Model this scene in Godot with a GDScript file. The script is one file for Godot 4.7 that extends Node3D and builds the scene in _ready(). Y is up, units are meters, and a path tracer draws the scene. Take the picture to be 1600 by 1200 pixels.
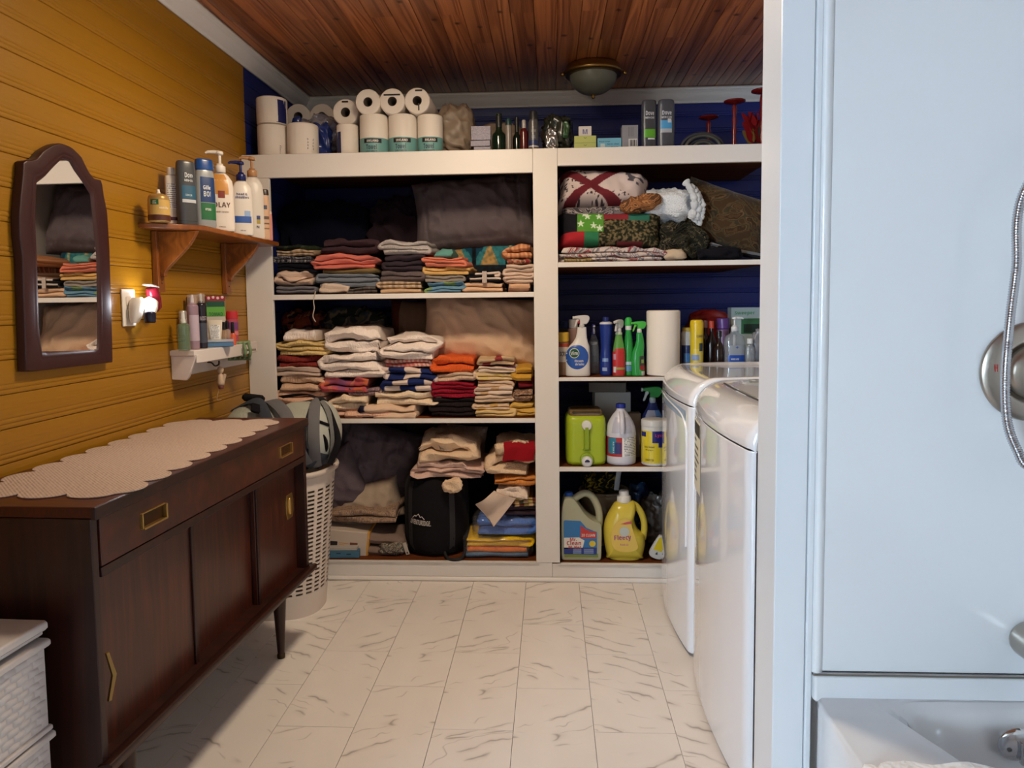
extends Node3D
# A laundry / bath room: yellow panelled wall, built-in linen shelves, washers, tub corner. Units are metres.

var mats := {}
var tex := {}
var fn := FastNoiseLite.new()
var counts := {}


func _ready() -> void:
	# ---- camera ----
	var cam := Camera3D.new()
	cam.name = "camera"
	add_child(cam)
	cam.projection = Camera3D.PROJECTION_FRUSTUM
	cam.near = 0.05
	cam.far = 60.0
	cam.size = 0.05 * 1200.0 / 1151.0
	cam.frustum_offset = Vector2(0.0, 0.05 * (556.0 - 600.0) / 1151.0)
	cam.transform = Transform3D(Basis(Vector3(0.998589, -0.011157, -0.051923), Vector3(0.007409, 0.997390, -0.071827), Vector3(0.052589, 0.071341, 0.996065)), Vector3(0, 1.2, 0))
	cam.current = true
	# ---- sky and exposure ----
	var we := WorldEnvironment.new()
	we.name = "world_environment"
	var e := Environment.new()
	e.background_mode = Environment.BG_SKY
	var sky := Sky.new()
	var sm := ProceduralSkyMaterial.new()
	sm.sky_top_color = Color(0.55, 0.68, 0.9)
	sm.sky_horizon_color = Color(0.8, 0.86, 0.95)
	sm.ground_bottom_color = Color(0.3, 0.3, 0.3)
	sm.ground_horizon_color = Color(0.7, 0.75, 0.8)
	sky.sky_material = sm
	e.sky = sky
	e.background_energy_multiplier = 0.6
	e.tonemap_mode = Environment.TONE_MAPPER_LINEAR
	e.tonemap_exposure = 4.0
	e.sdfgi_enabled = true
	e.ssao_enabled = true
	e.ssil_enabled = true
	we.environment = e
	add_child(we)
	# ---- daylight through the window of the wider part of the room, behind the camera to the left ----
	var day := AreaLight3D.new()
	day.name = "window_daylight"
	day.area_size = Vector2(0.9, 1.1)
	day.light_color = Color(0.80, 0.91, 1.0)
	day.light_energy = 6.5
	day.area_range = 14.0
	day.area_attenuation = 2.0
	day.shadow_enabled = true
	add_child(day)
	day.look_at_from_position(Vector3(-3.55, 1.5, 3.58), Vector3(-3.55, 1.5, 0.0), Vector3.UP)
	# ---- the warm ceiling lamp over the middle of the room (just above the frame) ----
	var warm := AreaLight3D.new()
	warm.name = "ceiling_lamp_glow"
	warm.area_size = Vector2(0.24, 0.24)
	warm.light_color = Color(1.0, 0.91, 0.79)
	warm.light_energy = 0.40
	warm.area_range = 8.0
	warm.area_attenuation = 2.0
	warm.shadow_enabled = true
	add_child(warm)
	warm.look_at_from_position(Vector3(-0.33, 2.135, -2.16), Vector3(-0.33, 0.0, -2.16), Vector3.FORWARD)

	fn.noise_type = FastNoiseLite.TYPE_SIMPLEX_SMOOTH
	fn.frequency = 1.0
	fn.fractal_type = FastNoiseLite.FRACTAL_NONE
	make_textures()
	build_room()
	build_shelving()
	build_furniture()
	build_bath()
	build_left_wall_things()
	build_top_shelf()
	build_left_linen()
	build_right_bays()


# ------------------------------------------------------------------ materials
func srgb(r: float, g: float, b: float) -> Color:
	return Color(r / 255.0, g / 255.0, b / 255.0)


func mt(key: String, col: Color, rough := 0.7, metal := 0.0) -> StandardMaterial3D:
	if mats.has(key):
		return mats[key]
	var m := StandardMaterial3D.new()
	m.resource_name = key
	m.albedo_color = col
	m.roughness = rough
	m.metallic = metal
	mats[key] = m
	return m


func pl(r: float, g: float, b: float, rough := 0.35) -> StandardMaterial3D:
	return mt("plain_%d_%d_%d_%d" % [r, g, b, rough * 100], srgb(r, g, b), rough)


func cloth(r: float, g: float, b: float, terry := false) -> StandardMaterial3D:
	var key := "cloth_%d_%d_%d_%s" % [r, g, b, terry]
	if mats.has(key):
		return mats[key]
	var c := srgb(r, g, b)
	if terry:
		c = Color(minf(0.95, c.r * 1.06), minf(0.94, c.g * 1.1), minf(0.93, c.b * 1.13))
	var m := mt(key, c, 0.95)
	fabric(m, terry)
	return m


func fabric(m: StandardMaterial3D, terry := false) -> void:
	m.roughness = 0.95
	m.metallic_specular = 0.2
	m.rim_enabled = true
	m.rim = 0.25
	m.rim_tint = 0.6
	m.heightmap_enabled = true
	m.heightmap_texture = tex["terry"] if terry else tex["weave"]
	m.heightmap_scale = 0.35 if terry else 0.1
	m.uv1_triplanar = false


func patterned(key: String, t: Texture2D, scale := Vector3.ONE, rough := 0.95) -> StandardMaterial3D:
	if mats.has(key):
		return mats[key]
	var m := mt(key, Color.WHITE, rough)
	m.albedo_texture = t
	m.uv1_scale = scale
	m.metallic_specular = 0.2
	return m


func clear(r: float, g: float, b: float, a := 0.2, rough := 0.08) -> StandardMaterial3D:
	var key := "clear_%d_%d_%d_%d_%d" % [r, g, b, a * 100, rough * 100]
	if mats.has(key):
		return mats[key]
	var m := mt(key, Color(r / 255.0, g / 255.0, b / 255.0, a), rough)
	m.transparency = BaseMaterial3D.TRANSPARENCY_ALPHA
	return m


func noise_tex(freq: float, w := 256, oct := 3, seed := 1, ramp: Gradient = null) -> NoiseTexture2D:
	var n := FastNoiseLite.new()
	n.noise_type = FastNoiseLite.TYPE_SIMPLEX_SMOOTH
	n.frequency = freq
	n.fractal_octaves = oct
	n.seed = seed
	var t := NoiseTexture2D.new()
	t.width = w
	t.height = w
	t.seamless = true
	t.noise = n
	if ramp:
		t.color_ramp = ramp
	return t


func image_tex(w: int, h: int, f: Callable) -> ImageTexture:
	var im := Image.create(w, h, false, Image.FORMAT_RGB8)
	for y in h:
		for x in w:
			im.set_pixel(x, y, f.call(float(x) / w, float(y) / h))
	return ImageTexture.create_from_image(im)


func nz(x: float, y: float, s := 0.0) -> float:
	return fn.get_noise_3d(x, y, s)


# ------------------------------------------------------------------ nodes
func numbered(called: String) -> String:
	var k: int = counts.get(called, -1) + 1
	counts[called] = k
	return called if k == 0 else "%s_%03d" % [called, k]


func tag(o: Node3D, label: String, category: String, group := "") -> Node3D:
	o.set_meta("label", label)
	o.set_meta("category", category)
	if group:
		o.set_meta("group", group)
	return o


func thing(called: String, label: String, category: String, at := Vector3.ZERO, turn := 0.0, group := "") -> Node3D:
	var o := Node3D.new()
	o.name = numbered(called)
	add_child(o)
	o.position = at
	o.rotation.y = turn
	tag(o, label, category, group)
	return o


func part(parent: Node3D, called: String, m: Mesh, material: Material, at := Vector3.ZERO, rot := Vector3.ZERO) -> MeshInstance3D:
	var o := MeshInstance3D.new()
	o.name = called
	o.mesh = m
	o.material_override = material
	o.position = at
	o.rotation = rot
	o.cast_shadow = GeometryInstance3D.SHADOW_CASTING_SETTING_ON
	if parent == self:
		o.name = numbered(called)
	else:
		var k := 0
		for c in parent.get_children():
			if str(c.name) == called or str(c.name).begins_with(called + "_0") or str(c.name).begins_with(called + "_1") or str(c.name).begins_with(called + "_2"):
				k += 1
		if k:
			o.name = "%s_%03d" % [called, k]
	parent.add_child(o, true)
	return o


func solo(called: String, m: Mesh, material: Material, label: String, category: String, at := Vector3.ZERO, rot := Vector3.ZERO, group := "") -> MeshInstance3D:
	var o := part(self, called, m, material, at, rot)
	tag(o, label, category, group)
	return o


func struct(called: String, m: Mesh, material: Material, at := Vector3.ZERO, rot := Vector3.ZERO) -> MeshInstance3D:
	var o := part(self, called, m, material, at, rot)
	o.set_meta("kind", "structure")
	return o


# ------------------------------------------------------------------ meshes
func finish(v: PackedVector3Array, idx: PackedInt32Array, uv: PackedVector2Array, nrm: PackedVector3Array, col := PackedColorArray()) -> ArrayMesh:
	var a := []
	a.resize(Mesh.ARRAY_MAX)
	a[Mesh.ARRAY_VERTEX] = v
	a[Mesh.ARRAY_NORMAL] = nrm
	a[Mesh.ARRAY_TEX_UV] = uv
	if col.size():
		a[Mesh.ARRAY_COLOR] = col
	a[Mesh.ARRAY_INDEX] = idx
	var m := ArrayMesh.new()
	m.add_surface_from_arrays(Mesh.PRIMITIVE_TRIANGLES, a)
	return m


# rows of points joined into a smooth skin; a row given twice makes a crease. hint: a direction that the front should face (open sheets).
func rows_mesh(rows: Array, wrap := true, cap0 := true, cap1 := true, hint := Vector3.ZERO, uvs: Array = []) -> ArrayMesh:
	var m := rows.size()
	var n: int = rows[0].size()
	var v := PackedVector3Array()
	var uv := PackedVector2Array()
	var idx := PackedInt32Array()
	for j in m:
		v.append_array(rows[j])
		if uvs.size():
			uv.append_array(uvs[j])
		else:
			for i in n:
				uv.append(Vector2(float(i) / maxi(n - 1, 1), 1.0 - float(j) / maxi(m - 1, 1)))
	for j in m - 1:
		for i in n - 1:
			var a := j * n + i
			idx.append_array(PackedInt32Array([a, a + 1, a + n, a + 1, a + n + 1, a + n]))
	var c := Vector3.ZERO
	for p in v:
		c += p
	c /= v.size()
	var nr := PackedVector3Array()
	nr.resize(v.size())
	var vol := 0.0
	for t in range(0, idx.size(), 3):
		var p: Vector3 = v[idx[t]]
		var q: Vector3 = v[idx[t + 1]]
		var r: Vector3 = v[idx[t + 2]]
		var k := (r - p).cross(q - p)
		vol += k.dot(hint) if hint != Vector3.ZERO else k.dot(p - c)
		nr[idx[t]] += k
		nr[idx[t + 1]] += k
		nr[idx[t + 2]] += k
	if wrap:
		for j in m:
			var s := nr[j * n] + nr[j * n + n - 1]
			nr[j * n] = s
			nr[j * n + n - 1] = s
	var sg := 1.0
	if vol < 0.0:
		sg = -1.0
		for t in range(0, idx.size(), 3):
			var w := idx[t + 1]
			idx[t + 1] = idx[t + 2]
			idx[t + 2] = w
	for i in nr.size():
		nr[i] = (nr[i] * sg).normalized() if nr[i].length_squared() > 0.0 else Vector3.UP
	for end in 2:
		if (end == 0 and not cap0) or (end == 1 and not cap1):
			continue
		var row: PackedVector3Array = rows[0] if end == 0 else rows[m - 1]
		var mid := Vector3.ZERO
		for p in row:
			mid += p
		mid /= n
		var base := v.size()
		var nn := Vector3.ZERO
		for i in n - 1:
			nn += (row[i + 1] - mid).cross(row[i] - mid)
		nn = nn.normalized()
		var outward := mid - c
		var fl := nn.dot(outward) < 0.0
		if fl:
			nn = -nn
		v.append(mid)
		nr.append(nn)
		uv.append(Vector2(0.5, 0.5))
		for i in n:
			v.append(row[i])
			nr.append(nn)
			uv.append(Vector2(0.5, 0.5))
		for i in n - 1:
			if fl:
				idx.append_array(PackedInt32Array([base, base + 2 + i, base + 1 + i]))
			else:
				idx.append_array(PackedInt32Array([base, base + 1 + i, base + 2 + i]))
	# cap winding: make each cap face along its normal
	return finish(v, idx, uv, nr)


func spow(x: float, p: float) -> float:
	return signf(x) * pow(absf(x), p)


# sections: [y, rx, rz, ox = 0, oz = 0, roundness exponent = 1 (1 ellipse, lower is squarer)]
func loft(secs: Array, n := 24, a0 := 0.0, a1 := TAU, off := 0.0) -> ArrayMesh:
	var rows := []
	var full := is_equal_approx(a1 - a0, TAU)
	for s in secs:
		var row := PackedVector3Array()
		var p: float = s[5] if s.size() > 5 else 1.0
		var ox: float = s[3] if s.size() > 3 else 0.0
		var oz: float = s[4] if s.size() > 4 else 0.0
		for i in n + 1:
			var a := lerpf(a0, a1, float(i) / n)
			row.append(Vector3(ox + (s[1] + off) * spow(sin(a), p), s[0], oz + (s[2] + off) * spow(cos(a), p)))
		rows.append(row)
	if full:
		return rows_mesh(rows)
	return rows_mesh(rows, false, false, false, Vector3(sin((a0 + a1) / 2.0), 0, cos((a0 + a1) / 2.0)))


func sec_at(secs: Array, y: float) -> Array:
	for k in secs.size() - 1:
		var a: Array = secs[k]
		var b: Array = secs[k + 1]
		if y >= a[0] and y <= b[0] and b[0] > a[0]:
			var t: float = (y - a[0]) / (b[0] - a[0])
			var r := [y]
			for q in range(1, 6):
				var av: float = a[q] if a.size() > q else (1.0 if q == 5 else 0.0)
				var bv: float = b[q] if b.size() > q else (1.0 if q == 5 else 0.0)
				r.append(lerpf(av, bv, t))
			return r
	return secs[secs.size() - 1]


func band(secs: Array, y0: float, y1: float, half := 1.2, mid := 0.0, off := 0.0006, n := 16) -> ArrayMesh:
	var s := []
	for k in 9:
		s.append(sec_at(secs, lerpf(y0, y1, k / 8.0)))
	return loft(s, n, mid - half, mid + half, off)


func lathe(prof: Array, n := 24) -> ArrayMesh:
	var s := []
	for p in prof:
		s.append([p[1], p[0], p[0]])
	return loft(s, n)


func bbox(size: Vector3, bev := 0.002) -> ArrayMesh:
	var h := size / 2.0
	bev = minf(bev, minf(h.x, minf(h.y, h.z)) * 0.95)
	var v := PackedVector3Array()
	var nr := PackedVector3Array()
	var uv := PackedVector2Array()
	var idx := PackedInt32Array()
	var at := {}
	for ax in 3:
		for sg in [-1, 1]:
			for c in [[-1, -1], [1, -1], [1, 1], [-1, 1]]:
				var s := Vector3.ZERO
				s[ax] = sg
				s[(ax + 1) % 3] = c[0]
				s[(ax + 2) % 3] = c[1]
				var p := Vector3(s.x * (h.x - bev), s.y * (h.y - bev), s.z * (h.z - bev))
				p[ax] = sg * h[ax]
				at[[ax, s]] = v.size()
				v.append(p)
				var q := Vector3.ZERO
				q[ax] = sg
				nr.append(q)
				uv.append(Vector2(p.z / size.z + 0.5, 0.5 - p.y / size.y) if ax == 0 else Vector2(p.x / size.x + 0.5, 0.5 + p.z / size.z) if ax == 1 else Vector2(0.5 + p.x / size.x, 0.5 - p.y / size.y))
	var tris := []
	for ax in 3:
		for sg in [-1, 1]:
			var k := []
			for c in [[-1, -1], [1, -1], [1, 1], [-1, 1]]:
				var s := Vector3.ZERO
				s[ax] = sg
				s[(ax + 1) % 3] = c[0]
				s[(ax + 2) % 3] = c[1]
				k.append(at[[ax, s]])
			tris.append([k[0], k[1], k[2]])
			tris.append([k[0], k[2], k[3]])
	for ax in 3:
		var b := (ax + 1) % 3
		var c := (ax + 2) % 3
		for sb in [-1, 1]:
			for sc in [-1, 1]:
				var s0 := Vector3.ZERO
				s0[b] = sb
				s0[c] = sc
				var s1 := s0
				s0[ax] = -1
				s1[ax] = 1
				tris.append([at[[b, s0]], at[[b, s1]], at[[c, s1]]])
				tris.append([at[[b, s0]], at[[c, s1]], at[[c, s0]]])
	for sx in [-1, 1]:
		for sy in [-1, 1]:
			for sz in [-1, 1]:
				var s := Vector3(sx, sy, sz)
				tris.append([at[[0, s]], at[[1, s]], at[[2, s]]])
	for t in tris:
		var p: Vector3 = v[t[0]]
		var k := (v[t[2]] - p).cross(v[t[1]] - p)
		var mid: Vector3 = (v[t[0]] + v[t[1]] + v[t[2]]) / 3.0
		if k.dot(nr[t[0]] + nr[t[1]] + nr[t[2]]) < 0.0:
			idx.append_array(PackedInt32Array([t[0], t[2], t[1]]))
		else:
			idx.append_array(PackedInt32Array([t[0], t[1], t[2]]))
	return finish(v, idx, uv, nr)


# a flat outline in x, y pushed out along z (centred), edges chamfered
func ext(poly: PackedVector2Array, depth: float, bev := 0.0015) -> ArrayMesh:
	if Geometry2D.is_polygon_clockwise(poly):
		poly.reverse()
	var n := poly.size()
	var ins := PackedVector2Array()
	var lo := poly[0]
	var hi := poly[0]
	for i in n:
		var a := poly[(i + n - 1) % n]
		var b := poly[i]
		var c := poly[(i + 1) % n]
		var d0 := (b - a).normalized()
		var d1 := (c - b).normalized()
		var m0 := Vector2(-d0.y, d0.x)
		var m1 := Vector2(-d1.y, d1.x)
		var mm := m0 + m1
		if mm.length() < 0.2:
			mm = m0
		mm = mm.normalized()
		ins.append(b + mm * bev / maxf(0.4, mm.dot(m0)))
		lo = lo.min(b)
		hi = hi.max(b)
	var st := SurfaceTool.new()
	st.begin(Mesh.PRIMITIVE_TRIANGLES)
	var put := func(p: Vector3, nn: Vector3) -> void:
		st.set_normal(nn)
		st.set_uv(Vector2((p.x - lo.x) / maxf(hi.x - lo.x, 0.001), 1.0 - (p.y - lo.y) / maxf(hi.y - lo.y, 0.001)))
		st.add_vertex(p)
	var tri := Geometry2D.triangulate_polygon(ins)
	for t in range(0, tri.size(), 3):
		var a := ins[tri[t]]
		var b := ins[tri[t + 1]]
		var c := ins[tri[t + 2]]
		if (b - a).cross(c - a) < 0.0:
			var w := b
			b = c
			c = w
		for p in [a, c, b]:
			put.call(Vector3(p.x, p.y, depth / 2.0), Vector3(0, 0, 1))
		for p in [a, b, c]:
			put.call(Vector3(p.x, p.y, -depth / 2.0), Vector3(0, 0, -1))
	var hz := depth / 2.0 - bev
	for i in n:
		var j := (i + 1) % n
		var d := (poly[j] - poly[i]).normalized()
		var o := Vector3(d.y, -d.x, 0)
		var dp := (poly[i] - poly[(i + n - 1) % n]).normalized()
		var dn := (poly[(j + 1) % n] - poly[j]).normalized()
		var oi := o
		var oj := o
		if d.dot(dp) > 0.7:
			oi = (o + Vector3(dp.y, -dp.x, 0)).normalized()
		if d.dot(dn) > 0.7:
			oj = (o + Vector3(dn.y, -dn.x, 0)).normalized()
		var z := Vector3(0, 0, 1)
		var rings := [[ins[i], ins[j], depth / 2.0, z, z], [poly[i], poly[j], hz, oi, oj], [poly[i], poly[j], -hz, oi, oj], [ins[i], ins[j], -depth / 2.0, -z, -z]]
		for k in 3:
			var r: Array = rings[k]
			var s: Array = rings[k + 1]
			var pa := Vector3(r[0].x, r[0].y, r[2])
			var pb := Vector3(r[1].x, r[1].y, r[2])
			var pc := Vector3(s[1].x, s[1].y, s[2])
			var pd := Vector3(s[0].x, s[0].y, s[2])
			put.call(pa, r[3])
			put.call(pb, r[4])
			put.call(pc, s[4])
			put.call(pa, r[3])
			put.call(pc, s[4])
			put.call(pd, s[3])
	st.index()
	return st.commit()


func tube(pts: Array, r: float, n := 10, radii: Array = [], squash := 1.0) -> ArrayMesh:
	var rows := []
	var up := Vector3.UP
	var t0: Vector3 = (pts[1] - pts[0]).normalized()
	if absf(t0.dot(up)) > 0.9:
		up = Vector3.RIGHT
	var side := t0.cross(up).normalized()
	for k in pts.size():
		var t: Vector3 = (pts[mini(k + 1, pts.size() - 1)] - pts[maxi(k - 1, 0)]).normalized()
		side = (side - t * side.dot(t)).normalized()
		var u := side.cross(t)
		var rr: float = radii[k] if radii.size() else r
		var row := PackedVector3Array()
		for i in n + 1:
			var a := TAU * i / n
			row.append(pts[k] + (side * cos(a) * squash + u * sin(a)) * rr)
		rows.append(row)
	return rows_mesh(rows)


func curve(pts: Array, steps := 6) -> Array:
	var o := []
	var n := pts.size()
	for k in n - 1:
		for s in steps:
			var t := float(s) / steps
			var a: Vector3 = pts[maxi(k - 1, 0)]
			var b: Vector3 = pts[k]
			var c: Vector3 = pts[k + 1]
			var d: Vector3 = pts[mini(k + 2, n - 1)]
			o.append(0.5 * ((2.0 * b) + (c - a) * t + (2.0 * a - 5.0 * b + 4.0 * c - d) * t * t + (3.0 * b - a - 3.0 * c + d) * t * t * t))
	o.append(pts[n - 1])
	return o


func curve2(pts: Array, steps := 6, closed := false) -> PackedVector2Array:
	var o := PackedVector2Array()
	var n := pts.size()
	for k in (n if closed else n - 1):
		for s in steps:
			var t := float(s) / steps
			var a: Vector2 = pts[(k - 1 + n) % n] if closed else pts[maxi(k - 1, 0)]
			var b: Vector2 = pts[k]
			var c: Vector2 = pts[(k + 1) % n]
			var d: Vector2 = pts[(k + 2) % n] if closed else pts[mini(k + 2, n - 1)]
			o.append(0.5 * ((2.0 * b) + (c - a) * t + (2.0 * a - 5.0 * b + 4.0 * c - d) * t * t + (3.0 * b - a - 3.0 * c + d) * t * t * t))
	if not closed:
		o.append(pts[n - 1])
	return o


func join(list: Array) -> ArrayMesh:
	var st := SurfaceTool.new()
	st.begin(Mesh.PRIMITIVE_TRIANGLES)
	for it in list:
		st.append_from(it[0], 0, it[1] if it.size() > 1 else Transform3D())
	return st.commit()


func xf(at: Vector3, rot := Vector3.ZERO, scale := Vector3.ONE) -> Transform3D:
	return Transform3D(Basis.from_euler(rot).scaled_local(scale), at)


func letters(text: String, height: float, bend := 0.0, width := 0.0, bold := true) -> ArrayMesh:
	var tm := TextMesh.new()
	var f := SystemFont.new()
	f.font_names = PackedStringArray(["Droid Sans"])
	f.font_weight = 700 if bold else 400
	tm.font = f
	tm.font_size = 32
	tm.pixel_size = 0.01
	tm.depth = 0.0
	tm.text = text
	var a := tm.get_mesh_arrays()
	var v: PackedVector3Array = a[Mesh.ARRAY_VERTEX]
	var lo := Vector3(1e9, 1e9, 0)
	var hi := -lo
	for p in v:
		lo = lo.min(p)
		hi = hi.max(p)
	var s := height / maxf(hi.y - lo.y, 1e-6)
	var sx := s if width <= 0.0 else width / maxf(hi.x - lo.x, 1e-6)
	var nr := PackedVector3Array()
	for i in v.size():
		var x := (v[i].x - (lo.x + hi.x) / 2.0) * sx
		var y := (v[i].y - lo.y) * s
		if bend > 0.0:
			v[i] = Vector3(bend * sin(x / bend), y, bend * cos(x / bend) - bend)
			nr.append(Vector3(sin(x / bend), 0, cos(x / bend)))
		else:
			v[i] = Vector3(x, y, 0)
			nr.append(Vector3(0, 0, 1))
	var idx := PackedInt32Array()
	if a[Mesh.ARRAY_INDEX] != null:
		idx = a[Mesh.ARRAY_INDEX]
	else:
		idx = PackedInt32Array(range(v.size()))
	var uv := PackedVector2Array()
	uv.resize(v.size())
	return finish(v, idx, uv, nr)


# ------------------------------------------------------------------ soft things
# a folded cloth: a ribbon laid back and forth n times across x, pushed out along z. Origin: bottom centre; front at +d/2.
func fold(w: float, h: float, d: float, n := 3, seed := 1, amp := 0.004, rev := false, droop := 0.0, tilt := 0.0, round_front := 0.5) -> ArrayMesh:
	var lay := h / n
	var r := lay / 2.0
	var path := []
	for k in n:
		var y := (k + 0.5) * lay
		var right := (k % 2 == 0) != rev
		var x0 := -w / 2.0 + r
		var x1 := w / 2.0 - r
		var steps := 10
		var jit := nz(k * 3.7, seed * 1.3, 9.0) * 0.05 * w
		for s in steps + 1:
			var t := float(s) / steps
			var x := lerpf(x0, x1, t) if right else lerpf(x1, x0, t)
			if s == 0 and k == 0 or s == steps and k == n - 1:
				x -= signf(x) * absf(jit)
			path.append(Vector2(x, y))
		if k < n - 1:
			for s in range(1, 5):
				var a := PI * s / 5.0
				var cx := x1 if right else x0
				path.append(Vector2(cx + (r * sin(a)) * (1.0 if right else -1.0), y + r - r * cos(a)))
	var m := path.size()
	var th := r * 0.9
	var offs := []
	var nor := []
	var arc := [0.0]
	for i in m:
		var t: Vector2 = (path[mini(i + 1, m - 1)] - path[maxi(i - 1, 0)]).normalized()
		nor.append(Vector2(-t.y, t.x))
		if i:
			arc.append(arc[i - 1] + path[i].distance_to(path[i - 1]))
	var b := minf(r * 1.1, d * 0.3)
	var rings := [[d / 2.0, 0.0], [d / 2.0 - b * 0.12, 0.5], [d / 2.0 - b * 0.45, 0.86], [d / 2.0 - b, 1.0], [d * 0.1, 1.0], [-d * 0.25, 1.0], [-d / 2.0, 1.0], [-d / 2.0, 0.0]]
	var rows := []
	var uvs := []
	for g in rings:
		var row := PackedVector3Array()
		var ur := PackedVector2Array()
		for q in 2 * m + 1:
			var i := q % (2 * m)
			var k := i if i < m else 2 * m - 1 - i
			var side := 1.0 if i < m else -1.0
			var p: Vector2 = path[k] + nor[k] * side * th * g[1]
			var x := p.x
			var y := p.y
			var z: float = g[0]
			var edge := 2.0 * x / w
			var lift := nz(x * 9.0 + seed * 7.1, z * 7.0, y * 14.0 + seed) * amp * 1.9 + nz(x * 26.0 + seed * 3.1, z * 15.0, y * 30.0 + seed) * amp * 0.8
			var up := clampf(y / h, 0.0, 1.0)
			y += lift * (0.35 + 0.65 * up) - droop * edge * edge * up + tilt * x * up
			z += nz(x * 5.0 + seed * 2.3, y * 25.0, seed * 1.7) * amp * 3.0 * (1.0 if g[0] > 0.0 else 0.3)
			x += nz(y * 24.0, z * 6.0, seed * 5.3) * amp * 1.8
			row.append(Vector3(x, maxf(y, 0.0005), z))
			ur.append(Vector2(arc[k] / 0.3, z / 0.3))
		rows.append(row)
		uvs.append(ur)
	return rows_mesh(rows, true, false, false, Vector3.ZERO, uvs)


# a cushion: w across, h up, t thick, centred; quilt > 0 sews it into squares of that size
func pillow(w: float, h: float, t: float, seed := 1, amp := 0.012, quilt := 0.0, nu := 44, nv := 32, e := 4.0) -> ArrayMesh:
	var rows := []
	var uvs := []
	for side in 2:
		for j in nv + 1:
			var row := PackedVector3Array()
			var ur := PackedVector2Array()
			for i in nu + 1:
				var u := lerpf(-1.0, 1.0, float(i) / nu)
				var v := lerpf(-1.0, 1.0, float(j) / nv)
				u = sin(u * PI / 2.0)
				v = sin(v * PI / 2.0)
				if side == 1:
					v = -v
				var full := pow(maxf(0.0, 1.0 - pow(absf(u), e)), 0.5) * pow(maxf(0.0, 1.0 - pow(absf(v), e)), 0.5)
				var s := 1.0 if side == 0 else -1.0
				var x := w / 2.0 * u * (1.0 - 0.07 * (1.0 - v * v))
				var y := h / 2.0 * v * (1.0 - 0.07 * (1.0 - u * u))
				var fold_n := (1.0 - absf(nz(x * 7.0 + y * 4.0, y * 7.0 - x * 2.0, seed * 3.3)) * 2.0) + 0.6 * (1.0 - absf(nz(x * 15.0, y * 13.0, seed * 7.7)) * 2.0)
				var z := s * (t / 2.0 * full) + s * amp * (fold_n - 0.8) * minf(1.0, full * 1.6)
				if quilt > 0.0:
					var qx := absf(fposmod(x / quilt, 1.0) - 0.5)
					var qy := absf(fposmod(y / quilt + 0.15, 1.0) - 0.5)
					z -= s * 0.011 * (exp(-qx * qx * 260.0) + 0.7 * exp(-qy * qy * 260.0)) * minf(1.0, full * 2.0)
				row.append(Vector3(x, y, z))
				ur.append(Vector2(x / 0.3, -y / 0.3))
			rows.append(row)
			uvs.append(ur)
	return rows_mesh(rows, false, false, false, Vector3.ZERO, uvs)


# a crumpled or bundled soft body resting on y = 0; e < 1 makes it boxier
func heap(w: float, h: float, d: float, seed := 1, amp := 0.02, freq := 6.0, e := 0.75, nu := 48, nv := 30, rep := 0.3) -> ArrayMesh:
	var rows := []
	var uvs := []
	for j in nv + 1:
		var row := PackedVector3Array()
		var ur := PackedVector2Array()
		var v := lerpf(-PI / 2.0, PI / 2.0, float(j) / nv)
		for i in nu + 1:
			var a := TAU * i / nu
			var dir := Vector3(sin(a) * cos(v), sin(v), cos(a) * cos(v))
			var p := Vector3(w / 2.0 * spow(sin(a), e) * spow(cos(v), e), h / 2.0 * spow(sin(v), e), d / 2.0 * spow(cos(a), e) * spow(cos(v), e))
			var q := p * freq
			var k := 1.0 - 2.0 * absf(fn.get_noise_3d(q.x + seed * 5.1, q.y, q.z)) + 0.5 * (1.0 - 2.0 * absf(fn.get_noise_3d(q.x * 2.3, q.y * 2.3 + seed * 3.7, q.z * 2.3)))
			p += dir * amp * (k - 0.8)
			p.y = maxf(p.y + h / 2.0, 0.0005)
			row.append(p)
			ur.append(Vector2((p.x + p.z * 0.7) / rep, -(p.y + p.z * 0.5) / rep))
		rows.append(row)
		uvs.append(ur)
	return rows_mesh(rows, true, false, false, Vector3.ZERO, uvs)


# a thin draped sheet given by a grid of points, thickened along its normals
func sheet(rows: Array, thick: float) -> ArrayMesh:
	var m := rows.size()
	var n: int = rows[0].size()
	var back := []
	for j in m:
		var row := PackedVector3Array()
		for i in n:
			var du: Vector3 = rows[j][mini(i + 1, n - 1)] - rows[j][maxi(i - 1, 0)]
			var dv: Vector3 = rows[mini(j + 1, m - 1)][i] - rows[maxi(j - 1, 0)][i]
			row.append(rows[j][i] - du.cross(dv).normalized() * thick)
		back.append(row)
	var all := []
	# closed skin: front rows, then back rows in reverse, each row a loop front + back
	for j in m:
		var loop := PackedVector3Array()
		for i in n:
			loop.append(rows[j][i])
		for i in n:
			loop.append(back[j][n - 1 - i])
		loop.append(rows[j][0])
		all.append(loop)
	var uvs := []
	for j in m:
		var u := PackedVector2Array()
		for i in n:
			u.append(Vector2(float(i) / (n - 1), float(j) / (m - 1)))
		for i in n:
			u.append(Vector2(float(n - 1 - i) / (n - 1), float(j) / (m - 1)))
		u.append(Vector2(0, float(j) / (m - 1)))
		uvs.append(u)
	return rows_mesh(all, true, true, true, Vector3.ZERO, uvs)


# ------------------------------------------------------------------ textures
func grad(cs: Array, os: Array) -> Gradient:
	var g := Gradient.new()
	g.colors = PackedColorArray(cs)
	g.offsets = PackedFloat32Array(os)
	return g


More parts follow.
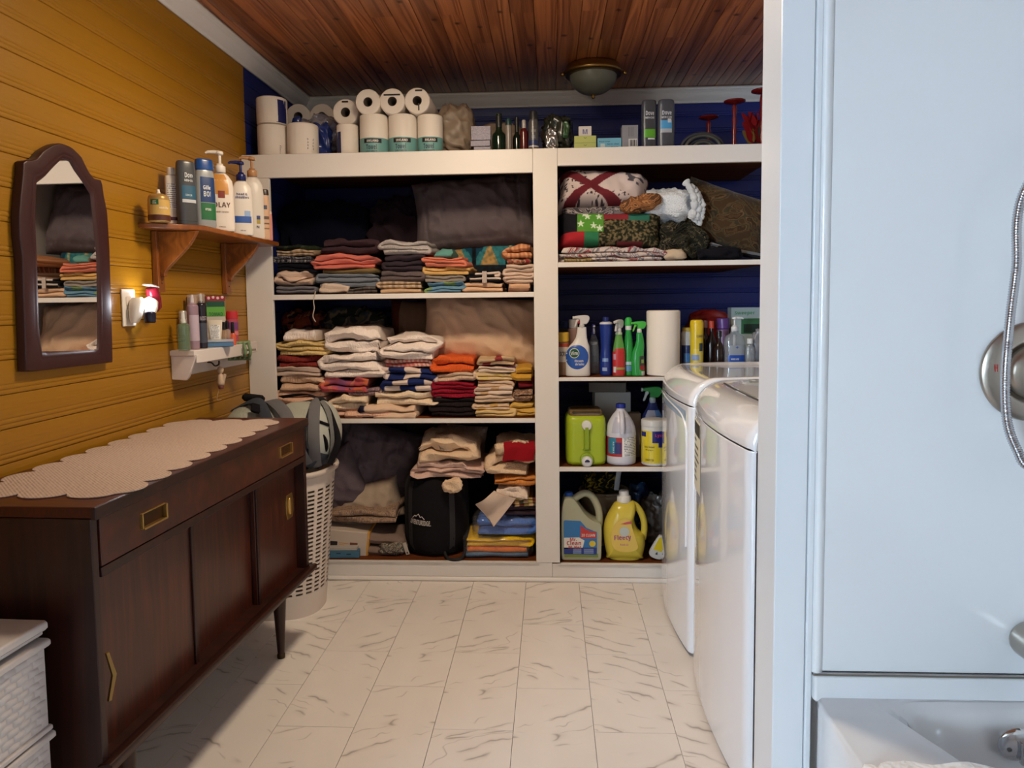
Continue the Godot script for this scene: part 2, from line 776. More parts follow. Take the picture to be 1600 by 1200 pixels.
func make_textures() -> void:
	tex["terry"] = noise_tex(0.16, 256, 2, 3)
	tex["weave"] = noise_tex(0.22, 256, 2, 5)
	tex["crinkle"] = noise_tex(0.03, 256, 4, 8)
	for k in 4:
		var f1 := 1.0 if k % 2 == 0 else -1.0
		tex["marble_%d" % k] = image_tex(144, 288, func(u: float, v: float) -> Color:
			var x := u * 1.0
			var y := v * 2.0
			var a := x * 0.5 * f1 + y * 0.95
			var b := x * 0.95 - y * 0.45 * f1
			var warp := nz(x * 1.3, y * 1.3, k * 11.0) * 0.10 + nz(x * 6.0, y * 6.0, k * 3.0) * 0.022
			var n := nz((a + warp) * 2.3, b * 0.2, 40.0 + k * 7.0)
			var g := absf(nz((a + warp + 0.02) * 2.3, b * 0.2, 40.0 + k * 7.0) - n) / 0.02
			var n2 := nz((a + warp * 1.4) * 3.4, b * 0.3, 90.0 + k * 5.0)
			var g2 := absf(nz((a + warp * 1.4 + 0.02) * 3.4, b * 0.3, 90.0 + k * 5.0) - n2) / 0.02
			var mask := smoothstep(0.2, 0.6, nz(a * 1.3, b * 1.3, 20.0 + k))
			var mask2 := smoothstep(0.22, 0.6, nz(a * 1.5, b * 1.4, 70.0 + k))
			var dv := absf(n) / maxf(g, 0.8)
			var dv2 := absf(n2) / maxf(g2, 0.8)
			var vein := exp(-pow(dv / 0.013, 2.0)) * mask * 0.55 + exp(-pow(dv2 / 0.008, 2.0)) * mask2 * 0.4
			var haze := clampf(nz(x * 2.0, y * 1.3, 60.0 + k) * 0.5 + 0.3, 0.0, 1.0) * 0.05 + exp(-pow(dv / 0.05, 2.0)) * mask * 0.13
			var c := Color(0.92, 0.89, 0.865).lerp(Color(0.56, 0.52, 0.49), clampf(vein + haze, 0.0, 0.7))
			return c)
	for k in 4:
		tex["pine_%d" % k] = image_tex(96, 384, func(u: float, v: float) -> Color:
			var g := nz(u * 7.0 + nz(u * 1.5, v * 1.2, k * 9.0) * 2.2, v * 0.6, k * 5.0)
			var fine := nz(u * 40.0, v * 3.0, k * 2.0)
			var c := Color(0.78, 0.50, 0.31).lerp(Color(0.54, 0.31, 0.18), clampf(g * 0.7 + 0.45 + fine * 0.16, 0.0, 1.0))
			for q in 2:
				var kx := 0.25 + 0.5 * absf(nz(k * 3.1, q * 5.7, 2.0)) + 0.2 * q
				var ky := fposmod(0.21 + q * 0.47 + k * 0.19, 1.0)
				var dd := Vector2((u - kx) * 0.09, (v - ky) * 1.1).length()
				c = c.lerp(Color(0.13, 0.045, 0.02), clampf(1.0 - dd / 0.013, 0.0, 1.0) * 0.9)
			return c)
	tex["mahogany"] = image_tex(192, 192, func(u: float, v: float) -> Color:
		var g := nz(u * 18.0 + nz(u * 2.0, v * 1.0, 3.0), v * 1.1, 1.0) * 0.5 + nz(u * 55.0, v * 2.4, 7.0) * 0.3
		return Color(0.35, 0.165, 0.10).lerp(Color(0.22, 0.095, 0.06), clampf(g + 0.5, 0.0, 1.0)))
	tex["orangewood"] = image_tex(128, 256, func(u: float, v: float) -> Color:
		var g := nz(u * 6.0 + nz(u, v * 2.0, 8.0) * 1.6, v * 0.9, 14.0) * 0.6 + nz(u * 30.0, v * 2.0, 19.0) * 0.2
		return Color(0.62, 0.36, 0.13).lerp(Color(0.45, 0.235, 0.075), clampf(g + 0.45, 0.0, 1.0)))
	tex["ply"] = image_tex(96, 96, func(u: float, v: float) -> Color:
		var g := nz(u * 2.0, v * 14.0 + nz(u * 2.0, v * 2.0, 1.0), 24.0) * 0.6
		return Color(0.45, 0.25, 0.13).lerp(Color(0.34, 0.17, 0.08), clampf(g + 0.5, 0.0, 1.0)))
	tex["print"] = image_tex(64, 96, func(u: float, v: float) -> Color:
		var row := int(v * 24.0)
		var on := row % 2 == 0 and u > 0.08 and u < 0.92 - 0.3 * absf(nz(row * 1.7, 3.0, 1.0)) and nz(u * 30.0, row * 2.3, 5.0) > -0.25
		return Color(0.5, 0.5, 0.54) if on else Color(0.93, 0.93, 0.92))


func plaid(base: Color, cols: Array, n := 96) -> ImageTexture:
	# cols: [position 0..1, width, colour, strength]
	return image_tex(n, n, func(u: float, v: float) -> Color:
		var a := base
		for c in cols:
			if absf(u - c[0]) < c[1] / 2.0:
				a = a.lerp(c[2], c[3])
			if absf(v - c[0]) < c[1] / 2.0:
				a = a.lerp(c[2], c[3] * 0.85)
		return a)


func stripes(cols: Array, vertical := true, n := 64) -> ImageTexture:
	return image_tex(n, n, func(u: float, v: float) -> Color:
		var t := (u if vertical else v) * cols.size()
		return cols[int(t) % cols.size()])


func blotch(cols: Array, freq := 5.0, seed := 1, n := 96) -> ImageTexture:
	return image_tex(n, n, func(u: float, v: float) -> Color:
		# a seamless field: the noise is read round two circles
		var a := Vector2(cos(u * TAU), sin(u * TAU)) * freq / TAU
		var b := Vector2(cos(v * TAU), sin(v * TAU)) * freq / TAU
		var s := fn.get_noise_3d(a.x + b.x * 1.7 + seed * 3.3, a.y + b.y * 1.3, b.x - b.y + a.x * 0.8)
		var s2 := fn.get_noise_3d(a.x * 2.0 - b.y, a.y * 2.0 + b.x * 2.0, seed * 9.1 + b.y * 1.5)
		var k := clampf((s + 0.35 * s2) * 0.75 + 0.5, 0.0, 0.999)
		return cols[int(k * cols.size())])


# ------------------------------------------------------------------ room
func strip(profile: PackedVector2Array, length: float) -> ArrayMesh:
	# closed outline in x, y pushed along z from 0 to -length; v runs along the length in metres
	var rows := []
	var uvs := []
	for k in 2:
		var row := PackedVector3Array()
		var ur := PackedVector2Array()
		var s := 0.0
		var tot := 0.0
		for i in profile.size():
			tot = maxf(tot, 0.0) + (profile[i].distance_to(profile[i - 1]) if i else 0.0)
		for i in profile.size() + 1:
			var p := profile[i % profile.size()]
			if i:
				s += p.distance_to(profile[i - 1])
			row.append(Vector3(p.x, p.y, -length * k))
			ur.append(Vector2(s / tot, length * k / 1.4))
		rows.append(row)
		uvs.append(ur)
	return rows_mesh(rows, true, true, true, Vector3.ZERO, uvs)


func board_profile(w: float) -> PackedVector2Array:
	# beaded tongue-and-groove board: face towards +x, running up y from 0 to w
	var p := [Vector2(-0.012, 0.0), Vector2(-0.004, 0.0), Vector2(0.0, 0.0022)]
	for g in [0.0125, 0.0245]:
		p.append_array([Vector2(0.0, g - 0.0018), Vector2(-0.0032, g), Vector2(0.0, g + 0.0018)])
	p.append_array([Vector2(0.0, w - 0.0022), Vector2(-0.004, w - 0.0004), Vector2(-0.012, w - 0.0004)])
	return PackedVector2Array(p)


func build_room() -> void:
	var yellow := mt("yellow_paint", srgb(156, 108, 18), 0.36)
	yellow.heightmap_enabled = true
	yellow.heightmap_texture = tex["crinkle"]
	yellow.heightmap_scale = 0.06
	var navy := mt("navy_paint", srgb(24, 38, 112), 0.45)
	var white := mt("white_paint", srgb(232, 228, 224), 0.42)
	var trimw := mt("trim_paint", srgb(226, 222, 220), 0.38)
	# floor: a screed with marble-look tiles laid in half bond
	var fl := struct("floor", bbox(Vector3(2.98, 0.1, 5.7), 0.001), pl(96, 84, 74, 0.9), Vector3(-0.05, -0.0565, -1.15))
	var tw := 0.2268
	var tl := 0.4577
	var tile := bbox(Vector3(tw - 0.0011, 0.006, tl - 0.0011), 0.0006)
	for col in 12:
		var x := -0.4535 + (col - 4) * tw
		for row in 11:
			var z := -2.906 - tl / 2.0 + row * tl + (0.0 if (col % 2 == 1) else tl / 2.0)
			if z > 1.4:
				continue
			var k := (col * 5 + row * 3 + (col * row) % 3) % 4
			var m := mt("marble_tile_%d" % k, Color.WHITE, 0.32)
			m.albedo_texture = tex["marble_%d" % k]
			m.metallic_specular = 0.4
			var t := tile
			part(fl, "tile", t, m, Vector3(x + 0.05, 0.0535, z + 1.15), Vector3(0, PI if (col + row) % 3 == 0 else 0.0, 0))
	# left wall: yellow beaded boards, then navy ones in the corner behind the shelves. It ends at a corner behind the frame, where the room widens
	var wl := bbox(Vector3(0.4, 2.6, 3.8), 0.001)
	var wall_l := struct("wall_left", wl, yellow, Vector3(-1.519, 1.15, -2.1))
	var bw := 0.083
	var prof := board_profile(bw)
	var b_yel := strip(prof, 2.965)
	var b_nav := strip(prof, 0.775)
	for k in 28:
		part(wall_l, "plank", b_yel, yellow, Vector3(-1.305 + 1.519, -1.152 + k * bw, -0.2 + 2.1))
	for k in 28:
		part(wall_l, "navy_plank", b_nav, navy, Vector3(-1.307 + 1.519, -1.152 + k * bw, -3.165 + 2.1))
	var wall_b := struct("wall_back", bbox(Vector3(3.0, 2.6, 0.1), 0.001), navy, Vector3(-0.05, 1.15, -4.0))
	var b_back := strip(prof, 2.65)
	for k in 28:
		part(wall_b, "navy_plank", b_back, navy, Vector3(0.05 - 1.35, -1.152 + k * bw, 0.062), Vector3(0, -PI / 2.0, 0))
	struct("wall_right", bbox(Vector3(0.1, 2.6, 7.7), 0.001), white, Vector3(1.312, 1.15, -0.2))
	# the wider part of the room behind the camera, with its window
	struct("wall_far_left", bbox(Vector3(0.1, 2.6, 3.7), 0.001), white, Vector3(-4.3, 1.15, 1.75))
	struct("wall_side", bbox(Vector3(2.6, 2.6, 0.1), 0.001), white, Vector3(-3.0, 1.15, -0.16))
	struct("wall_front", join([[bbox(Vector3(0.2, 2.6, 0.1), 0.001), xf(Vector3(-4.16, 1.15, 3.66))], [bbox(Vector3(4.31, 2.6, 0.1), 0.001), xf(Vector3(-0.905, 1.15, 3.66))], [bbox(Vector3(1.0, 0.98, 0.1), 0.001), xf(Vector3(-3.56, 0.36, 3.66))], [bbox(Vector3(1.0, 0.4, 0.1), 0.001), xf(Vector3(-3.56, 2.25, 3.66))]]), white)
	struct("floor_hall", bbox(Vector3(5.7, 0.1, 3.65), 0.001), pl(150, 138, 126, 0.5), Vector3(-1.45, -0.0585, 1.75))
	struct("ceiling_hall", bbox(Vector3(5.7, 0.1, 3.8), 0.001), pl(214, 208, 200, 0.6), Vector3(-1.45, 2.45, 1.75))
	var win := struct("window_1", join([[bbox(Vector3(1.0, 0.06, 0.05)), xf(Vector3(0, -0.57, 0))], [bbox(Vector3(1.0, 0.06, 0.05)), xf(Vector3(0, 0.57, 0))], [bbox(Vector3(0.06, 1.2, 0.05)), xf(Vector3(-0.47, 0, 0))], [bbox(Vector3(0.06, 1.2, 0.05)), xf(Vector3(0.47, 0, 0))]]), white, Vector3(-3.56, 1.45, 3.665))
	var glow := mt("window_pane_glow", Color(0.7, 0.75, 0.8), 0.3)
	glow.emission_enabled = true
	glow.emission = Color(0.80, 0.91, 1.0)
	glow.emission_energy_multiplier = 1.2
	part(win, "pane", bbox(Vector3(0.9, 1.1, 0.012), 0.001), glow)
	# ceiling: narrow stained pine boards running front to back
	var cl := struct("ceiling", bbox(Vector3(2.98, 0.1, 5.7), 0.001), pl(70, 40, 24, 0.8), Vector3(-0.05, 2.352, -1.15))
	var cw := 0.0895
	var cprof := PackedVector2Array([Vector2(0.0005, 0.014), Vector2(0.0005, 0.004), Vector2(0.003, 0.0), Vector2(cw / 2.0 - 0.0025, 0.0), Vector2(cw / 2.0, 0.0032), Vector2(cw / 2.0 + 0.0025, 0.0), Vector2(cw - 0.003, 0.0), Vector2(cw - 0.0005, 0.004), Vector2(cw - 0.0005, 0.014)])
	var cb := strip(cprof, 5.6)
	for k in 29:
		var m := mt("pine_board_%d" % (k * 7 % 4), [Color(1, 1, 1), Color(0.93, 0.92, 0.91), Color(1, 0.98, 0.95), Color(0.89, 0.88, 0.87)][k * 7 % 4], 0.33)
		m.albedo_texture = tex["pine_%d" % (k * 7 % 4)]
		m.clearcoat_enabled = true
		m.clearcoat = 0.3
		m.clearcoat_roughness = 0.25
		part(cl, "plank", cb, m, Vector3(-1.307 + 0.05 + k * cw, 2.291 - 2.352, 1.65 + 1.15 - 0.31 * (k % 3)))
	# crown moulding
	var cp := PackedVector2Array([Vector2(0, 0), Vector2(0.012, 0), Vector2(0.012, 0.008), Vector2(0.016, 0.012), Vector2(0.028, 0.024), Vector2(0.038, 0.038), Vector2(0.041, 0.048), Vector2(0.047, 0.05), Vector2(0.049, 0.056), Vector2(0.056, 0.059), Vector2(0.056, 0.072), Vector2(0.0, 0.072)])
	struct("trim_1", strip(cp, 5.5), trimw, Vector3(-1.305, 2.219, 1.6))
	struct("trim_2", strip(cp, 2.6), trimw, Vector3(-1.31, 2.219, -3.938), Vector3(0, -PI / 2.0, 0))
	# partition between the machines and the tub, with its white corner board
	struct("wall_partition", bbox(Vector3(0.85, 2.3, 0.09), 0.001), white, Vector3(0.84, 1.15, -1.405))
	var jamb := mt("gloss_white", srgb(222, 224, 228), 0.3)
	struct("trim_3", bbox(Vector3(0.058, 2.3, 0.118), 0.003), jamb, Vector3(0.434, 1.15, -1.397))
	struct("trim_4", bbox(Vector3(0.0135, 2.28, 0.02), 0.004), jamb, Vector3(0.4705, 1.145, -1.347))


func build_shelving() -> void:
	var white := mt("shelf_paint", srgb(228, 222, 216), 0.42)
	var ply := patterned("shelf_plywood", tex["ply"], Vector3(2, 2, 1), 0.7)
	var t := thing("linen_shelving", "white painted built-in shelving with open bays of linen and cleaning supplies", "shelving", Vector3(0, 0, -3.107))
	# boards of the face frame (front face on z = 0)
	var th := 0.02
	var brd := func(called: String, x0: float, x1: float, y0: float, y1: float, dz := 0.0) -> void:
		part(t, called, bbox(Vector3(x1 - x0, y1 - y0, th), 0.0018), white, Vector3((x0 + x1) / 2.0, (y0 + y1) / 2.0, -th / 2.0 + dz))
	brd.call("post", -1.303, -1.187, 0.0, 1.74)
	brd.call("post", -0.069, 0.033, 0.083, 1.838, 0.002)
	brd.call("post", 0.872, 0.99, 0.0, 1.74)
	brd.call("header_board", -1.303, -0.0695, 1.7405, 1.838)
	brd.call("header_board", 0.0335, 0.99, 1.766, 1.838)
	brd.call("base_rail", -1.1865, -0.0, 0.0, 0.083)
	brd.call("base_rail", 0.0005, 0.99, 0.0, 0.0775)
	part(t, "shoe_moulding", strip(PackedVector2Array([Vector2(0, 0), Vector2(0.012, 0), Vector2(0.011, 0.008), Vector2(0.006, 0.016), Vector2(0, 0.019)]), 2.29), white, Vector3(-1.3, 0.0005, 0.0), Vector3(0, -PI / 2.0, 0))
	var depth := 0.8
	var shelf := func(x0: float, x1: float, ytop: float, thick: float) -> void:
		var s := part(t, "shelf", bbox(Vector3(x1 - x0, thick - 0.001, depth), 0.001), ply, Vector3((x0 + x1) / 2.0, ytop - thick / 2.0, -depth / 2.0 - 0.017))
		part(s, "shelf_edge", bbox(Vector3(x1 - x0, thick, 0.016), 0.002), white, Vector3(0, 0, depth / 2.0 + 0.009))
	shelf.call(-1.2, -0.055, 1.2465, 0.022)
	shelf.call(-1.2, -0.055, 0.7095, 0.019)
	shelf.call(-1.2, -0.055, 0.083, 0.018)
	shelf.call(0.02, 0.885, 1.3685, 0.021)
	shelf.call(0.02, 0.885, 0.8835, 0.0155)
	shelf.call(0.02, 0.885, 0.499, 0.0185)
	shelf.call(0.02, 0.885, 0.0772, 0.018)
	# the top board that the paper goods stand on, and the divider behind the middle post
	part(t, "top_panel", bbox(Vector3(2.28, 0.018, depth - 0.002), 0.001), ply, Vector3(-0.16, 1.828, -depth / 2.0 - 0.021))
	part(t, "divider", bbox(Vector3(0.03, 1.735, depth - 0.01), 0.001), white, Vector3(-0.018, 0.95, -depth / 2.0 - 0.022))


# ------------------------------------------------------------------ furniture
func build_furniture() -> void:
	dresser()
	wicker_drawers()
	hamper()
	sports_bag()
	washer(-2.745, 0.625, true)
	washer(-2.04, 0.66, false)
	ceiling_light("ceiling_light", Vector3(0.205, 2.291, -3.5), "unlit frosted dome ceiling light with brass rim above the shelving", false)
	ceiling_light("ceiling_light", Vector3(-0.33, 2.291, -2.16), "glowing frosted dome ceiling light with brass rim in mid room", true)


func dresser() -> void:
	var t := thing("dresser", "dark mahogany low dresser with sliding doors and brass pulls by the yellow wall", "dresser", Vector3(-0.881, 0, -1.9615), 1.529)
	var wood := mt("mahogany", Color(0.95, 0.86, 0.72), 0.38)
	wood.albedo_texture = tex["mahogany"]
	wood.clearcoat_enabled = true
	wood.clearcoat = 0.15
	wood.clearcoat_roughness = 0.18
	var dark := mt("mahogany_dark", Color(0.66, 0.62, 0.62), 0.4)
	dark.albedo_texture = tex["mahogany"]
	var topw := mt("dresser_top_veneer", Color(0.95, 0.66, 0.3), 0.35)
	topw.albedo_texture = tex["mahogany"]
	topw.uv1_scale = Vector3(4, 1, 1)
	topw.clearcoat_enabled = true
	topw.clearcoat = 0.15
	topw.clearcoat_roughness = 0.15
	var brass := mt("brass", srgb(196, 160, 92), 0.3, 0.9)
	var L := 1.144
	var D := 0.40
	# x runs from the near end (-) to the far end (+), z out of the front
	part(t, "top", bbox(Vector3(L, 0.024, D), 0.003), topw, Vector3(0, 0.793, -D / 2.0))
	part(t, "top_edge", bbox(Vector3(L + 0.002, 0.026, 0.012), 0.002), dark, Vector3(0, 0.7915, -0.004))
	for s in [-1, 1]:
		part(t, "side_panel", bbox(Vector3(0.02, 0.53, D - 0.012), 0.002), dark, Vector3(s * (L / 2.0 - 0.0105), 0.516, -D / 2.0 - 0.005))
	part(t, "back_panel", bbox(Vector3(L - 0.05, 0.52, 0.008), 0.001), dark, Vector3(0, 0.515, -D + 0.012))
	part(t, "bottom_panel", bbox(Vector3(L - 0.045, 0.018, D - 0.03), 0.001), dark, Vector3(0, 0.262, -D / 2.0))
	part(t, "middle_rail", bbox(Vector3(L - 0.045, 0.02, 0.06), 0.002), dark, Vector3(0, 0.6635, -0.038))
	# drawer
	var dr := part(t, "drawer", bbox(Vector3(L - 0.05, 0.1, 0.02), 0.002), wood, Vector3(0, 0.7255, -0.019))
	for x in [-0.365, 0.385]:
		var pull := PackedVector2Array([Vector2(-0.045, -0.016), Vector2(0.045, -0.016), Vector2(0.045, 0.016), Vector2(-0.045, 0.016)])
		var h := part(dr, "handle", join([[bbox(Vector3(0.092, 0.005, 0.012), 0.0015), xf(Vector3(0, -0.0165, 0))], [bbox(Vector3(0.092, 0.003, 0.006), 0.001), xf(Vector3(0, 0.0165, -0.003))], [bbox(Vector3(0.004, 0.034, 0.008), 0.001), xf(Vector3(-0.045, 0, -0.002))], [bbox(Vector3(0.006, 0.034, 0.01), 0.001), xf(Vector3(0.045, 0, 0))], [ext(pull, 0.003, 0.0005), xf(Vector3(0, 0, -0.006))]]), brass, Vector3(x, 0.002, 0.0145))
		h.set_meta("label", "brass recessed drawer pull")
	# doors: outer two slide in front of the middle one
	var doors := [[-0.352, 0.41, -0.052], [0.07, 0.36, -0.07], [0.385, 0.32, -0.052]]
	for k in 3:
		var d: Array = doors[k]
		var door := part(t, "door", bbox(Vector3(d[1], 0.385, 0.014), 0.002), wood, Vector3(d[0], 0.4605, d[2]))
		if k == 0:
			var bar := PackedVector2Array([Vector2(0, -0.052), Vector2(0.007, -0.052), Vector2(0.02, 0.0), Vector2(0.007, 0.052), Vector2(0, 0.052), Vector2(0.011, 0.0)])
			part(door, "handle", ext(bar, 0.008, 0.001), mt("dull_brass", srgb(150, 122, 72), 0.45, 0.8), Vector3(-0.172, -0.03, 0.024), Vector3(0, -0.5, 0))
		if k == 2:
			var plate := PackedVector2Array([Vector2(-0.022, -0.042), Vector2(0.022, -0.042), Vector2(0.031, -0.018), Vector2(0.031, 0.018), Vector2(0.022, 0.042), Vector2(-0.022, 0.042), Vector2(-0.031, 0.018), Vector2(-0.031, -0.018)])
			part(door, "handle", join([[ext(plate, 0.004, 0.001)], [loft([[-0.03, 0.0005, 0.001], [-0.024, 0.012, 0.005], [0, 0.016, 0.007], [0.024, 0.012, 0.005], [0.03, 0.0005, 0.001]], 12), xf(Vector3(0, 0, 0.002))]]), brass, Vector3(0.105, 0.05, 0.009))
	for x in [-0.145, 0.235]:
		part(t, "door_edge", bbox(Vector3(0.016, 0.385, 0.026), 0.002), dark, Vector3(x, 0.4605, -0.052))
	# the ledge along the bottom, standing proud of the doors
	part(t, "bottom_rail", strip(PackedVector2Array([Vector2(0, 0), Vector2(0.018, 0.0), Vector2(0.034, 0.012), Vector2(0.034, 0.027), Vector2(0.026, 0.03), Vector2(0, 0.022)]), L + 0.016), dark, Vector3(-L / 2.0 - 0.008, 0.249, -0.02), Vector3(0, -PI / 2.0, 0))
	for x in [-0.42, 0.43]:
		for z in [-0.065, -0.33]:
			var leg := part(t, "leg", lathe([[0.0, 0.012], [0.011, 0.012], [0.024, 0.235], [0.024, 0.2545], [0.0, 0.2545]], 16), dark, Vector3(x, 0, z))
			part(leg, "ferrule", lathe([[0.0, 0.0], [0.013, 0.0], [0.0135, 0.004], [0.0135, 0.011], [0.011, 0.018], [0.0, 0.018]], 16), mt("old_brass", srgb(72, 58, 40), 0.4, 0.7))
	# scalloped runner
	var pts := []
	var hw := 0.158
	var hl := 0.535
	var n := 9
	for k in n:
		pts.append([Vector2(-hl + 0.05 + (2 * hl - 0.1) * k / n, hw), Vector2(-hl + 0.05 + (2 * hl - 0.1) * (k + 1) / n, hw)])
	for k in 3:
		pts.append([Vector2(hl - 0.05, hw - 2 * hw * k / 3.0), Vector2(hl - 0.05, hw - 2 * hw * (k + 1) / 3.0)])
	for k in n:
		pts.append([Vector2(hl - 0.05 - (2 * hl - 0.1) * k / n, -hw), Vector2(hl - 0.05 - (2 * hl - 0.1) * (k + 1) / n, -hw)])
	for k in 3:
		pts.append([Vector2(-hl + 0.05, -hw + 2 * hw * k / 3.0), Vector2(-hl + 0.05, -hw + 2 * hw * (k + 1) / 3.0)])
	var poly := PackedVector2Array()
	for s in pts:
		var a: Vector2 = s[0]
		var b: Vector2 = s[1]
		var o := (b - a).orthogonal().normalized()
		if o.dot((a + b) / 2.0) < 0.0:
			o = -o
		for q in 9:
			var u := q / 9.0
			poly.append(a.lerp(b, u) + o * 0.034 * pow(sin(PI * u), 0.55))
	var lace := cloth(196, 170, 156)
	tex["lace"] = image_tex(128, 128, func(u: float, v: float) -> Color:
		var h := sin(u * TAU * 22.0) * sin(v * TAU * 22.0) * 0.35 + nz(u * 9.0, v * 30.0, 3.0) * 0.4 + 0.5
		return Color(h, h, h))
	var lm := mt("lace_runner", srgb(182, 160, 146), 0.95)
	lm.heightmap_enabled = true
	lm.heightmap_texture = tex["lace"]
	lm.uv1_scale = Vector3(5, 2, 1)
	lm.heightmap_scale = 0.25
	solo("table_runner", ext(poly, 0.003, 0.001), lm, "cream scalloped lace runner lying along the dresser top", "table runner", Vector3(-1.094, 0.8067, -1.968), Vector3(-PI / 2.0, 0, 1.5708 + 0.03))


func wicker_drawers() -> void:
	# a white plastic drawer tower with basket-weave fronts, facing the aisle (+x)
	var t := thing("drawer_tower", "white plastic basket-weave drawer unit standing at the end of the dresser", "drawer unit", Vector3(-1.155, 0, -1.215), PI / 2.0 - 0.04)
	var m := mt("white_plastic", srgb(204, 198, 196), 0.45)
	var w := 0.29
	var d := 0.33
	part(t, "top", join([[bbox(Vector3(w, 0.02, d), 0.006), xf(Vector3(0, 0.583, 0))], [bbox(Vector3(w - 0.012, 0.012, d - 0.012), 0.003), xf(Vector3(0, 0.57, -0.003))], [bbox(Vector3(0.13, 0.006, 0.15), 0.003), xf(Vector3(-0.03, 0.5945, -0.02))]]), m)
	part(t, "body", bbox(Vector3(w - 0.014, 0.56, d - 0.03), 0.004), m, Vector3(0, 0.283, -0.012))
	for k in 3:
		var y := 0.46 - k * 0.187
		var dr := part(t, "drawer", join([[bbox(Vector3(w - 0.012, 0.162, 0.02), 0.003), xf(Vector3(0, y, d / 2.0 - 0.018))], [bbox(Vector3(w + 0.004, 0.016, 0.032), 0.005), xf(Vector3(0, y + 0.088, d / 2.0 - 0.014))], [bbox(Vector3(w - 0.004, 0.012, 0.026), 0.004), xf(Vector3(0, y - 0.083, d / 2.0 - 0.014))]]), m)
		# weave: little pillows in staggered rows
		var list := []
		var knot := loft([[-0.0065, 0.012, 0.0002], [-0.005, 0.0135, 0.0024], [0, 0.014, 0.0036], [0.005, 0.0135, 0.0024], [0.0065, 0.012, 0.0002]], 8, -PI / 2.0, PI / 2.0)
		for r in 11:
			for c in 10:
				var x := -w / 2.0 + 0.022 + c * 0.0285 + (0.0142 if r % 2 else 0.0)
				if x < w / 2.0 - 0.016:
					list.append([knot, xf(Vector3(x, y - 0.07 + r * 0.0142, d / 2.0 - 0.0082), Vector3(0, 0, 0.09 * (1 if c % 2 else -1)))])
		var wv := part(dr, "weave", join(list), m)
		wv.set_meta("kind", "stuff")
	for x in [-1, 1]:
		for z in [-1, 1]:
			part(t, "foot", lathe([[0.0, 0.0], [0.016, 0.0], [0.018, 0.006], [0.018, 0.012], [0.0, 0.012]], 12), m, Vector3(x * (w / 2.0 - 0.04), 0, z * (d / 2.0 - 0.06)))


func hamper() -> void:
	var t := thing("laundry_hamper", "tall white slotted plastic laundry hamper between dresser and shelves", "laundry hamper", Vector3(-1.088, 0, -2.83))
	var m := mt("hamper_plastic", srgb(206, 192, 180), 0.42)
	var h := 0.565
	var rows := 34
	var cols := 48
	var v := PackedVector3Array()
	var nr := PackedVector3Array()
	var uv := PackedVector2Array()
	var idx := PackedInt32Array()
	var put := func(c: float, y: float, off: float) -> Vector3:
		var f := y / h
		var a := TAU * c / (cols * 3.0)
		return Vector3((lerpf(0.172, 0.222, f) + off) * spow(sin(a), 0.8), y, (lerpf(0.15, 0.198, f) + off) * spow(cos(a), 0.8))
	# ribs and rungs: the cells that are slots stay open. Three columns to a rib: slot, slot, rib; rows alternate.
	for skin in 2:
		var off := 0.0 if skin == 0 else -0.0035
		for r in rows * 2:
			var y0 := 0.0
			var y1 := 0.0
			var slot_row := r % 2 == 1 and r > 9 and r < rows * 2 - 7
			var u0 := r / 2
			var pitch := h / rows
			y0 = u0 * pitch + (pitch * 0.5 if r % 2 else 0.0)
			y1 = y0 + pitch * 0.5
			for c in cols * 3:
				if slot_row and c % 6 != 0 and c % 6 != 5:
					continue
				var b := v.size()
				for q in [[c, y0], [c + 1, y0], [c + 1, y1], [c, y1]]:
					var p: Vector3 = put.call(float(q[0]), q[1], off)
					v.append(p)
					var nn := Vector3(p.x / 0.2, 0.1, p.z / 0.18).normalized()
					nr.append(nn if skin == 0 else -nn)
					uv.append(Vector2(q[0] / 100.0, q[1]))
				if skin == 0:
					idx.append_array(PackedInt32Array([b, b + 2, b + 1, b, b + 3, b + 2]))
				else:
					idx.append_array(PackedInt32Array([b, b + 1, b + 2, b, b + 2, b + 3]))
	part(t, "body", finish(v, idx, uv, nr), m)
	part(t, "base", loft([[0.0005, 0.17, 0.148, 0, 0, 0.8], [0.005, 0.173, 0.151, 0, 0, 0.8], [0.012, 0.17, 0.147, 0, 0, 0.8]], 40), m)
	var rim := []
	for s in [[0.548, 0.2195, 0.1955], [0.55, 0.232, 0.208], [0.562, 0.236, 0.212], [0.57, 0.234, 0.21], [0.572, 0.226, 0.202], [0.57, 0.216, 0.192], [0.55, 0.2145, 0.19]]:
		rim.append([s[0], s[1], s[2], 0, 0, 0.8])
	var rr := []
	for s in rim:
		var row := PackedVector3Array()
		for i in 49:
			var a := TAU * i / 48.0
			row.append(Vector3(s[1] * spow(sin(a), 0.8), s[0], s[2] * spow(cos(a), 0.8)))
		rr.append(row)
	part(t, "rim", rows_mesh(rr, true, false, false), m)


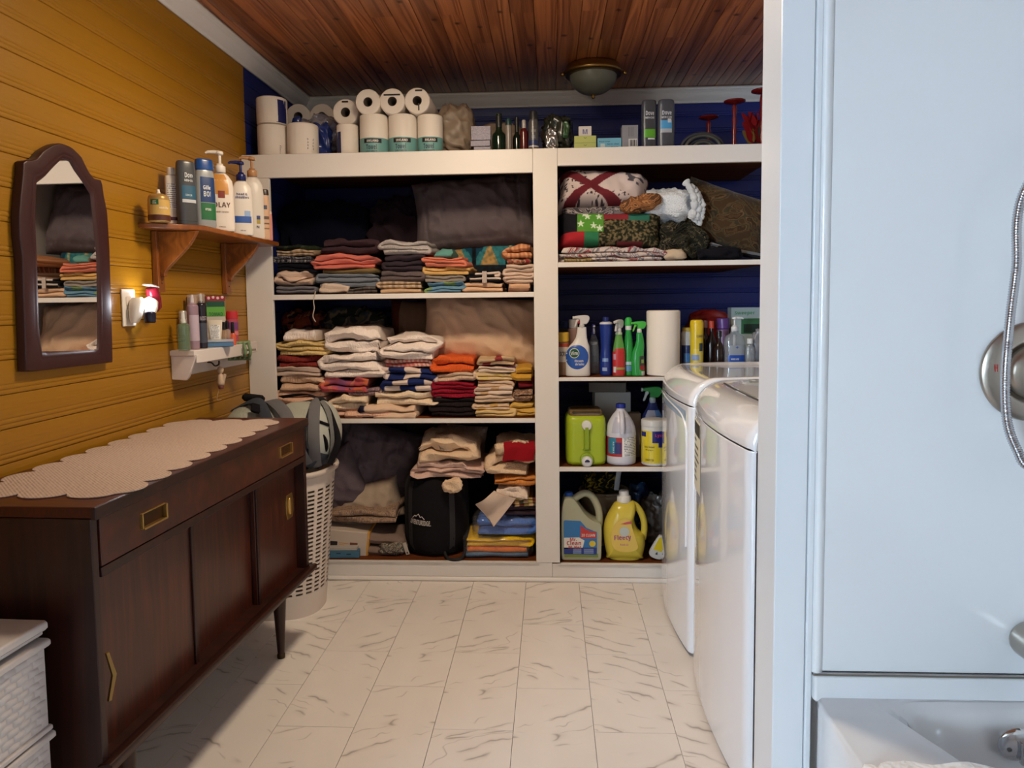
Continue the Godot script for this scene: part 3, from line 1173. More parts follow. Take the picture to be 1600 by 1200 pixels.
func sports_bag() -> void:
	var t := thing("sports_bag", "grey and pale green sports bag with black stripes resting on the hamper", "bag", Vector3(-1.085, 0.5735, -2.83))
	var pale := cloth(158, 160, 148)
	var grey := cloth(104, 102, 104)
	var slate := cloth(62, 66, 74)
	var black := cloth(24, 22, 26)
	# main body: a drum lying along x, the end with stripes on the right
	var rows := []
	for k in 17:
		var u := k / 16.0
		var x := lerpf(-0.2, 0.235, u)
		var f := pow(maxf(0.0, 1.0 - pow(absf(2.0 * u - 1.0), 5.0)), 0.5)
		var row := PackedVector3Array()
		for i in 33:
			var a := TAU * i / 32.0
			var ry := (0.128 + 0.01 * sin(u * 9.0)) * f
			var rz := 0.165 * f
			var y := 0.125 - 0.012 * (1.0 - u) + ry * spow(sin(a), 0.85) * (1.0 if sin(a) > 0.0 else 0.95)
			var z := rz * spow(cos(a), 0.85)
			var k2 := nz(x * 9.0, y * 9.0, z * 9.0) * 0.014
			row.append(Vector3(x, maxf(0.002, y + k2), z + k2))
		rows.append(row)
	part(t, "body", rows_mesh(rows), pale)
	# grey end panel, rim piping and stripes on the right end
	var endp := []
	for k in 7:
		var u := k / 6.0
		var r := sqrt(maxf(0.0, 1.0 - u * u * 0.98))
		var row := PackedVector3Array()
		for i in 33:
			var a := TAU * i / 32.0
			row.append(Vector3(0.165 + 0.085 * u, 0.125 + 0.131 * r * sin(a), 0.168 * r * cos(a)))
		endp.append(row)
	part(t, "end_panel", rows_mesh(endp, true, false, true), cloth(176, 178, 168))
	var ring := []
	for i in 37:
		var a := TAU * i / 36.0
		ring.append(Vector3(0.172, 0.127 + 0.134 * sin(a), 0.171 * cos(a)))
	part(t, "piping", tube(ring, 0.006, 8), cloth(44, 44, 50))
	for k in 3:
		var seg := []
		for q in 7:
			var a := lerpf(-0.55, 0.5 - k * 0.18, q / 6.0)
			var zz := 0.03 + k * 0.032 + q * 0.004
			var yy := 0.125 + a * 0.1
			var rr := sqrt(pow((yy - 0.125) / 0.131, 2.0) + pow(zz / 0.168, 2.0))
			seg.append(Vector3(0.165 + 0.085 * sqrt(maxf(0.0, 1.0 - rr * rr)) + 0.001, yy, zz))
		part(t, "stripe", tube(seg, 0.0085, 8, [0.003, 0.007, 0.0085, 0.0085, 0.0085, 0.006, 0.002], 0.9), black)
	# dark lower wrap, straps, buckle
	var wrap_rows := []
	for k in 9:
		var u := k / 8.0
		var row := PackedVector3Array()
		for i in 13:
			var a := lerpf(-2.6, -0.35, i / 12.0)
			row.append(Vector3(lerpf(-0.13, 0.15, u), maxf(0.003, 0.118 + 0.138 * sin(-PI / 2.0 + (a + 1.47) * 0.9)), 0.175 * sin((a + 1.47) * 1.0) + 0.0))
		wrap_rows.append(row)
	part(t, "lower_panel", sheet(wrap_rows, 0.004), slate)
	var strap := func(pts: Array, w: float, m: Material) -> void:
		var c := curve(pts, 6)
		var r2 := []
		for k in c.size():
			var d: Vector3 = (c[mini(k + 1, c.size() - 1)] - c[maxi(k - 1, 0)]).normalized()
			var out := Vector3(c[k].x * 0.3, c[k].y - 0.11, c[k].z).normalized()
			var s := d.cross(out).normalized() * w / 2.0
			r2.append(PackedVector3Array([c[k] - s, c[k] - s * 0.3 + out * 0.0015, c[k] + s * 0.3 + out * 0.0015, c[k] + s]))
		part(t, "strap", sheet(r2, 0.004), m)
	# things lying on the rounded right end: a lower slate panel and a wide grey strap
	var on_end := func(elev: float, az: float, k: float) -> Vector3:
		return Vector3(0.165 + 0.085 * k * cos(elev) * sin(az), 0.125 + 0.131 * k * sin(elev), 0.168 * k * cos(elev) * cos(az))
	var lp := []
	for q in 9:
		var row := PackedVector3Array()
		for i in 11:
			row.append(on_end.call(lerpf(-1.05, -0.12 - 0.5 * (i / 10.0), q / 8.0), lerpf(-0.15, 1.2, i / 10.0), 1.03))
		lp.append(row)
	part(t, "lower_panel", sheet(lp, 0.003), slate)
	for w in [[0.42, 0.2, 1.45, -0.95, grey, 1.06], [1.15, 0.1, 1.2, -0.7, cloth(120, 120, 118), 1.05]]:
		var sr := []
		for q in 15:
			var e2: float = lerpf(w[2], w[3], q / 14.0)
			var spread: float = w[1] / maxf(0.45, cos(e2))
			sr.append(PackedVector3Array([on_end.call(e2, w[0] - spread, w[5]), on_end.call(e2, w[0] - spread * 0.3, w[5] + 0.02), on_end.call(e2, w[0] + spread * 0.3, w[5] + 0.02), on_end.call(e2, w[0] + spread, w[5])]))
		part(t, "strap", sheet(sr, 0.003), w[4])
	var trim := []
	for q in 9:
		trim.append(on_end.call(0.42 + 0.12 * sin(q * 0.6), lerpf(0.0, 1.3, q / 8.0), 1.02))
	part(t, "dark_trim", tube(trim, 0.006, 8), black)
	strap.call([Vector3(-0.05, 0.235, -0.04), Vector3(0.01, 0.262, 0.06), Vector3(0.09, 0.22, 0.135), Vector3(0.14, 0.12, 0.185), Vector3(0.17, 0.03, 0.15)], 0.045, grey)
	strap.call([Vector3(-0.16, 0.225, 0.02), Vector3(-0.04, 0.266, 0.09), Vector3(0.04, 0.19, 0.17), Vector3(0.1, 0.09, 0.195), Vector3(0.19, 0.025, 0.13)], 0.04, slate)
	strap.call([Vector3(0.0, 0.262, -0.06), Vector3(0.12, 0.275, -0.03), Vector3(0.2, 0.245, 0.02), Vector3(0.245, 0.18, 0.06), Vector3(0.262, 0.1, 0.055), Vector3(0.24, 0.02, 0.09)], 0.03, black)
	part(t, "handle_wrap", bbox(Vector3(0.085, 0.026, 0.04), 0.01), black, Vector3(-0.075, 0.268, 0.03), Vector3(0.2, 0.3, -0.18))
	part(t, "buckle", bbox(Vector3(0.05, 0.014, 0.045), 0.005), black, Vector3(-0.02, 0.24, 0.13), Vector3(0.7, 0.3, -0.5))


func washer(zc: float, wid: float, is_dryer: bool) -> void:
	# front faces -x and is bowed; the top edge rolls over in a quarter round
	var label := "glossy white dryer with bowed front standing against the shelving" if is_dryer else "glossy white top-loading washer nearer the tub, sticker on its front"
	var t := thing("dryer" if is_dryer else "washing_machine", label, "dryer" if is_dryer else "washing machine", Vector3(0.0, 0, zc))
	var m := mt("appliance_white", srgb(230, 230, 234), 0.2)
	m.clearcoat_enabled = true
	m.clearcoat = 1.0
	m.clearcoat_roughness = 0.03
	var seam := pl(60, 60, 66, 0.5)
	var hw := wid / 2.0 - 0.004
	var bow := func(z: float) -> float:
		return 0.458 - 0.022 * (1.0 - pow(z / hw, 2.0))
	# front panel: rows up y, bowed in plan, corners rounded
	var outline := func(z: float, inset: float) -> float:
		var e := maxf(0.0, absf(z) - (hw - 0.02)) / 0.02
		return bow.call(z) + 0.016 * (1.0 - sqrt(maxf(0.0, 1.0 - e * e))) + inset
	var zs := []
	for k in 29:
		var u := lerpf(-1.0, 1.0, k / 28.0)
		zs.append(hw * sin(u * PI / 2.0))
	var rows := []
	for y in [0.012, 0.016, 0.3, 0.6, 0.846, 0.85]:
		var row := PackedVector3Array()
		for z in zs:
			row.append(Vector3(outline.call(z, 0.003 if y == 0.012 or y == 0.85 else 0.0), y, z))
		rows.append(row)
	part(t, "front_panel", rows_mesh(rows, false, false, false, Vector3(-1, 0, 0)), m)
	part(t, "cabinet", bbox(Vector3(0.6, 0.835, wid - 0.012), 0.008), m, Vector3(0.78, 0.4295, 0))
	part(t, "seam", bbox(Vector3(0.56, 0.01, wid - 0.03), 0.002), seam, Vector3(0.757, 0.851, 0))
	# top shell: quarter-round front edge, then flat back
	var prof := []
	for k in 9:
		var a := PI / 2.0 * k / 8.0
		prof.append(Vector2(0.1 * (1.0 - cos(a)), 0.856 + 0.092 * sin(a)))
	prof.append_array([Vector2(0.25, 0.951), Vector2(0.45, 0.952), Vector2(0.6, 0.952)])
	var shell := []
	shell.append(PackedVector3Array())
	for z in zs:
		shell[0].append(Vector3(outline.call(z, 0.004), 0.854, z))
	for q in prof:
		var row := PackedVector3Array()
		for z in zs:
			var side := maxf(0.0, absf(z) - (hw - 0.012)) / 0.012
			var low := 0.007 * (1.0 - sqrt(maxf(0.0, 1.0 - side * side)))
			var dish := 0.012 * smoothstep(0.03, 0.2, q.x) * (1.0 - smoothstep(hw - 0.05, hw - 0.02, absf(z)))
			row.append(Vector3(outline.call(z, 0.0) + q.x, q.y - low - dish, z))
		shell.append(row)
	part(t, "top_shell", rows_mesh(shell, false, false, false, Vector3(-0.7, 0.7, 0)), m)
	for s in [-1, 1]:
		var sp := PackedVector2Array()
		for q in prof:
			sp.append(Vector2(0.4585 + q.x + 0.012, q.y - 0.006))
		sp.append(Vector2(1.0705, 0.85))
		part(t, "side_rim", ext(sp, 0.006, 0.002), m, Vector3(0, 0, s * (hw - 0.006)))
	part(t, "console", strip(PackedVector2Array([Vector2(0, 0), Vector2(0.0, 0.03), Vector2(0.05, 0.13), Vector2(0.09, 0.14), Vector2(0.1, 0.0)]), wid - 0.02), m, Vector3(0.985, 0.945, wid / 2.0 - 0.01))
	for x in [0.52, 1.02]:
		for z in [-1, 1]:
			part(t, "foot", lathe([[0.0, 0.0], [0.02, 0.0], [0.022, 0.006], [0.02, 0.014], [0.0, 0.014]], 12), seam, Vector3(x, 0, z * (hw - 0.06)))
	if is_dryer:
		# door with a raised rim, a finger recess above it
		var dz := hw - 0.035
		var frame := func(y: float, z: float, off: float) -> Vector3:
			return Vector3(bow.call(z) - off, y, z)
		var loop := []
		for q in curve2([Vector2(-hw + 0.02, 0.835), Vector2(-0.1, 0.838), Vector2(dz - 0.1, 0.822), Vector2(dz - 0.02, 0.79), Vector2(dz, 0.73), Vector2(dz, 0.55), Vector2(dz, 0.37)], 6):
			loop.append(frame.call(q.y, q.x, 0.0005))
		part(t, "door", tube(loop, 0.0045, 8), m)
		var rec := []
		for y in [0.81, 0.818, 0.838, 0.845]:
			var row := PackedVector3Array()
			for k in 13:
				var z := lerpf(-0.1, hw - 0.05, k / 12.0)
				row.append(frame.call(y - 0.02 * pow((z + 0.1) / 0.35, 2.0) * 0.6, z, 0.0015 if y > 0.811 and y < 0.84 else 0.0005))
			rec.append(row)
		part(t, "handle_recess", rows_mesh(rec, false, false, false, Vector3(-1, 0, 0)), pl(150, 170, 190, 0.2))
	else:
		# lid with a finger notch, dark gap under it, sticker
		var lid := []
		for k in 9:
			var row := PackedVector3Array()
			for z in [-hw + 0.05, -hw * 0.5, 0.0, hw * 0.5, hw - 0.05]:
				var u := k / 8.0
				row.append(Vector3(0.548 - 0.012 * (1.0 - pow(z / hw, 2.0)) + u * 0.36, 0.9535 + 0.004 * sin(u * PI) + 0.012 * minf(1.0, u * 6.0) - 0.012, z))
			lid.append(row)
		part(t, "lid", sheet(lid, 0.006), m)
		var gap := []
		for k in 21:
			var z := lerpf(-hw + 0.055, hw - 0.055, k / 20.0)
			gap.append(Vector3(0.541 - 0.012 * (1.0 - pow(z / hw, 2.0)), 0.9435, z))
		part(t, "lid_gap", tube(gap, 0.0035, 6), seam)
		var notch := []
		for k in 3:
			notch.append(Vector3(0.51 + k * 0.012, 0.925 + k * 0.012, 0.0))
		part(t, "lid_grip", loft([[0, 0.012, 0.07, 0, 0, 0.7], [0.006, 0.017, 0.075, 0, 0, 0.7], [0.01, 0.013, 0.07, 0, 0, 0.7]], 24), pl(196, 206, 216, 0.15), Vector3(0.522, 0.9305, -0.02), Vector3(0, 0, 0.55))
		# sticker at the far end of the front
		var st := func(y0: float, y1: float, z0: float, z1: float, called: String, mm: Material, off: float) -> void:
			var r3 := []
			for k in 2:
				var row := PackedVector3Array()
				for q in 5:
					var z := lerpf(z0, z1, q / 4.0)
					row.append(Vector3(outline.call(z, -off), lerpf(y0, y1, float(k)), z))
				r3.append(row)
			part(t, called, rows_mesh(r3, false, false, false, Vector3(-1, 0, 0)), mm)
		st.call(0.62, 0.838, -hw + 0.03, -hw + 0.19, "sticker", pl(214, 208, 186, 0.5), 0.001)
		st.call(0.79, 0.83, -hw + 0.04, -hw + 0.18, "sticker_heading", pl(28, 26, 24, 0.5), 0.0016)
		for k in 7:
			st.call(0.77 - k * 0.02, 0.777 - k * 0.02, -hw + 0.045, -hw + 0.1 + 0.075 * absf(nz(k * 3.0, 1.0)), "sticker_line", pl(70, 66, 58, 0.5), 0.0016)


func ceiling_light(called: String, at: Vector3, label: String, lit: bool) -> void:
	var t := thing(called, label, "ceiling light", at)
	var brass := mt("lamp_brass", srgb(150, 118, 66), 0.28, 0.9)
	var rim := []
	for p in [[0.09, -0.001], [0.118, -0.004], [0.123, -0.012], [0.128, -0.024], [0.136, -0.03], [0.139, -0.038], [0.136, -0.046], [0.127, -0.05]]:
		rim.append(p)
	var rr := rim.duplicate()
	rr.reverse()
	part(t, "rim", lathe(rr, 40), brass)
	var glass: StandardMaterial3D
	if lit:
		glass = mt("lit_frosted_glass", srgb(240, 225, 200), 0.4)
		glass.emission_enabled = true
		glass.emission = Color(1.0, 0.92, 0.8)
		glass.emission_energy_multiplier = 10.0
	else:
		glass = mt("unlit_frosted_glass", srgb(122, 124, 112), 0.4)
	var dome := []
	for k in 11:
		var a := PI / 2.0 * k / 10.0
		dome.append([0.108 * sin(a) + 0.0001, -0.05 - 0.085 * cos(a)])
	part(t, "dome", lathe(dome, 36), glass)
	part(t, "finial", lathe([[0.0, -0.152], [0.006, -0.151], [0.0085, -0.146], [0.006, -0.14], [0.011, -0.137], [0.011, -0.134], [0.0, -0.134]], 16), brass)
	for s in [-1, 1]:
		part(t, "clip", join([[lathe([[0.0, -0.01], [0.008, -0.008], [0.01, 0.0], [0.008, 0.008], [0.0, 0.01]], 12), xf(Vector3(s * 0.142, -0.047, 0.03))]]), brass)


# ------------------------------------------------------------------ tub corner
func ray_hit(poly: PackedVector2Array, c: Vector2, a: float) -> Vector2:
	var d := Vector2(cos(a), sin(a))
	var best := c
	var far := -1.0
	for i in poly.size():
		var hit = Geometry2D.segment_intersects_segment(c, c + d * 9.0, poly[i], poly[(i + 1) % poly.size()])
		if hit != null and c.distance_to(hit) > far:
			far = c.distance_to(hit)
			best = hit
	return best


func build_bath() -> void:
	var acr := mt("tub_acrylic", srgb(224, 224, 226), 0.16)
	acr.clearcoat_enabled = true
	acr.clearcoat = 0.5
	acr.clearcoat_roughness = 0.06
	var nickel := mt("brushed_nickel", srgb(176, 168, 158), 0.3, 1.0)
	var chrome := mt("chrome", srgb(205, 205, 208), 0.08, 1.0)
	# surround panel with a rolled ridge along its near edge
	var t := thing("shower_surround", "glossy white shower wall panel above the bathtub", "shower panel", Vector3(0, 0, -1.35))
	part(t, "panel", bbox(Vector3(0.77, 1.77, 0.012), 0.003), acr, Vector3(0.862, 1.401, 0.004))
	part(t, "edge_ridge", strip(PackedVector2Array([Vector2(0, 0), Vector2(0.003, 0.006), Vector2(0.009, 0.008), Vector2(0.015, 0.005), Vector2(0.02, 0.001), Vector2(0.02, -0.004), Vector2(0, -0.004)]), 1.77), acr, Vector3(0.4755, 0.516, 0.009), Vector3(PI / 2.0, 0, 0))
	# bathtub: outer box rolling over into the basin
	var tub := thing("bathtub", "white acrylic bathtub with a wide deck at the faucet end", "bathtub")
	var c := Vector2(0.9, -0.6)
	var outer := PackedVector2Array([Vector2(0.478, -1.34), Vector2(1.25, -1.34), Vector2(1.25, 0.16), Vector2(0.478, 0.16)])
	var rim := curve2([Vector2(0.655, -1.296), Vector2(0.78, -1.306), Vector2(1.06, -1.305), Vector2(1.15, -1.27), Vector2(1.17, -1.1), Vector2(1.17, 0.0), Vector2(1.08, 0.09), Vector2(0.74, 0.09), Vector2(0.66, 0.02), Vector2(0.655, -0.7), Vector2(0.668, -1.06), Vector2(0.645, -1.13), Vector2(0.614, -1.19), Vector2(0.608, -1.25)], 8, true)
	var n := 240
	var rows := []
	var defs := [["o", 1.0, 0.0], ["o", 1.0, 0.44], ["o", 1.0, 0.458], ["o", 0.997, 0.468], ["o", 0.985, 0.4735], ["m", 0.5, 0.4745], ["r", 1.03, 0.4735], ["r", 1.005, 0.470], ["r", 0.99, 0.461], ["r", 0.975, 0.44], ["r", 0.95, 0.36], ["r", 0.91, 0.22], ["r", 0.85, 0.12], ["r", 0.72, 0.085], ["r", 0.3, 0.08]]
	for d in defs:
		var row := PackedVector3Array()
		for i in n + 1:
			var a := TAU * i / n + 0.3
			var po := ray_hit(outer, c, a)
			var pr := ray_hit(rim, c, a)
			var p: Vector2 = c + (po - c) * d[1] if d[0] == "o" else c + (pr - c) * d[1] if d[0] == "r" else po.lerp(pr, d[1])
			row.append(Vector3(p.x, d[2], p.y))
		rows.append(row)
	part(tub, "basin", rows_mesh(rows, true, true, true), acr)
	part(tub, "tile_flange", join([[bbox(Vector3(0.77, 0.052, 0.022), 0.006), xf(Vector3(0.862, 0.488, -1.338))]]), acr)
	part(tub, "caulk", bbox(Vector3(0.39, 0.0025, 0.004), 0.001), pl(116, 108, 96, 0.8), Vector3(0.67, 0.5148, -1.3305))
	# overflow plate on the end wall of the basin
	var ov := thing("overflow_plate", "round chrome overflow plate with trip lever inside the tub", "drain plate", Vector3(0.7991, 0.4292, -1.268), -0.1)
	ov.rotation = Vector3(0.12, 0, 0)
	part(ov, "plate", loft([[-0.03, 0.001, 0.001]], 3) if false else lathe([[0.0, 0.0], [0.031, 0.0], [0.032, 0.003], [0.027, 0.008], [0.012, 0.0115], [0.0, 0.012]], 32), chrome, Vector3.ZERO, Vector3(PI / 2.0, 0, 0))
	part(ov, "lever", bbox(Vector3(0.005, 0.044, 0.01), 0.002), chrome, Vector3(0.002, -0.008, 0.014), Vector3(0, 0, 0.15))
	for s in [-1, 1]:
		part(ov, "screw", lathe([[0.0, 0.0], [0.004, 0.0], [0.004, 0.002], [0.0, 0.0035]], 12), pl(90, 88, 86, 0.3), Vector3(s * 0.016, -0.004, 0.0095), Vector3(PI / 2.0, 0, 0))
	# spout
	var sp := thing("tub_spout", "brushed nickel tub spout on the white shower panel", "tub spout", Vector3(0.852, 0.583, -1.337))
	part(sp, "body", tube([Vector3(0, 0.004, 0.0), Vector3(0, 0.004, 0.004), Vector3(0, 0.004, 0.01), Vector3(0.0, 0.003, 0.06), Vector3(0.0, -0.001, 0.1), Vector3(0.0, -0.008, 0.135), Vector3(0, -0.018, 0.15)], 0.03, 28, [0.028, 0.031, 0.032, 0.031, 0.0295, 0.027, 0.022]), nickel)
	part(sp, "diverter_knob", lathe([[0.0, 0.0], [0.004, 0.0], [0.004, 0.012], [0.008, 0.014], [0.008, 0.02], [0.0, 0.021]], 14), nickel, Vector3(0, 0.028, 0.11))
	part(sp, "outlet", lathe([[0.0, -0.012], [0.016, -0.012], [0.018, 0.0], [0.0, 0.0]], 18), nickel, Vector3(0, -0.032, 0.13))
	# valve
	var va := thing("shower_valve", "round brushed nickel shower valve trim with a centre handle", "shower valve", Vector3(0.842, 1.07, -1.339))
	var rot := Vector3(PI / 2.0, 0, 0)
	part(va, "escutcheon", lathe([[0.0, 0.0], [0.086, 0.0], [0.0875, 0.004], [0.085, 0.009], [0.076, 0.0125], [0.06, 0.0165], [0.054, 0.0165], [0.05, 0.008], [0.0, 0.008]], 56), nickel, Vector3.ZERO, rot)
	part(va, "hub", lathe([[0.0, 0.007], [0.047, 0.007], [0.046, 0.02], [0.038, 0.028], [0.028, 0.03], [0.024, 0.03], [0.022, 0.05], [0.0, 0.052]], 40), nickel, Vector3.ZERO, rot)
	part(va, "handle", tube([Vector3(0, 0.0, 0.045), Vector3(0.0, -0.02, 0.05), Vector3(0.02, -0.06, 0.052)], 0.01, 12, [0.014, 0.011, 0.008]), nickel)
	part(va, "hot_mark", letters("H", 0.013, 0.0, 0.005), pl(190, 40, 36, 0.4), Vector3(-0.0655, 0.001, 0.0165))
	# shower hose: ribbed metal tube hanging in front of the valve
	var ho := thing("shower_hose", "ribbed metal shower hose hanging in front of the valve", "shower hose")
	var path := curve([Vector3(0.898, 1.75, -1.285), Vector3(0.872, 1.52, -1.265), Vector3(0.7731, 1.3716, -1.26), Vector3(0.7643, 1.247, -1.258), Vector3(0.756, 1.1631, -1.256), Vector3(0.7516, 1.0679, -1.255), Vector3(0.7574, 0.993, -1.255), Vector3(0.7762, 0.9443, -1.256), Vector3(0.7949, 0.919, -1.258), Vector3(0.86, 0.90, -1.27), Vector3(0.905, 0.95, -1.275), Vector3(0.93, 1.3, -1.28), Vector3(0.925, 1.8, -1.29)], 30)
	var fine := []
	var rad := []
	for k in path.size() - 1:
		var seg: float = path[k].distance_to(path[k + 1])
		var steps := maxi(2, int(seg / 0.0011))
		for s in steps:
			fine.append(path[k].lerp(path[k + 1], float(s) / steps))
			rad.append(0.0076)
	var run := 0.0
	for k in fine.size():
		if k:
			run += fine[k].distance_to(fine[k - 1])
		rad[k] = 0.0071 + 0.0010 * sin(run / 0.0042 * TAU)
	part(ho, "hose", tube(fine, 0.008, 10, rad), mt("hose_metal", srgb(190, 192, 198), 0.22, 1.0))
	part(ho, "wall_bracket", lathe([[0.0, 0.0], [0.018, 0.0], [0.018, 0.02], [0.012, 0.05], [0.0, 0.05]], 20), nickel, Vector3(0.898, 1.74, -1.34), rot)
	part(ho, "shower_head", lathe([[0.0, 0.0], [0.045, 0.0], [0.047, 0.006], [0.03, 0.03], [0.014, 0.05], [0.0, 0.052]], 28), nickel, Vector3(0.925, 1.79, -1.27), Vector3(-0.5, 0, 0))
	# white bath towel hanging over the tub edge
	var rr := []
	var tp := [Vector3(0.700, 0.438, 0), Vector3(0.672, 0.478, 0), Vector3(0.63, 0.4865, 0), Vector3(0.56, 0.485, 0), Vector3(0.5, 0.485, 0), Vector3(0.468, 0.474, 0), Vector3(0.462, 0.42, 0), Vector3(0.459, 0.30, 0), Vector3(0.459, 0.2, 0)]
	var cp := curve(tp, 5)
	for k in 25:
		var z := -1.098 + k * 0.0195
		var row := PackedVector3Array()
		for q in cp.size():
			var p: Vector3 = cp[q]
			var wv := 0.5 + 0.5 * nz(k * 0.6, q * 0.35, 4.0)
			row.append(Vector3(p.x - wv * 0.004, p.y + wv * 0.006 * (1.0 if q > 5 else 0.0), z + nz(q * 0.3, 2.0, k * 0.1) * 0.01))
		rr.append(row)
	var tw := cloth(236, 232, 230, true)
	solo("bath_towel", sheet(rr, -0.009), tw, "fluffy white bath towel draped over the edge of the tub", "towel")


# ------------------------------------------------------------------ bottles
# profile rows [height share, width share, squareness]
func shape(prof: Array, w: float, d: float, h: float) -> Array:
	var o := []
	for p in prof:
		o.append([p[0] * h, p[1] * w / 2.0, p[1] * d / 2.0, 0.0, 0.0, p[2] if p.size() > 2 else 1.0])
	return o


func cyl(r: float, h: float, b := 0.002, y := 0.0) -> Array:
	b = minf(b, minf(r, h) * 0.4)
	return [[y, r - b, r - b], [y + b * 0.3, r - b * 0.3, r - b * 0.3], [y + b, r, r], [y + h - b, r, r], [y + h - b * 0.3, r - b * 0.3, r - b * 0.3], [y + h, r - b, r - b]]


# parts: ["cap", sections, material] | ["label", y0, y1, half angle, mid angle, material] | ["text", string, y, height, width, material, angle] | ["mesh", name, mesh, material, position, rotation]
func bottle(called: String, label: String, cat: String, at: Vector3, secs: Array, m: Material, parts: Array, turn := 0.0, group := "", n := 28) -> Node3D:
	var t := thing(called, label, cat, at, turn, group)
	part(t, "body", loft(secs, n), m)
	for p in parts:
		match p[0]:
			"label":
				part(t, "label", band(secs, p[1], p[2], p[3], p[4], p[6] if p.size() > 6 else 0.0006), p[5])
			"text":
				var s := sec_at(secs, p[2] + p[3] / 2.0)
				var R: float = clampf(s[1] * s[1] / maxf(s[2], 0.001), s[1] * 0.9, 0.5)
				var ang: float = p[6] if p.size() > 6 else 0.0
				var mesh := letters(p[1], p[3], R, p[4])
				var px: float = s[3] + (s[1]) * sin(ang)
				var pz: float = s[4] + (s[2]) * cos(ang)
				part(t, "lettering", mesh, p[5], Vector3(px + 0.0013 * sin(ang), p[2], pz + 0.0016 * cos(ang)), Vector3(0, ang, 0))
			"mesh":
				part(t, p[1], p[2], p[3], p[4] if p.size() > 4 else Vector3.ZERO, p[5] if p.size() > 5 else Vector3.ZERO)
			_:
				part(t, p[0], loft(p[1], 24), p[2])
	return t


func pump(t: Node3D, y: float, s: float, m: Material, a := PI, drop := 0.25) -> void:
	part(t, "pump_collar", lathe([[0.0, y], [0.3 * s, y], [0.3 * s, y + 0.35 * s], [0.18 * s, y + 0.42 * s], [0.18 * s, y + 0.5 * s], [0.0, y + 0.5 * s]], 20), m)
	part(t, "pump_stem", lathe([[0.0, y + 0.5 * s], [0.085 * s, y + 0.5 * s], [0.085 * s, y + 1.05 * s], [0.0, y + 1.05 * s]], 14), m)
	var d := Vector3(sin(a), 0, cos(a))
	var top := Vector3(0, y + 1.12 * s, 0)
	part(t, "pump_head", join([[lathe([[0.0, y + 1.0 * s], [0.2 * s, y + 1.0 * s], [0.22 * s, y + 1.1 * s], [0.18 * s, y + 1.2 * s], [0.0, y + 1.22 * s]], 18)], [tube([top, top + d * 0.3 * s + Vector3(0, 0.02 * s, 0), top + d * 0.62 * s, top + d * 0.74 * s - Vector3(0, drop * 0.3 * s, 0)], 0.1 * s, 10, [0.12 * s, 0.11 * s, 0.085 * s, 0.06 * s])]]), m)


func sprayer(t: Node3D, y: float, s: float, head: Material, trig: Material, collar: Material, turn := 0.0) -> void:
	# s: length of the head; nozzle towards -x
	

	var r := Vector3(0, turn, 0)
	part(t, "sprayer_collar", lathe([[0.0, y], [0.17 * s, y], [0.17 * s, y + 0.2 * s], [0.14 * s, y + 0.3 * s], [0.0, y + 0.3 * s]], 20), collar)
	var body := curve2([Vector2(-0.5, 0.62), Vector2(-0.52, 0.74), Vector2(-0.4, 0.8), Vector2(0.1, 0.86), Vector2(0.4, 0.82), Vector2(0.5, 0.66), Vector2(0.44, 0.44), Vector2(0.3, 0.28), Vector2(0.13, 0.27), Vector2(-0.13, 0.27), Vector2(-0.14, 0.5), Vector2(-0.25, 0.6)], 3, true)
	for i in body.size():
		body[i] *= s
	part(t, "sprayer_head", ext(body, 0.26 * s, 0.05 * s), head, Vector3(0, y, 0), r)
	var tr := curve2([Vector2(-0.24, 0.6), Vector2(-0.36, 0.58), Vector2(-0.42, 0.4), Vector2(-0.5, 0.12), Vector2(-0.46, 0.08), Vector2(-0.38, 0.14), Vector2(-0.28, 0.38), Vector2(-0.18, 0.5)], 3, true)
	for i in tr.size():
		tr[i] *= s
	part(t, "trigger", ext(tr, 0.14 * s, 0.03 * s), trig, Vector3(0, y, 0), r)
	part(t, "nozzle", lathe([[0.0, 0.0], [0.1 * s, 0.0], [0.1 * s, 0.1 * s], [0.0, 0.1 * s]], 12), trig, Vector3(-0.5 * s * cos(turn), y + 0.69 * s, 0.5 * s * sin(turn)), Vector3(0, turn, PI / 2.0))


# ------------------------------------------------------------------ things on the yellow wall
func frame_mesh(outer: PackedVector2Array, inner: PackedVector2Array, c: Vector2, depth: float) -> ArrayMesh:
	var n := 110
	var rows := []
	for d in [[0.0, 0.0], [0.0, 0.85], [0.06, 1.0], [0.5, 1.0], [0.6, 0.86], [0.68, 0.92], [0.8, 0.86], [0.9, 0.7], [1.0, 0.45], [1.0, 0.1]]:
		var row := PackedVector3Array()
		for i in n + 1:
			var a := TAU * i / n + 0.11
			var p := ray_hit(outer, c, a).lerp(ray_hit(inner, c, a), d[0])
			row.append(Vector3(p.x, p.y, depth * d[1]))
		rows.append(row)
	return rows_mesh(rows, true, false, false)


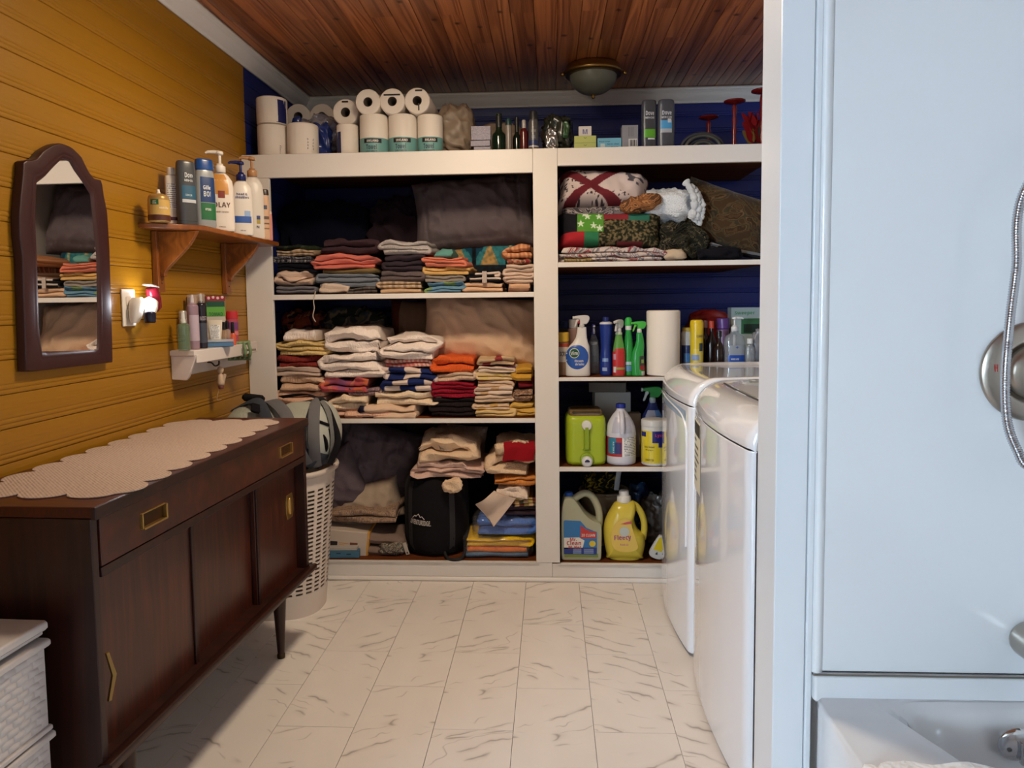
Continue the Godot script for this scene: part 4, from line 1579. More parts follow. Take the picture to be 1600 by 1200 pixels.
func build_left_wall_things() -> void:
	# ---- mirror ----
	var t := thing("wall_mirror", "arched wall mirror in a dark cherry wood frame", "mirror", Vector3(-1.303, 0, 0), PI / 2.0)
	var cherry := mt("cherry_wood", srgb(52, 13, 14), 0.42)
	cherry.clearcoat_enabled = true
	cherry.clearcoat = 0.15
	var outer := PackedVector2Array([Vector2(1.7636, 1.5619), Vector2(1.786, 1.5646), Vector2(1.8118, 1.5742), Vector2(1.8397, 1.6003), Vector2(1.8752, 1.6213), Vector2(1.9087, 1.6333), Vector2(1.9502, 1.632), Vector2(1.9895, 1.6169), Vector2(2.0201, 1.579), Vector2(2.0448, 1.5637), Vector2(2.0806, 1.5651), Vector2(2.0826, 1.5519), Vector2(2.0864, 1.5252), Vector2(2.0995, 1.4794), Vector2(2.1007, 1.439), Vector2(2.1016, 1.3744), Vector2(2.0908, 1.0401), Vector2(1.7299, 1.0441), Vector2(1.74, 1.3277), Vector2(1.7353, 1.3766), Vector2(1.7371, 1.4243), Vector2(1.7466, 1.4746), Vector2(1.7584, 1.5256)])
	var inner := PackedVector2Array([Vector2(1.7958, 1.0916), Vector2(2.0245, 1.0838), Vector2(2.0406, 1.3466), Vector2(2.0331, 1.4321), Vector2(2.027, 1.515), Vector2(1.9969, 1.5438), Vector2(1.9673, 1.5665), Vector2(1.9492, 1.5905), Vector2(1.918, 1.5913), Vector2(1.8869, 1.5657), Vector2(1.8526, 1.5361), Vector2(1.8189, 1.5138), Vector2(1.8076, 1.4327), Vector2(1.8062, 1.3319)])
	var mid := Vector2.ZERO
	for p in inner:
		mid += p
	mid /= inner.size()
	mid.y -= 0.03
	part(t, "frame", frame_mesh(outer, inner, mid, 0.022), cherry)
	var glass := mt("mirror_glass", srgb(225, 225, 225), 0.01, 1.0)
	var big := PackedVector2Array()
	for p in inner:
		big.append(mid + (p - mid) * 1.03)
	part(t, "glass", ext(big, 0.003, 0.0005), glass, Vector3(mid.x * (1.0 - cos(0.02)), 0, 0.0115 - mid.x * sin(0.02)), Vector3(0, -0.02, 0))
	# ---- sliver of a dark picture frame at the edge of the photo ----
	var pf := thing("picture_frame", "small dark picture frame hanging beside the mirror", "picture frame", Vector3(-1.301, 1.3181, -1.52), PI / 2.0)
	var h := 0.105
	var fr := []
	for s in [[0.0, h / 2.0 - 0.006, 0.22, 0.012], [0.0, -h / 2.0 + 0.006, 0.22, 0.012]]:
		fr.append([bbox(Vector3(s[2], s[3], 0.014), 0.002), xf(Vector3(s[0], s[1], 0.007))])
	for s in [-1, 1]:
		fr.append([bbox(Vector3(0.012, h, 0.014), 0.002), xf(Vector3(s * 0.104, 0, 0.007))])
	part(pf, "frame", join(fr), pl(44, 30, 26, 0.4))
	part(pf, "print", bbox(Vector3(0.2, h - 0.02, 0.004), 0.0005), pl(120, 116, 104, 0.6), Vector3(0, 0, 0.004))
	# ---- outlet with the plug-in air freshener / night light ----
	var ou := thing("wall_outlet", "white outlet plate on the yellow wall near the mirror", "outlet", Vector3(-1.3045, 1.199, -2.215), PI / 2.0)
	part(ou, "plate", bbox(Vector3(0.07, 0.114, 0.006), 0.002), pl(232, 226, 216, 0.4), Vector3(0, 0, 0.003))
	for s in [-1, 1]:
		part(ou, "socket", bbox(Vector3(0.034, 0.028, 0.004), 0.004), pl(222, 214, 204, 0.4), Vector3(0, s * 0.02, 0.0062))
	var nl := thing("plug_in_air_freshener", "glowing white plug-in air freshener with red and dark oil bottles on the outlet", "air freshener", Vector3(-1.296, 1.199, -2.215), PI / 2.0)
	var wp := mt("freshener_white", srgb(238, 232, 222), 0.4)
	part(nl, "housing", loft([[-0.048, 0.016, 0.006, 0, 0.012, 0.8], [-0.03, 0.021, 0.015, 0, 0.016, 0.8], [0.0, 0.022, 0.02, 0.0, 0.02, 0.8], [0.02, 0.019, 0.022, 0.003, 0.022, 0.9], [0.032, 0.012, 0.014, 0.004, 0.022, 1.0]], 24), wp)
	var bulb := mt("night_light_bulb", Color(1, 1, 1), 0.3)
	bulb.emission_enabled = true
	bulb.emission = Color(0.92, 0.95, 1.0)
	bulb.emission_energy_multiplier = 3.0
	part(nl, "bulb", lathe([[0.0, -0.02], [0.012, -0.014], [0.017, 0.0], [0.012, 0.014], [0.0, 0.02]], 18), bulb, Vector3(0.02, 0.014, 0.05))
	var glow := OmniLight3D.new()
	glow.name = "night_light_glow"
	glow.light_color = Color(0.92, 0.95, 1.0)
	glow.light_energy = 0.005
	glow.light_size = 0.012
	glow.omni_range = 8.0
	glow.omni_attenuation = 2.0
	glow.shadow_enabled = true
	nl.add_child(glow)
	glow.position = Vector3(0.02, 0.014, 0.05)
	part(nl, "dark_oil_bottle", lathe([[0.0, -0.05], [0.014, -0.05], [0.017, -0.045], [0.018, -0.02], [0.011, -0.014], [0.0, -0.014]], 18), pl(26, 22, 44, 0.15), Vector3(0.012, 0.002, 0.055))
	part(nl, "oil_collar", lathe([[0.0, -0.014], [0.014, -0.014], [0.014, -0.004], [0.0, -0.002]], 16), clear(230, 230, 240, 0.4, 0.1), Vector3(0.012, 0.002, 0.055))
	part(nl, "side_shade", loft([[-0.045, 0.004, 0.008, 0, 0, 0.9], [-0.035, 0.017, 0.014], [-0.01, 0.022, 0.018], [0.012, 0.018, 0.015], [0.02, 0.004, 0.004]], 20), pl(214, 204, 190, 0.45), Vector3(0.055, 0.01, 0.04), Vector3(0, 0, -0.5))
	part(nl, "red_cap", loft([[-0.05, 0.006, 0.006], [-0.04, 0.02, 0.016], [-0.01, 0.026, 0.02], [0.025, 0.022, 0.018], [0.03, 0.02, 0.016]], 20), pl(128, 18, 36, 0.25), Vector3(0.083, 0.035, 0.03), Vector3(0, 0, 0.35))
	part(nl, "foil_flap", bbox(Vector3(0.05, 0.004, 0.03), 0.001), clear(220, 215, 205, 0.45, 0.15), Vector3(0.062, 0.068, 0.035), Vector3(0, 0, -0.15))
	wooden_shelf()
	white_ledge()


func wooden_shelf() -> void:
	var om := mt("orange_pine", Color(1, 1, 1), 0.32)
	om.albedo_texture = tex["orangewood"]
	om.clearcoat_enabled = true
	om.clearcoat = 0.4
	om.clearcoat_roughness = 0.2
	var t := thing("wooden_wall_shelf", "orange pine wall shelf on two brackets holding toiletries", "shelf", Vector3(-1.3045, 1.45, -2.7), PI / 2.0)
	# local x runs deeper into the room, z out from the wall
	var plank := PackedVector2Array([Vector2(-0.405, 0.0), Vector2(0.395, 0.0), Vector2(0.395, 0.13), Vector2(0.372, 0.165), Vector2(-0.29, 0.165), Vector2(-0.405, 0.05)])
	part(t, "board", ext(plank, 0.018, 0.004), om, Vector3(0, 0.009, 0), Vector3(PI / 2.0, 0, 0))
	for x in [-0.312, 0.2]:
		var b := part(t, "bracket", ext(PackedVector2Array([Vector2(0, 0), Vector2(0.02, 0), Vector2(0.02, 0.2), Vector2(0.0, 0.2)]), 0.045, 0.003), om, Vector3(x, -0.2005, 0), Vector3(0, -PI / 2.0, 0))
		var gus := PackedVector2Array([Vector2(0.018, 0.2), Vector2(0.018, 0.05)])
		gus.append_array(curve2([Vector2(0.034, 0.05), Vector2(0.04, 0.07), Vector2(0.075, 0.105), Vector2(0.112, 0.142), Vector2(0.134, 0.17), Vector2(0.15, 0.198)], 5))
		part(b, "gusset", ext(gus, 0.02, 0.003), om)
		part(b, "screw", lathe([[0.0, 0.0], [0.0035, 0.0], [0.0035, 0.001], [0.0, 0.0025]], 10), pl(70, 46, 30, 0.4), Vector3(0.0205, 0.03, 0.0), Vector3(0, 0, -PI / 2.0))
	var y := 1.4685
	var g := "toiletries on the wooden wall shelf"
	var white := pl(228, 220, 210, 0.35)
	# air freshener can
	var p: Vector3
	shelf_can("air_freshener_can", "squat gold and brown air freshener can at the shelf end by the mirror", "air freshener", Vector3(-1.235, 1.4685, -2.2977), 0.0647, 0.1023)
	tall_bottle("white_bottle", "plain white slim bottle behind the air freshener can", "bottle", Vector3(-1.262, 1.4685, -2.4337), 0.0406, 0.1949)
	# dark grey body wash
	flat_bottle("body_wash", "dark grey body wash bottle with blue label on the wooden shelf", Vector3(-1.215, 1.4685, -2.44), 0.0641, 0.2162, pl(70, 72, 76, 0.3), pl(62, 64, 68, 0.25), [["label", 0.42, 0.62, 0.7, 0.1, pl(42, 92, 120, 0.4)], ["label", 0.36, 0.41, 0.7, 0.1, pl(196, 200, 204, 0.4)], ["text", "Dove", 0.74, 0.075, 0.5, pl(214, 218, 220, 0.4), 0.15], ["text", "MEN+CARE", 0.68, 0.035, 0.55, pl(214, 218, 220, 0.4), 0.15], ["text", "CLEAN COMFORT", 0.46, 0.03, 0.5, pl(190, 214, 224, 0.4), 0.15]], 0.85, 0.0)
	flat_bottle("shower_gel", "silver and green shower gel bottle with a blue cap", Vector3(-1.195, 1.4685, -2.5325), 0.0709, 0.2397, pl(150, 154, 156, 0.28), pl(24, 72, 142, 0.25), [["label", 0.38, 0.74, 0.75, 0.2, pl(24, 58, 110, 0.4)], ["label", 0.13, 0.37, 0.75, 0.2, pl(34, 108, 62, 0.4)], ["text", "Gillette", 0.56, 0.06, 0.62, pl(232, 234, 238, 0.4), 0.25], ["text", "BODY", 0.46, 0.075, 0.6, pl(206, 214, 220, 0.4), 0.25], ["text", "HYDRATOR", 0.26, 0.035, 0.5, pl(226, 236, 226, 0.4), 0.25]], 0.8, 0.16)
	# white pump bottles
	pump_bottle("lotion_pump", "white and amber pump bottle with its nozzle up, fourth from the shelf front edge", Vector3(-1.175, 1.4685, -2.6139), 0.089, 0.284, pl(226, 214, 202, 0.3), white, [["label", 0.62, 0.97, 0.85, -0.35, pl(200, 140, 66, 0.35)], ["text", "OLAY", 0.4, 0.085, 0.66, pl(96, 66, 52, 0.4), 0.0], ["text", "BODY WASH", 0.31, 0.024, 0.5, pl(120, 96, 84, 0.4), 0.0], ["text", "530 mL", 0.06, 0.018, 0.25, pl(120, 96, 84, 0.4), 0.0], ["label", 0.56, 0.68, 0.18, 0.0, pl(130, 52, 40, 0.4), 0.0012]], 0.5, 0.73)
	pump_bottle("shampoo_pump", "white pump bottle with a navy blue cap and blue swoosh", Vector3(-1.165, 1.4685, -2.7695), 0.0797, 0.2771, white, pl(20, 32, 96, 0.3), [["text", "head &", 0.72, 0.045, 0.5, pl(40, 54, 120, 0.4), 0.0], ["text", "shoulders", 0.66, 0.05, 0.62, pl(40, 54, 120, 0.4), 0.0], ["label", 0.22, 0.34, 0.8, 0.0, pl(52, 92, 170, 0.4)], ["label", 0.34, 0.44, 0.3, 0.4, pl(150, 176, 214, 0.4)], ["text", "370 mL", 0.07, 0.02, 0.25, pl(110, 116, 140, 0.4), 0.0]], 0.48, 0.74)
	pump_bottle("white_pump_bottle", "white pump bottle with a pale amber pump beside the post", Vector3(-1.19, 1.4685, -2.9393), 0.0871, 0.3272, white, pl(190, 140, 96, 0.3), [["label", 0.24, 0.37, 0.16, 0.3, pl(180, 160, 60, 0.4)], ["label", 0.31, 0.37, 0.16, 0.3, pl(40, 60, 120, 0.4), 0.001], ["text", "N", 0.17, 0.04, 0.12, pl(60, 60, 70, 0.4), 0.3]], 0.48, 0.76)
	flat_bottle("hand_cream_bottle", "small peach bottle with brown cap at the end of the shelf near the post", Vector3(-1.152, 1.4685, -2.9571), 0.0413, 0.2003, pl(214, 172, 138, 0.4), pl(46, 30, 24, 0.3), [["label", 0.4, 0.46, 0.8, 0.0, pl(96, 74, 60, 0.4)], ["label", 0.3, 0.33, 0.8, 0.0, pl(120, 92, 72, 0.4)], ["label", 0.2, 0.23, 0.8, 0.0, pl(150, 112, 82, 0.4)], ["label", 0.6, 0.68, 0.4, 0.0, pl(54, 70, 96, 0.4)]], 0.45, 0.12)
	flat_bottle("pink_tube", "pink squeeze tube at the far end of the wooden shelf", Vector3(-1.15, 1.4685, -3.0023), 0.0236, 0.119, pl(216, 140, 132, 0.35), pl(224, 196, 188, 0.35), [], 0.45, 0.1)
	bottle("green_bottle", "olive green bottle behind the navy capped pump bottle", "bottle", Vector3(-1.255, 1.6395, -2.8144) * Vector3(1, 0, 1) + Vector3(0, y, 0), shape([[0, 0.9], [0.03, 1.0], [0.7, 1.0], [0.82, 0.55], [0.86, 0.4], [1.0, 0.4]], 0.04, 0.04, 0.2), pl(126, 132, 70, 0.25), [["cap", cyl(0.011, 0.03, 0.002, 0.192), pl(96, 104, 60, 0.3)]], 0.0)


func shelf_can(called: String, label: String, cat: String, at: Vector3, w: float, h: float) -> void:
	var secs := shape([[0, 0.92], [0.02, 1.0], [0.68, 1.0], [0.74, 0.93], [0.76, 0.95], [0.82, 0.8], [0.86, 0.5], [0.865, 0.3]], w, w, h)
	bottle(called, label, cat, at, secs, mt("gold_can", srgb(176, 142, 84), 0.35, 0.4), [["label", h * 0.03, h * 0.2, 3.1, 0.0, pl(86, 44, 30, 0.4)], ["label", h * 0.2, h * 0.66, 1.1, 0.3, pl(206, 168, 92, 0.4)], ["label", h * 0.5, h * 0.66, 0.38, -0.35, pl(44, 96, 54, 0.4), 0.0012], ["text", "air", h * 0.585, h * 0.05, w * 0.16, pl(230, 236, 226, 0.4), -0.35], ["text", "wick", h * 0.525, h * 0.05, w * 0.2, pl(230, 236, 226, 0.4), -0.35], ["text", "vanilla", h * 0.38, h * 0.07, w * 0.45, pl(244, 236, 216, 0.4), 0.5], ["nozzle", shape([[0.84, 0.2], [0.9, 0.2], [0.94, 0.16], [1.0, 0.14], [1.0, 0.05]], w, w, h), pl(224, 216, 204, 0.4)]], 0.45)


func tall_bottle(called: String, label: String, cat: String, at: Vector3, w: float, h: float) -> void:
	var secs := shape([[0, 0.92, 0.8], [0.015, 1.0, 0.8], [0.8, 1.0, 0.8], [0.86, 0.9, 0.85], [0.87, 0.6, 1.0]], w, w * 0.7, h)
	bottle(called, label, cat, at, secs, pl(222, 214, 204, 0.35), [["label", h * 0.1, h * 0.16, 2.4, 0.0, pl(86, 30, 40, 0.4)], ["label", h * 0.3, h * 0.72, 0.9, 0.0, patterned("fine_print", tex["print"], Vector3.ONE, 0.5)], ["cap", cyl(w * 0.32, h * 0.13, 0.003, h * 0.87), pl(226, 220, 212, 0.3)]], 0.6)


func flat_bottle(called: String, label: String, at: Vector3, w: float, h: float, m: Material, cap: Material, deco: Array, turn: float, cap_share: float, category := "bottle", group := "") -> Node3D:
	var top := 1.0 - cap_share
	var secs := shape([[0, 0.86, 0.8], [0.015, 0.94, 0.8], [0.06, 0.98, 0.8], [0.35, 1.0, 0.8], [top * 0.85, 0.95, 0.8], [top * 0.97, 0.86, 0.8], [top, 0.8, 0.85]], w, w * 0.55, h)
	if cap_share == 0.0:
		secs = shape([[0, 0.9, 0.8], [0.015, 0.97, 0.8], [0.3, 1.0, 0.8], [0.88, 0.98, 0.8], [0.96, 0.94, 0.8], [0.99, 0.88, 0.8], [1.0, 0.78, 0.8]], w, w * 0.6, h)
	var parts := []
	for d in deco:
		var c: Array = d.duplicate()
		if c[0] == "label":
			c[1] *= h
			c[2] *= h
		elif c[0] == "text":
			c[2] *= h
			c[3] *= h
			c[4] *= w
		parts.append(c)
	if cap_share > 0.0:
		parts.append(["cap", shape([[top + 0.002, 0.84, 0.8], [top + 0.01, 0.9, 0.8], [0.97, 0.84, 0.8], [0.995, 0.76, 0.8], [1.0, 0.66, 0.8]], w, w * 0.56, h), cap])
	else:
		parts.append(["cap_seam", shape([[0.075, 0.985, 0.8], [0.08, 0.99, 0.8], [0.083, 0.985, 0.8]], w, w * 0.6, h), cap])
	return bottle(called, label, category, at, secs, m, parts, turn, group)


func pump_bottle(called: String, label: String, at: Vector3, w: float, h: float, m: Material, cap: Material, deco: Array, turn: float, body: float) -> void:
	var secs := shape([[0, 0.9, 0.8], [0.015, 0.98, 0.8], [0.05, 1.0, 0.8], [0.72, 0.98, 0.8], [0.86, 0.9, 0.85], [0.95, 0.62, 0.95], [1.0, 0.36, 1.0]], w, w * 0.55, h * body)
	var parts := []
	for d in deco:
		var c: Array = d.duplicate()
		if c[0] == "label":
			c[1] *= h * body
			c[2] *= h * body
		elif c[0] == "text":
			c[2] *= h * body
			c[3] *= h * body
			c[4] *= w
		parts.append(c)
	var t := bottle(called, label, "bottle", at, secs, m, parts, turn)
	var s := h * (1.0 - body) / 1.22
	pump(t, h * body, s * 1.0, cap, -PI * 0.5)


func white_ledge() -> void:
	var w := mt("ledge_paint", srgb(222, 212, 206), 0.45)
	var t := thing("wall_ledge", "small white wall ledge holding cosmetics below the wooden shelf", "shelf", Vector3(-1.3045, 1.041, -2.76), PI / 2.0)
	part(t, "board", ext(PackedVector2Array([Vector2(-0.305, 0), Vector2(0.3, 0), Vector2(0.3, 0.06), Vector2(0.02, 0.1), Vector2(-0.28, 0.1), Vector2(-0.305, 0.085)]), 0.02, 0.003), w, Vector3(0, 0.0, 0), Vector3(PI / 2.0, 0, 0))
	part(t, "front_lip", ext(PackedVector2Array([Vector2(-0.3, 0.09), Vector2(-0.28, 0.1), Vector2(0.02, 0.1), Vector2(0.3, 0.06), Vector2(0.3, 0.05), Vector2(0.02, 0.088), Vector2(-0.28, 0.088)]), 0.03, 0.003), w, Vector3(0, -0.02, 0), Vector3(PI / 2.0, 0, 0))
	part(t, "back_board", bbox(Vector3(0.59, 0.075, 0.014), 0.003), w, Vector3(0, -0.047, 0.007))
	part(t, "end_board", ext(PackedVector2Array([Vector2(0, 0), Vector2(0.0, -0.082), Vector2(0.05, -0.085), Vector2(0.06, -0.075), Vector2(0.088, -0.01), Vector2(0.088, 0)]), 0.016, 0.003), w, Vector3(-0.294, -0.009, 0), Vector3(0, -PI / 2.0, 0))
	part(t, "hook", tube(curve([Vector3(-0.06, -0.05, 0.014), Vector3(-0.06, -0.052, 0.03), Vector3(-0.055, -0.064, 0.04), Vector3(-0.045, -0.06, 0.05), Vector3(-0.045, -0.046, 0.052)], 5), 0.003, 8), pl(40, 34, 30, 0.4))
	var y := 1.0515
	bottle("green_spray_bottle", "clear green spray bottle on the white ledge end near the outlet", "bottle", Vector3(-1.25, 1.0569, -2.4502) * Vector3(1, 0, 1) + Vector3(0, y, 0), shape([[0, 0.9, 0.9], [0.02, 1.0, 0.9], [0.6, 1.0, 0.9], [0.66, 0.85], [0.7, 0.35], [0.72, 0.35]], 0.04, 0.04, 0.135), clear(120, 150, 116, 0.45, 0.1), [["cap", shape([[0.68, 0.4], [0.78, 0.4], [0.8, 0.3], [1.0, 0.26]], 0.04, 0.04, 0.135), pl(226, 224, 216, 0.3)], ["overcap", shape([[0.69, 0.62], [0.98, 0.62], [1.0, 0.5]], 0.04, 0.04, 0.135), clear(230, 230, 225, 0.2)]])
	bottle("body_mist_lilac", "tall lilac body mist with clear cap on the white ledge", "bottle", Vector3(-1.245, 1.0645, -2.5088) * Vector3(1, 0, 1) + Vector3(0, y, 0), shape([[0, 0.92], [0.02, 1.0], [0.78, 1.0], [0.82, 0.85], [0.83, 0.5], [0.86, 0.45]], 0.039, 0.039, 0.19), pl(150, 122, 134, 0.25), [["label", 0.03, 0.12, 1.0, 0.4, pl(190, 170, 182, 0.4)], ["cap", shape([[0.86, 0.3], [0.98, 0.26], [1.0, 0.2]], 0.039, 0.039, 0.19), pl(216, 206, 200, 0.3)], ["overcap", shape([[0.83, 0.8], [0.99, 0.8], [1.0, 0.7]], 0.039, 0.039, 0.19), clear(225, 215, 215, 0.2)]], 0.45)
	bottle("body_mist_black", "tall black body mist with clear cap on the white ledge", "bottle", Vector3(-1.245, 1.0654, -2.5706) * Vector3(1, 0, 1) + Vector3(0, y, 0), shape([[0, 0.92], [0.02, 1.0], [0.78, 1.0], [0.82, 0.85], [0.83, 0.5], [0.86, 0.45]], 0.038, 0.038, 0.195), pl(34, 30, 40, 0.2), [["text", "MIST", 0.1, 0.014, 0.025, pl(170, 160, 170, 0.4), 0.4], ["label", 0.02, 0.09, 0.8, 0.4, pl(70, 74, 88, 0.4)], ["cap", shape([[0.86, 0.3], [0.98, 0.26], [1.0, 0.2]], 0.038, 0.038, 0.195), pl(206, 200, 196, 0.3)], ["overcap", shape([[0.83, 0.8], [0.99, 0.8], [1.0, 0.7]], 0.038, 0.038, 0.195), clear(225, 215, 215, 0.2)]], 0.45)
	bottle("copper_mist_bottle", "copper toned bottle half hidden behind the lilac mist", "bottle", Vector3(-1.283, 1.0705, -2.5672) * Vector3(1, 0, 1) + Vector3(0, y, 0), shape([[0, 0.92], [0.02, 1.0], [0.8, 1.0], [0.84, 0.6], [1.0, 0.6]], 0.038, 0.036, 0.165), pl(120, 84, 66, 0.25), [["cap", cyl(0.012, 0.02, 0.002, 0.163), pl(100, 72, 58, 0.3)]])
	var bx := thing("hair_dye_box", "carton with green band and red dotted top on the white ledge", "box", Vector3(-1.268, 1.0514, -2.7361) * Vector3(1, 0, 1) + Vector3(0, y, 0), 0.5)
	part(bx, "carton", bbox(Vector3(0.066, 0.185, 0.03), 0.001), pl(206, 198, 186, 0.5), Vector3(0, 0.093, 0))
	part(bx, "green_panel", bbox(Vector3(0.064, 0.048, 0.001), 0.0003), pl(96, 168, 62, 0.5), Vector3(0, 0.135, 0.0155))
	part(bx, "dark_band", bbox(Vector3(0.064, 0.022, 0.001), 0.0003), pl(24, 78, 56, 0.5), Vector3(0, 0.158, 0.0157))
	part(bx, "lettering", letters("TOMAD", 0.013, 0, 0.048), pl(30, 90, 50, 0.5), Vector3(0, 0.113, 0.0165))
	part(bx, "red_top", bbox(Vector3(0.067, 0.02, 0.031), 0.001), pl(150, 30, 52, 0.5), Vector3(0, 0.178, 0.0))
	for k in 4:
		part(bx, "dot", lathe([[0.0, 0.0], [0.0055, 0.0], [0.005, 0.0008], [0.0, 0.001]], 14), pl(230, 196, 200, 0.5), Vector3(-0.024 + k * 0.016, 0.18 + (k % 2) * 0.003, 0.0156), Vector3(PI / 2.0, 0, 0))
	bottle("white_cream_tube", "white cream tube standing before the carton on the ledge", "tube", Vector3(-1.24, 1.0553, -2.6652) * Vector3(1, 0, 1) + Vector3(0, y, 0), [[0, 0.014, 0.012], [0.018, 0.014, 0.012], [0.02, 0.02, 0.014], [0.06, 0.024, 0.009], [0.098, 0.026, 0.002]], pl(222, 212, 194, 0.4), [["label", 0.03, 0.08, 0.8, 0, patterned("fine_print", tex["print"], Vector3.ONE, 0.5)]], 0.45)
	bottle("red_lotion_bottle", "red and purple flip-cap lotion bottle at the far end of the ledge", "bottle", Vector3(-1.262, 1.044, -2.8635) * Vector3(1, 0, 1) + Vector3(0, y, 0), shape([[0, 0.9, 0.8], [0.03, 1.0, 0.8], [0.7, 1.0, 0.8], [0.76, 0.9, 0.8]], 0.046, 0.03, 0.13), pl(176, 70, 88, 0.35), [["label", 0.055, 0.085, 1.2, 0, pl(120, 60, 120, 0.4)], ["label", 0.035, 0.05, 1.2, 0, pl(214, 120, 130, 0.4)], ["cap", shape([[0.76, 0.98, 0.8], [0.95, 0.95, 0.8], [1.0, 0.85, 0.8]], 0.046, 0.03, 0.13), pl(196, 36, 44, 0.35)]], 0.5)
	for k in 3:
		var px: float = [0.0, 0.028, 0.075][k]
		var names := ["nail_polish", "nail_polish", "nail_polish"]
		var labels := ["small clear oil bottle with black dropper cap, nearer the black mist", "small pale oil bottle with black dropper cap before the white tube", "orange nail polish with a tall black cap on the ledge"]
		var cols := [clear(190, 150, 110, 0.5, 0.1), clear(200, 180, 160, 0.4, 0.1), pl(214, 88, 52, 0.15)]
		var hh: float = [0.062, 0.066, 0.088][k]
		bottle("nail_polish" if k == 2 else "oil_bottle", labels[k], "bottle", Vector3(-1.222, y + (0.0 if k == 2 else 0.0285), -2.7 - px), shape([[0, 0.9, 0.8], [0.05, 1.0, 0.8], [0.45, 1.0, 0.8], [0.52, 0.5], [0.54, 0.4]], 0.024, 0.02, hh), cols[k], [["cap", shape([[0.53, 0.55], [0.56, 0.6], [0.97, 0.48], [1.0, 0.4]], 0.024, 0.024, hh), pl(20, 18, 20, 0.3)]], 0.45)
	var tr := thing("blue_compact", "flat blue and white compact lying at the front of the ledge", "compact", Vector3(-1.226, y, -2.655), 0.5)
	part(tr, "base", bbox(Vector3(0.105, 0.016, 0.045), 0.003), pl(80, 120, 160, 0.3), Vector3(0, 0.008, 0))
	part(tr, "lid", bbox(Vector3(0.107, 0.011, 0.047), 0.003), clear(200, 210, 225, 0.5, 0.1), Vector3(0, 0.0225, 0))
	# hair clip over the ledge corner
	var hc := thing("hair_clip", "sage green claw hair clip hooked on the end of the white ledge", "hair clip", Vector3(-1.2379, 1.0236, -2.86), 0.5)
	hc.scale = Vector3.ONE * 1.3
	for s in [-1, 1]:
		var claws := []
		for k in 5:
			var x := -0.028 + k * 0.014
			claws.append([tube(curve([Vector3(x, 0.022 * s, 0.006), Vector3(x, 0.016 * s, 0.024), Vector3(x + 0.002, 0.006 * s, 0.032), Vector3(x + 0.003, -0.003 * s, 0.03)], 4), 0.0048, 8)])
		part(hc, "jaw", join(claws + [[tube([Vector3(-0.032, 0.023 * s, 0.004), Vector3(0.034, 0.024 * s, 0.002)], 0.006, 8)]]), mt("sage_plastic", srgb(112, 138, 98), 0.4))
	part(hc, "spring", tube([Vector3(-0.034, 0, 0.004), Vector3(0.05, 0.002, 0.0)], 0.003, 8), pl(120, 110, 96, 0.4, ))
	# little figure on a cord
	var dl := thing("hanging_ornament", "small beige doll ornament hanging from the ledge hook by a cord", "ornament", Vector3(-1.248, 0.9, -2.7135), 0.45)
	part(dl, "cord", tube(curve([Vector3(0, 0.09, 0), Vector3(-0.004, 0.06, 0.0), Vector3(-0.006, 0.0, 0.0), Vector3(-0.016, -0.05, 0.0), Vector3(0.0, -0.052, 0.002)], 5), 0.0012, 6), pl(190, 170, 140, 0.8))
	part(dl, "body", lathe([[0.0, 0.0], [0.012, 0.002], [0.014, 0.012], [0.011, 0.03], [0.009, 0.042], [0.004, 0.046], [0.0105, 0.052], [0.0125, 0.062], [0.008, 0.072], [0.0, 0.075]], 16), pl(206, 178, 150, 0.7))
	part(dl, "wing", bbox(Vector3(0.012, 0.03, 0.006), 0.003), pl(198, 172, 150, 0.7), Vector3(0.012, 0.03, 0.003), Vector3(0, 0, -0.25))
	part(dl, "skirt", lathe([[0.0, -0.012], [0.009, -0.012], [0.012, 0.004], [0.0, 0.006]], 14), pl(120, 66, 60, 0.7))


# ------------------------------------------------------------------ on top of the shelving
func ring_lathe(prof: Array, n := 32) -> ArrayMesh:
	var rows := []
	for p in prof:
		var row := PackedVector3Array()
		for i in n + 1:
			var a := TAU * i / n
			row.append(Vector3(p[0] * sin(a), p[1], p[0] * cos(a)))
		rows.append(row)
	return rows_mesh(rows, true, false, false)


func roll_mesh(r: float, h: float, seed := 1) -> ArrayMesh:
	var c := 0.36 * r
	var rows := []
	for p in [[c, 0.004], [c + 0.001, 0.001], [r - 0.006, 0.0], [r - 0.0015, 0.0025], [r, 0.007], [r, h * 0.33], [r, h * 0.66], [r, h - 0.007], [r - 0.0015, h - 0.0025], [r - 0.006, h], [c + 0.001, h - 0.001], [c, h - 0.004], [c, 0.004]]:
		var row := PackedVector3Array()
		for i in 37:
			var a := TAU * i / 36.0
			var q: float = p[0] * (1.0 + (0.012 * nz(cos(a) * 2.0, sin(a) * 2.0, seed + p[1] * 9.0) if p[0] > c * 1.5 else 0.0))
			row.append(Vector3(q * sin(a), p[1], q * cos(a)))
		rows.append(row)
	return rows_mesh(rows, true, false, false)


func paper_roll(called: String, label: String, at: Vector3, w: float, h: float, group: String, lying := false) -> Node3D:
	var paper := mt("paper_white", srgb(232, 222, 210), 0.8)
	var card := pl(112, 100, 88, 0.8)
	var r := w / 2.0
	var t := thing(called, label, "paper roll", at, 0.0, group)
	var rot := Vector3(PI / 2.0, 0, 0) if lying else Vector3.ZERO
	var off := Vector3(0, r, -h) if lying else Vector3.ZERO
	part(t, "paper", roll_mesh(r, h, int(at.x * 100.0)), paper, off, rot)
	part(t, "core", ring_lathe([[r * 0.355, 0.003], [r * 0.355, h - 0.003], [r * 0.32, h - 0.003], [r * 0.32, 0.003], [r * 0.355, 0.003]], 20), card, off, rot)
	return t


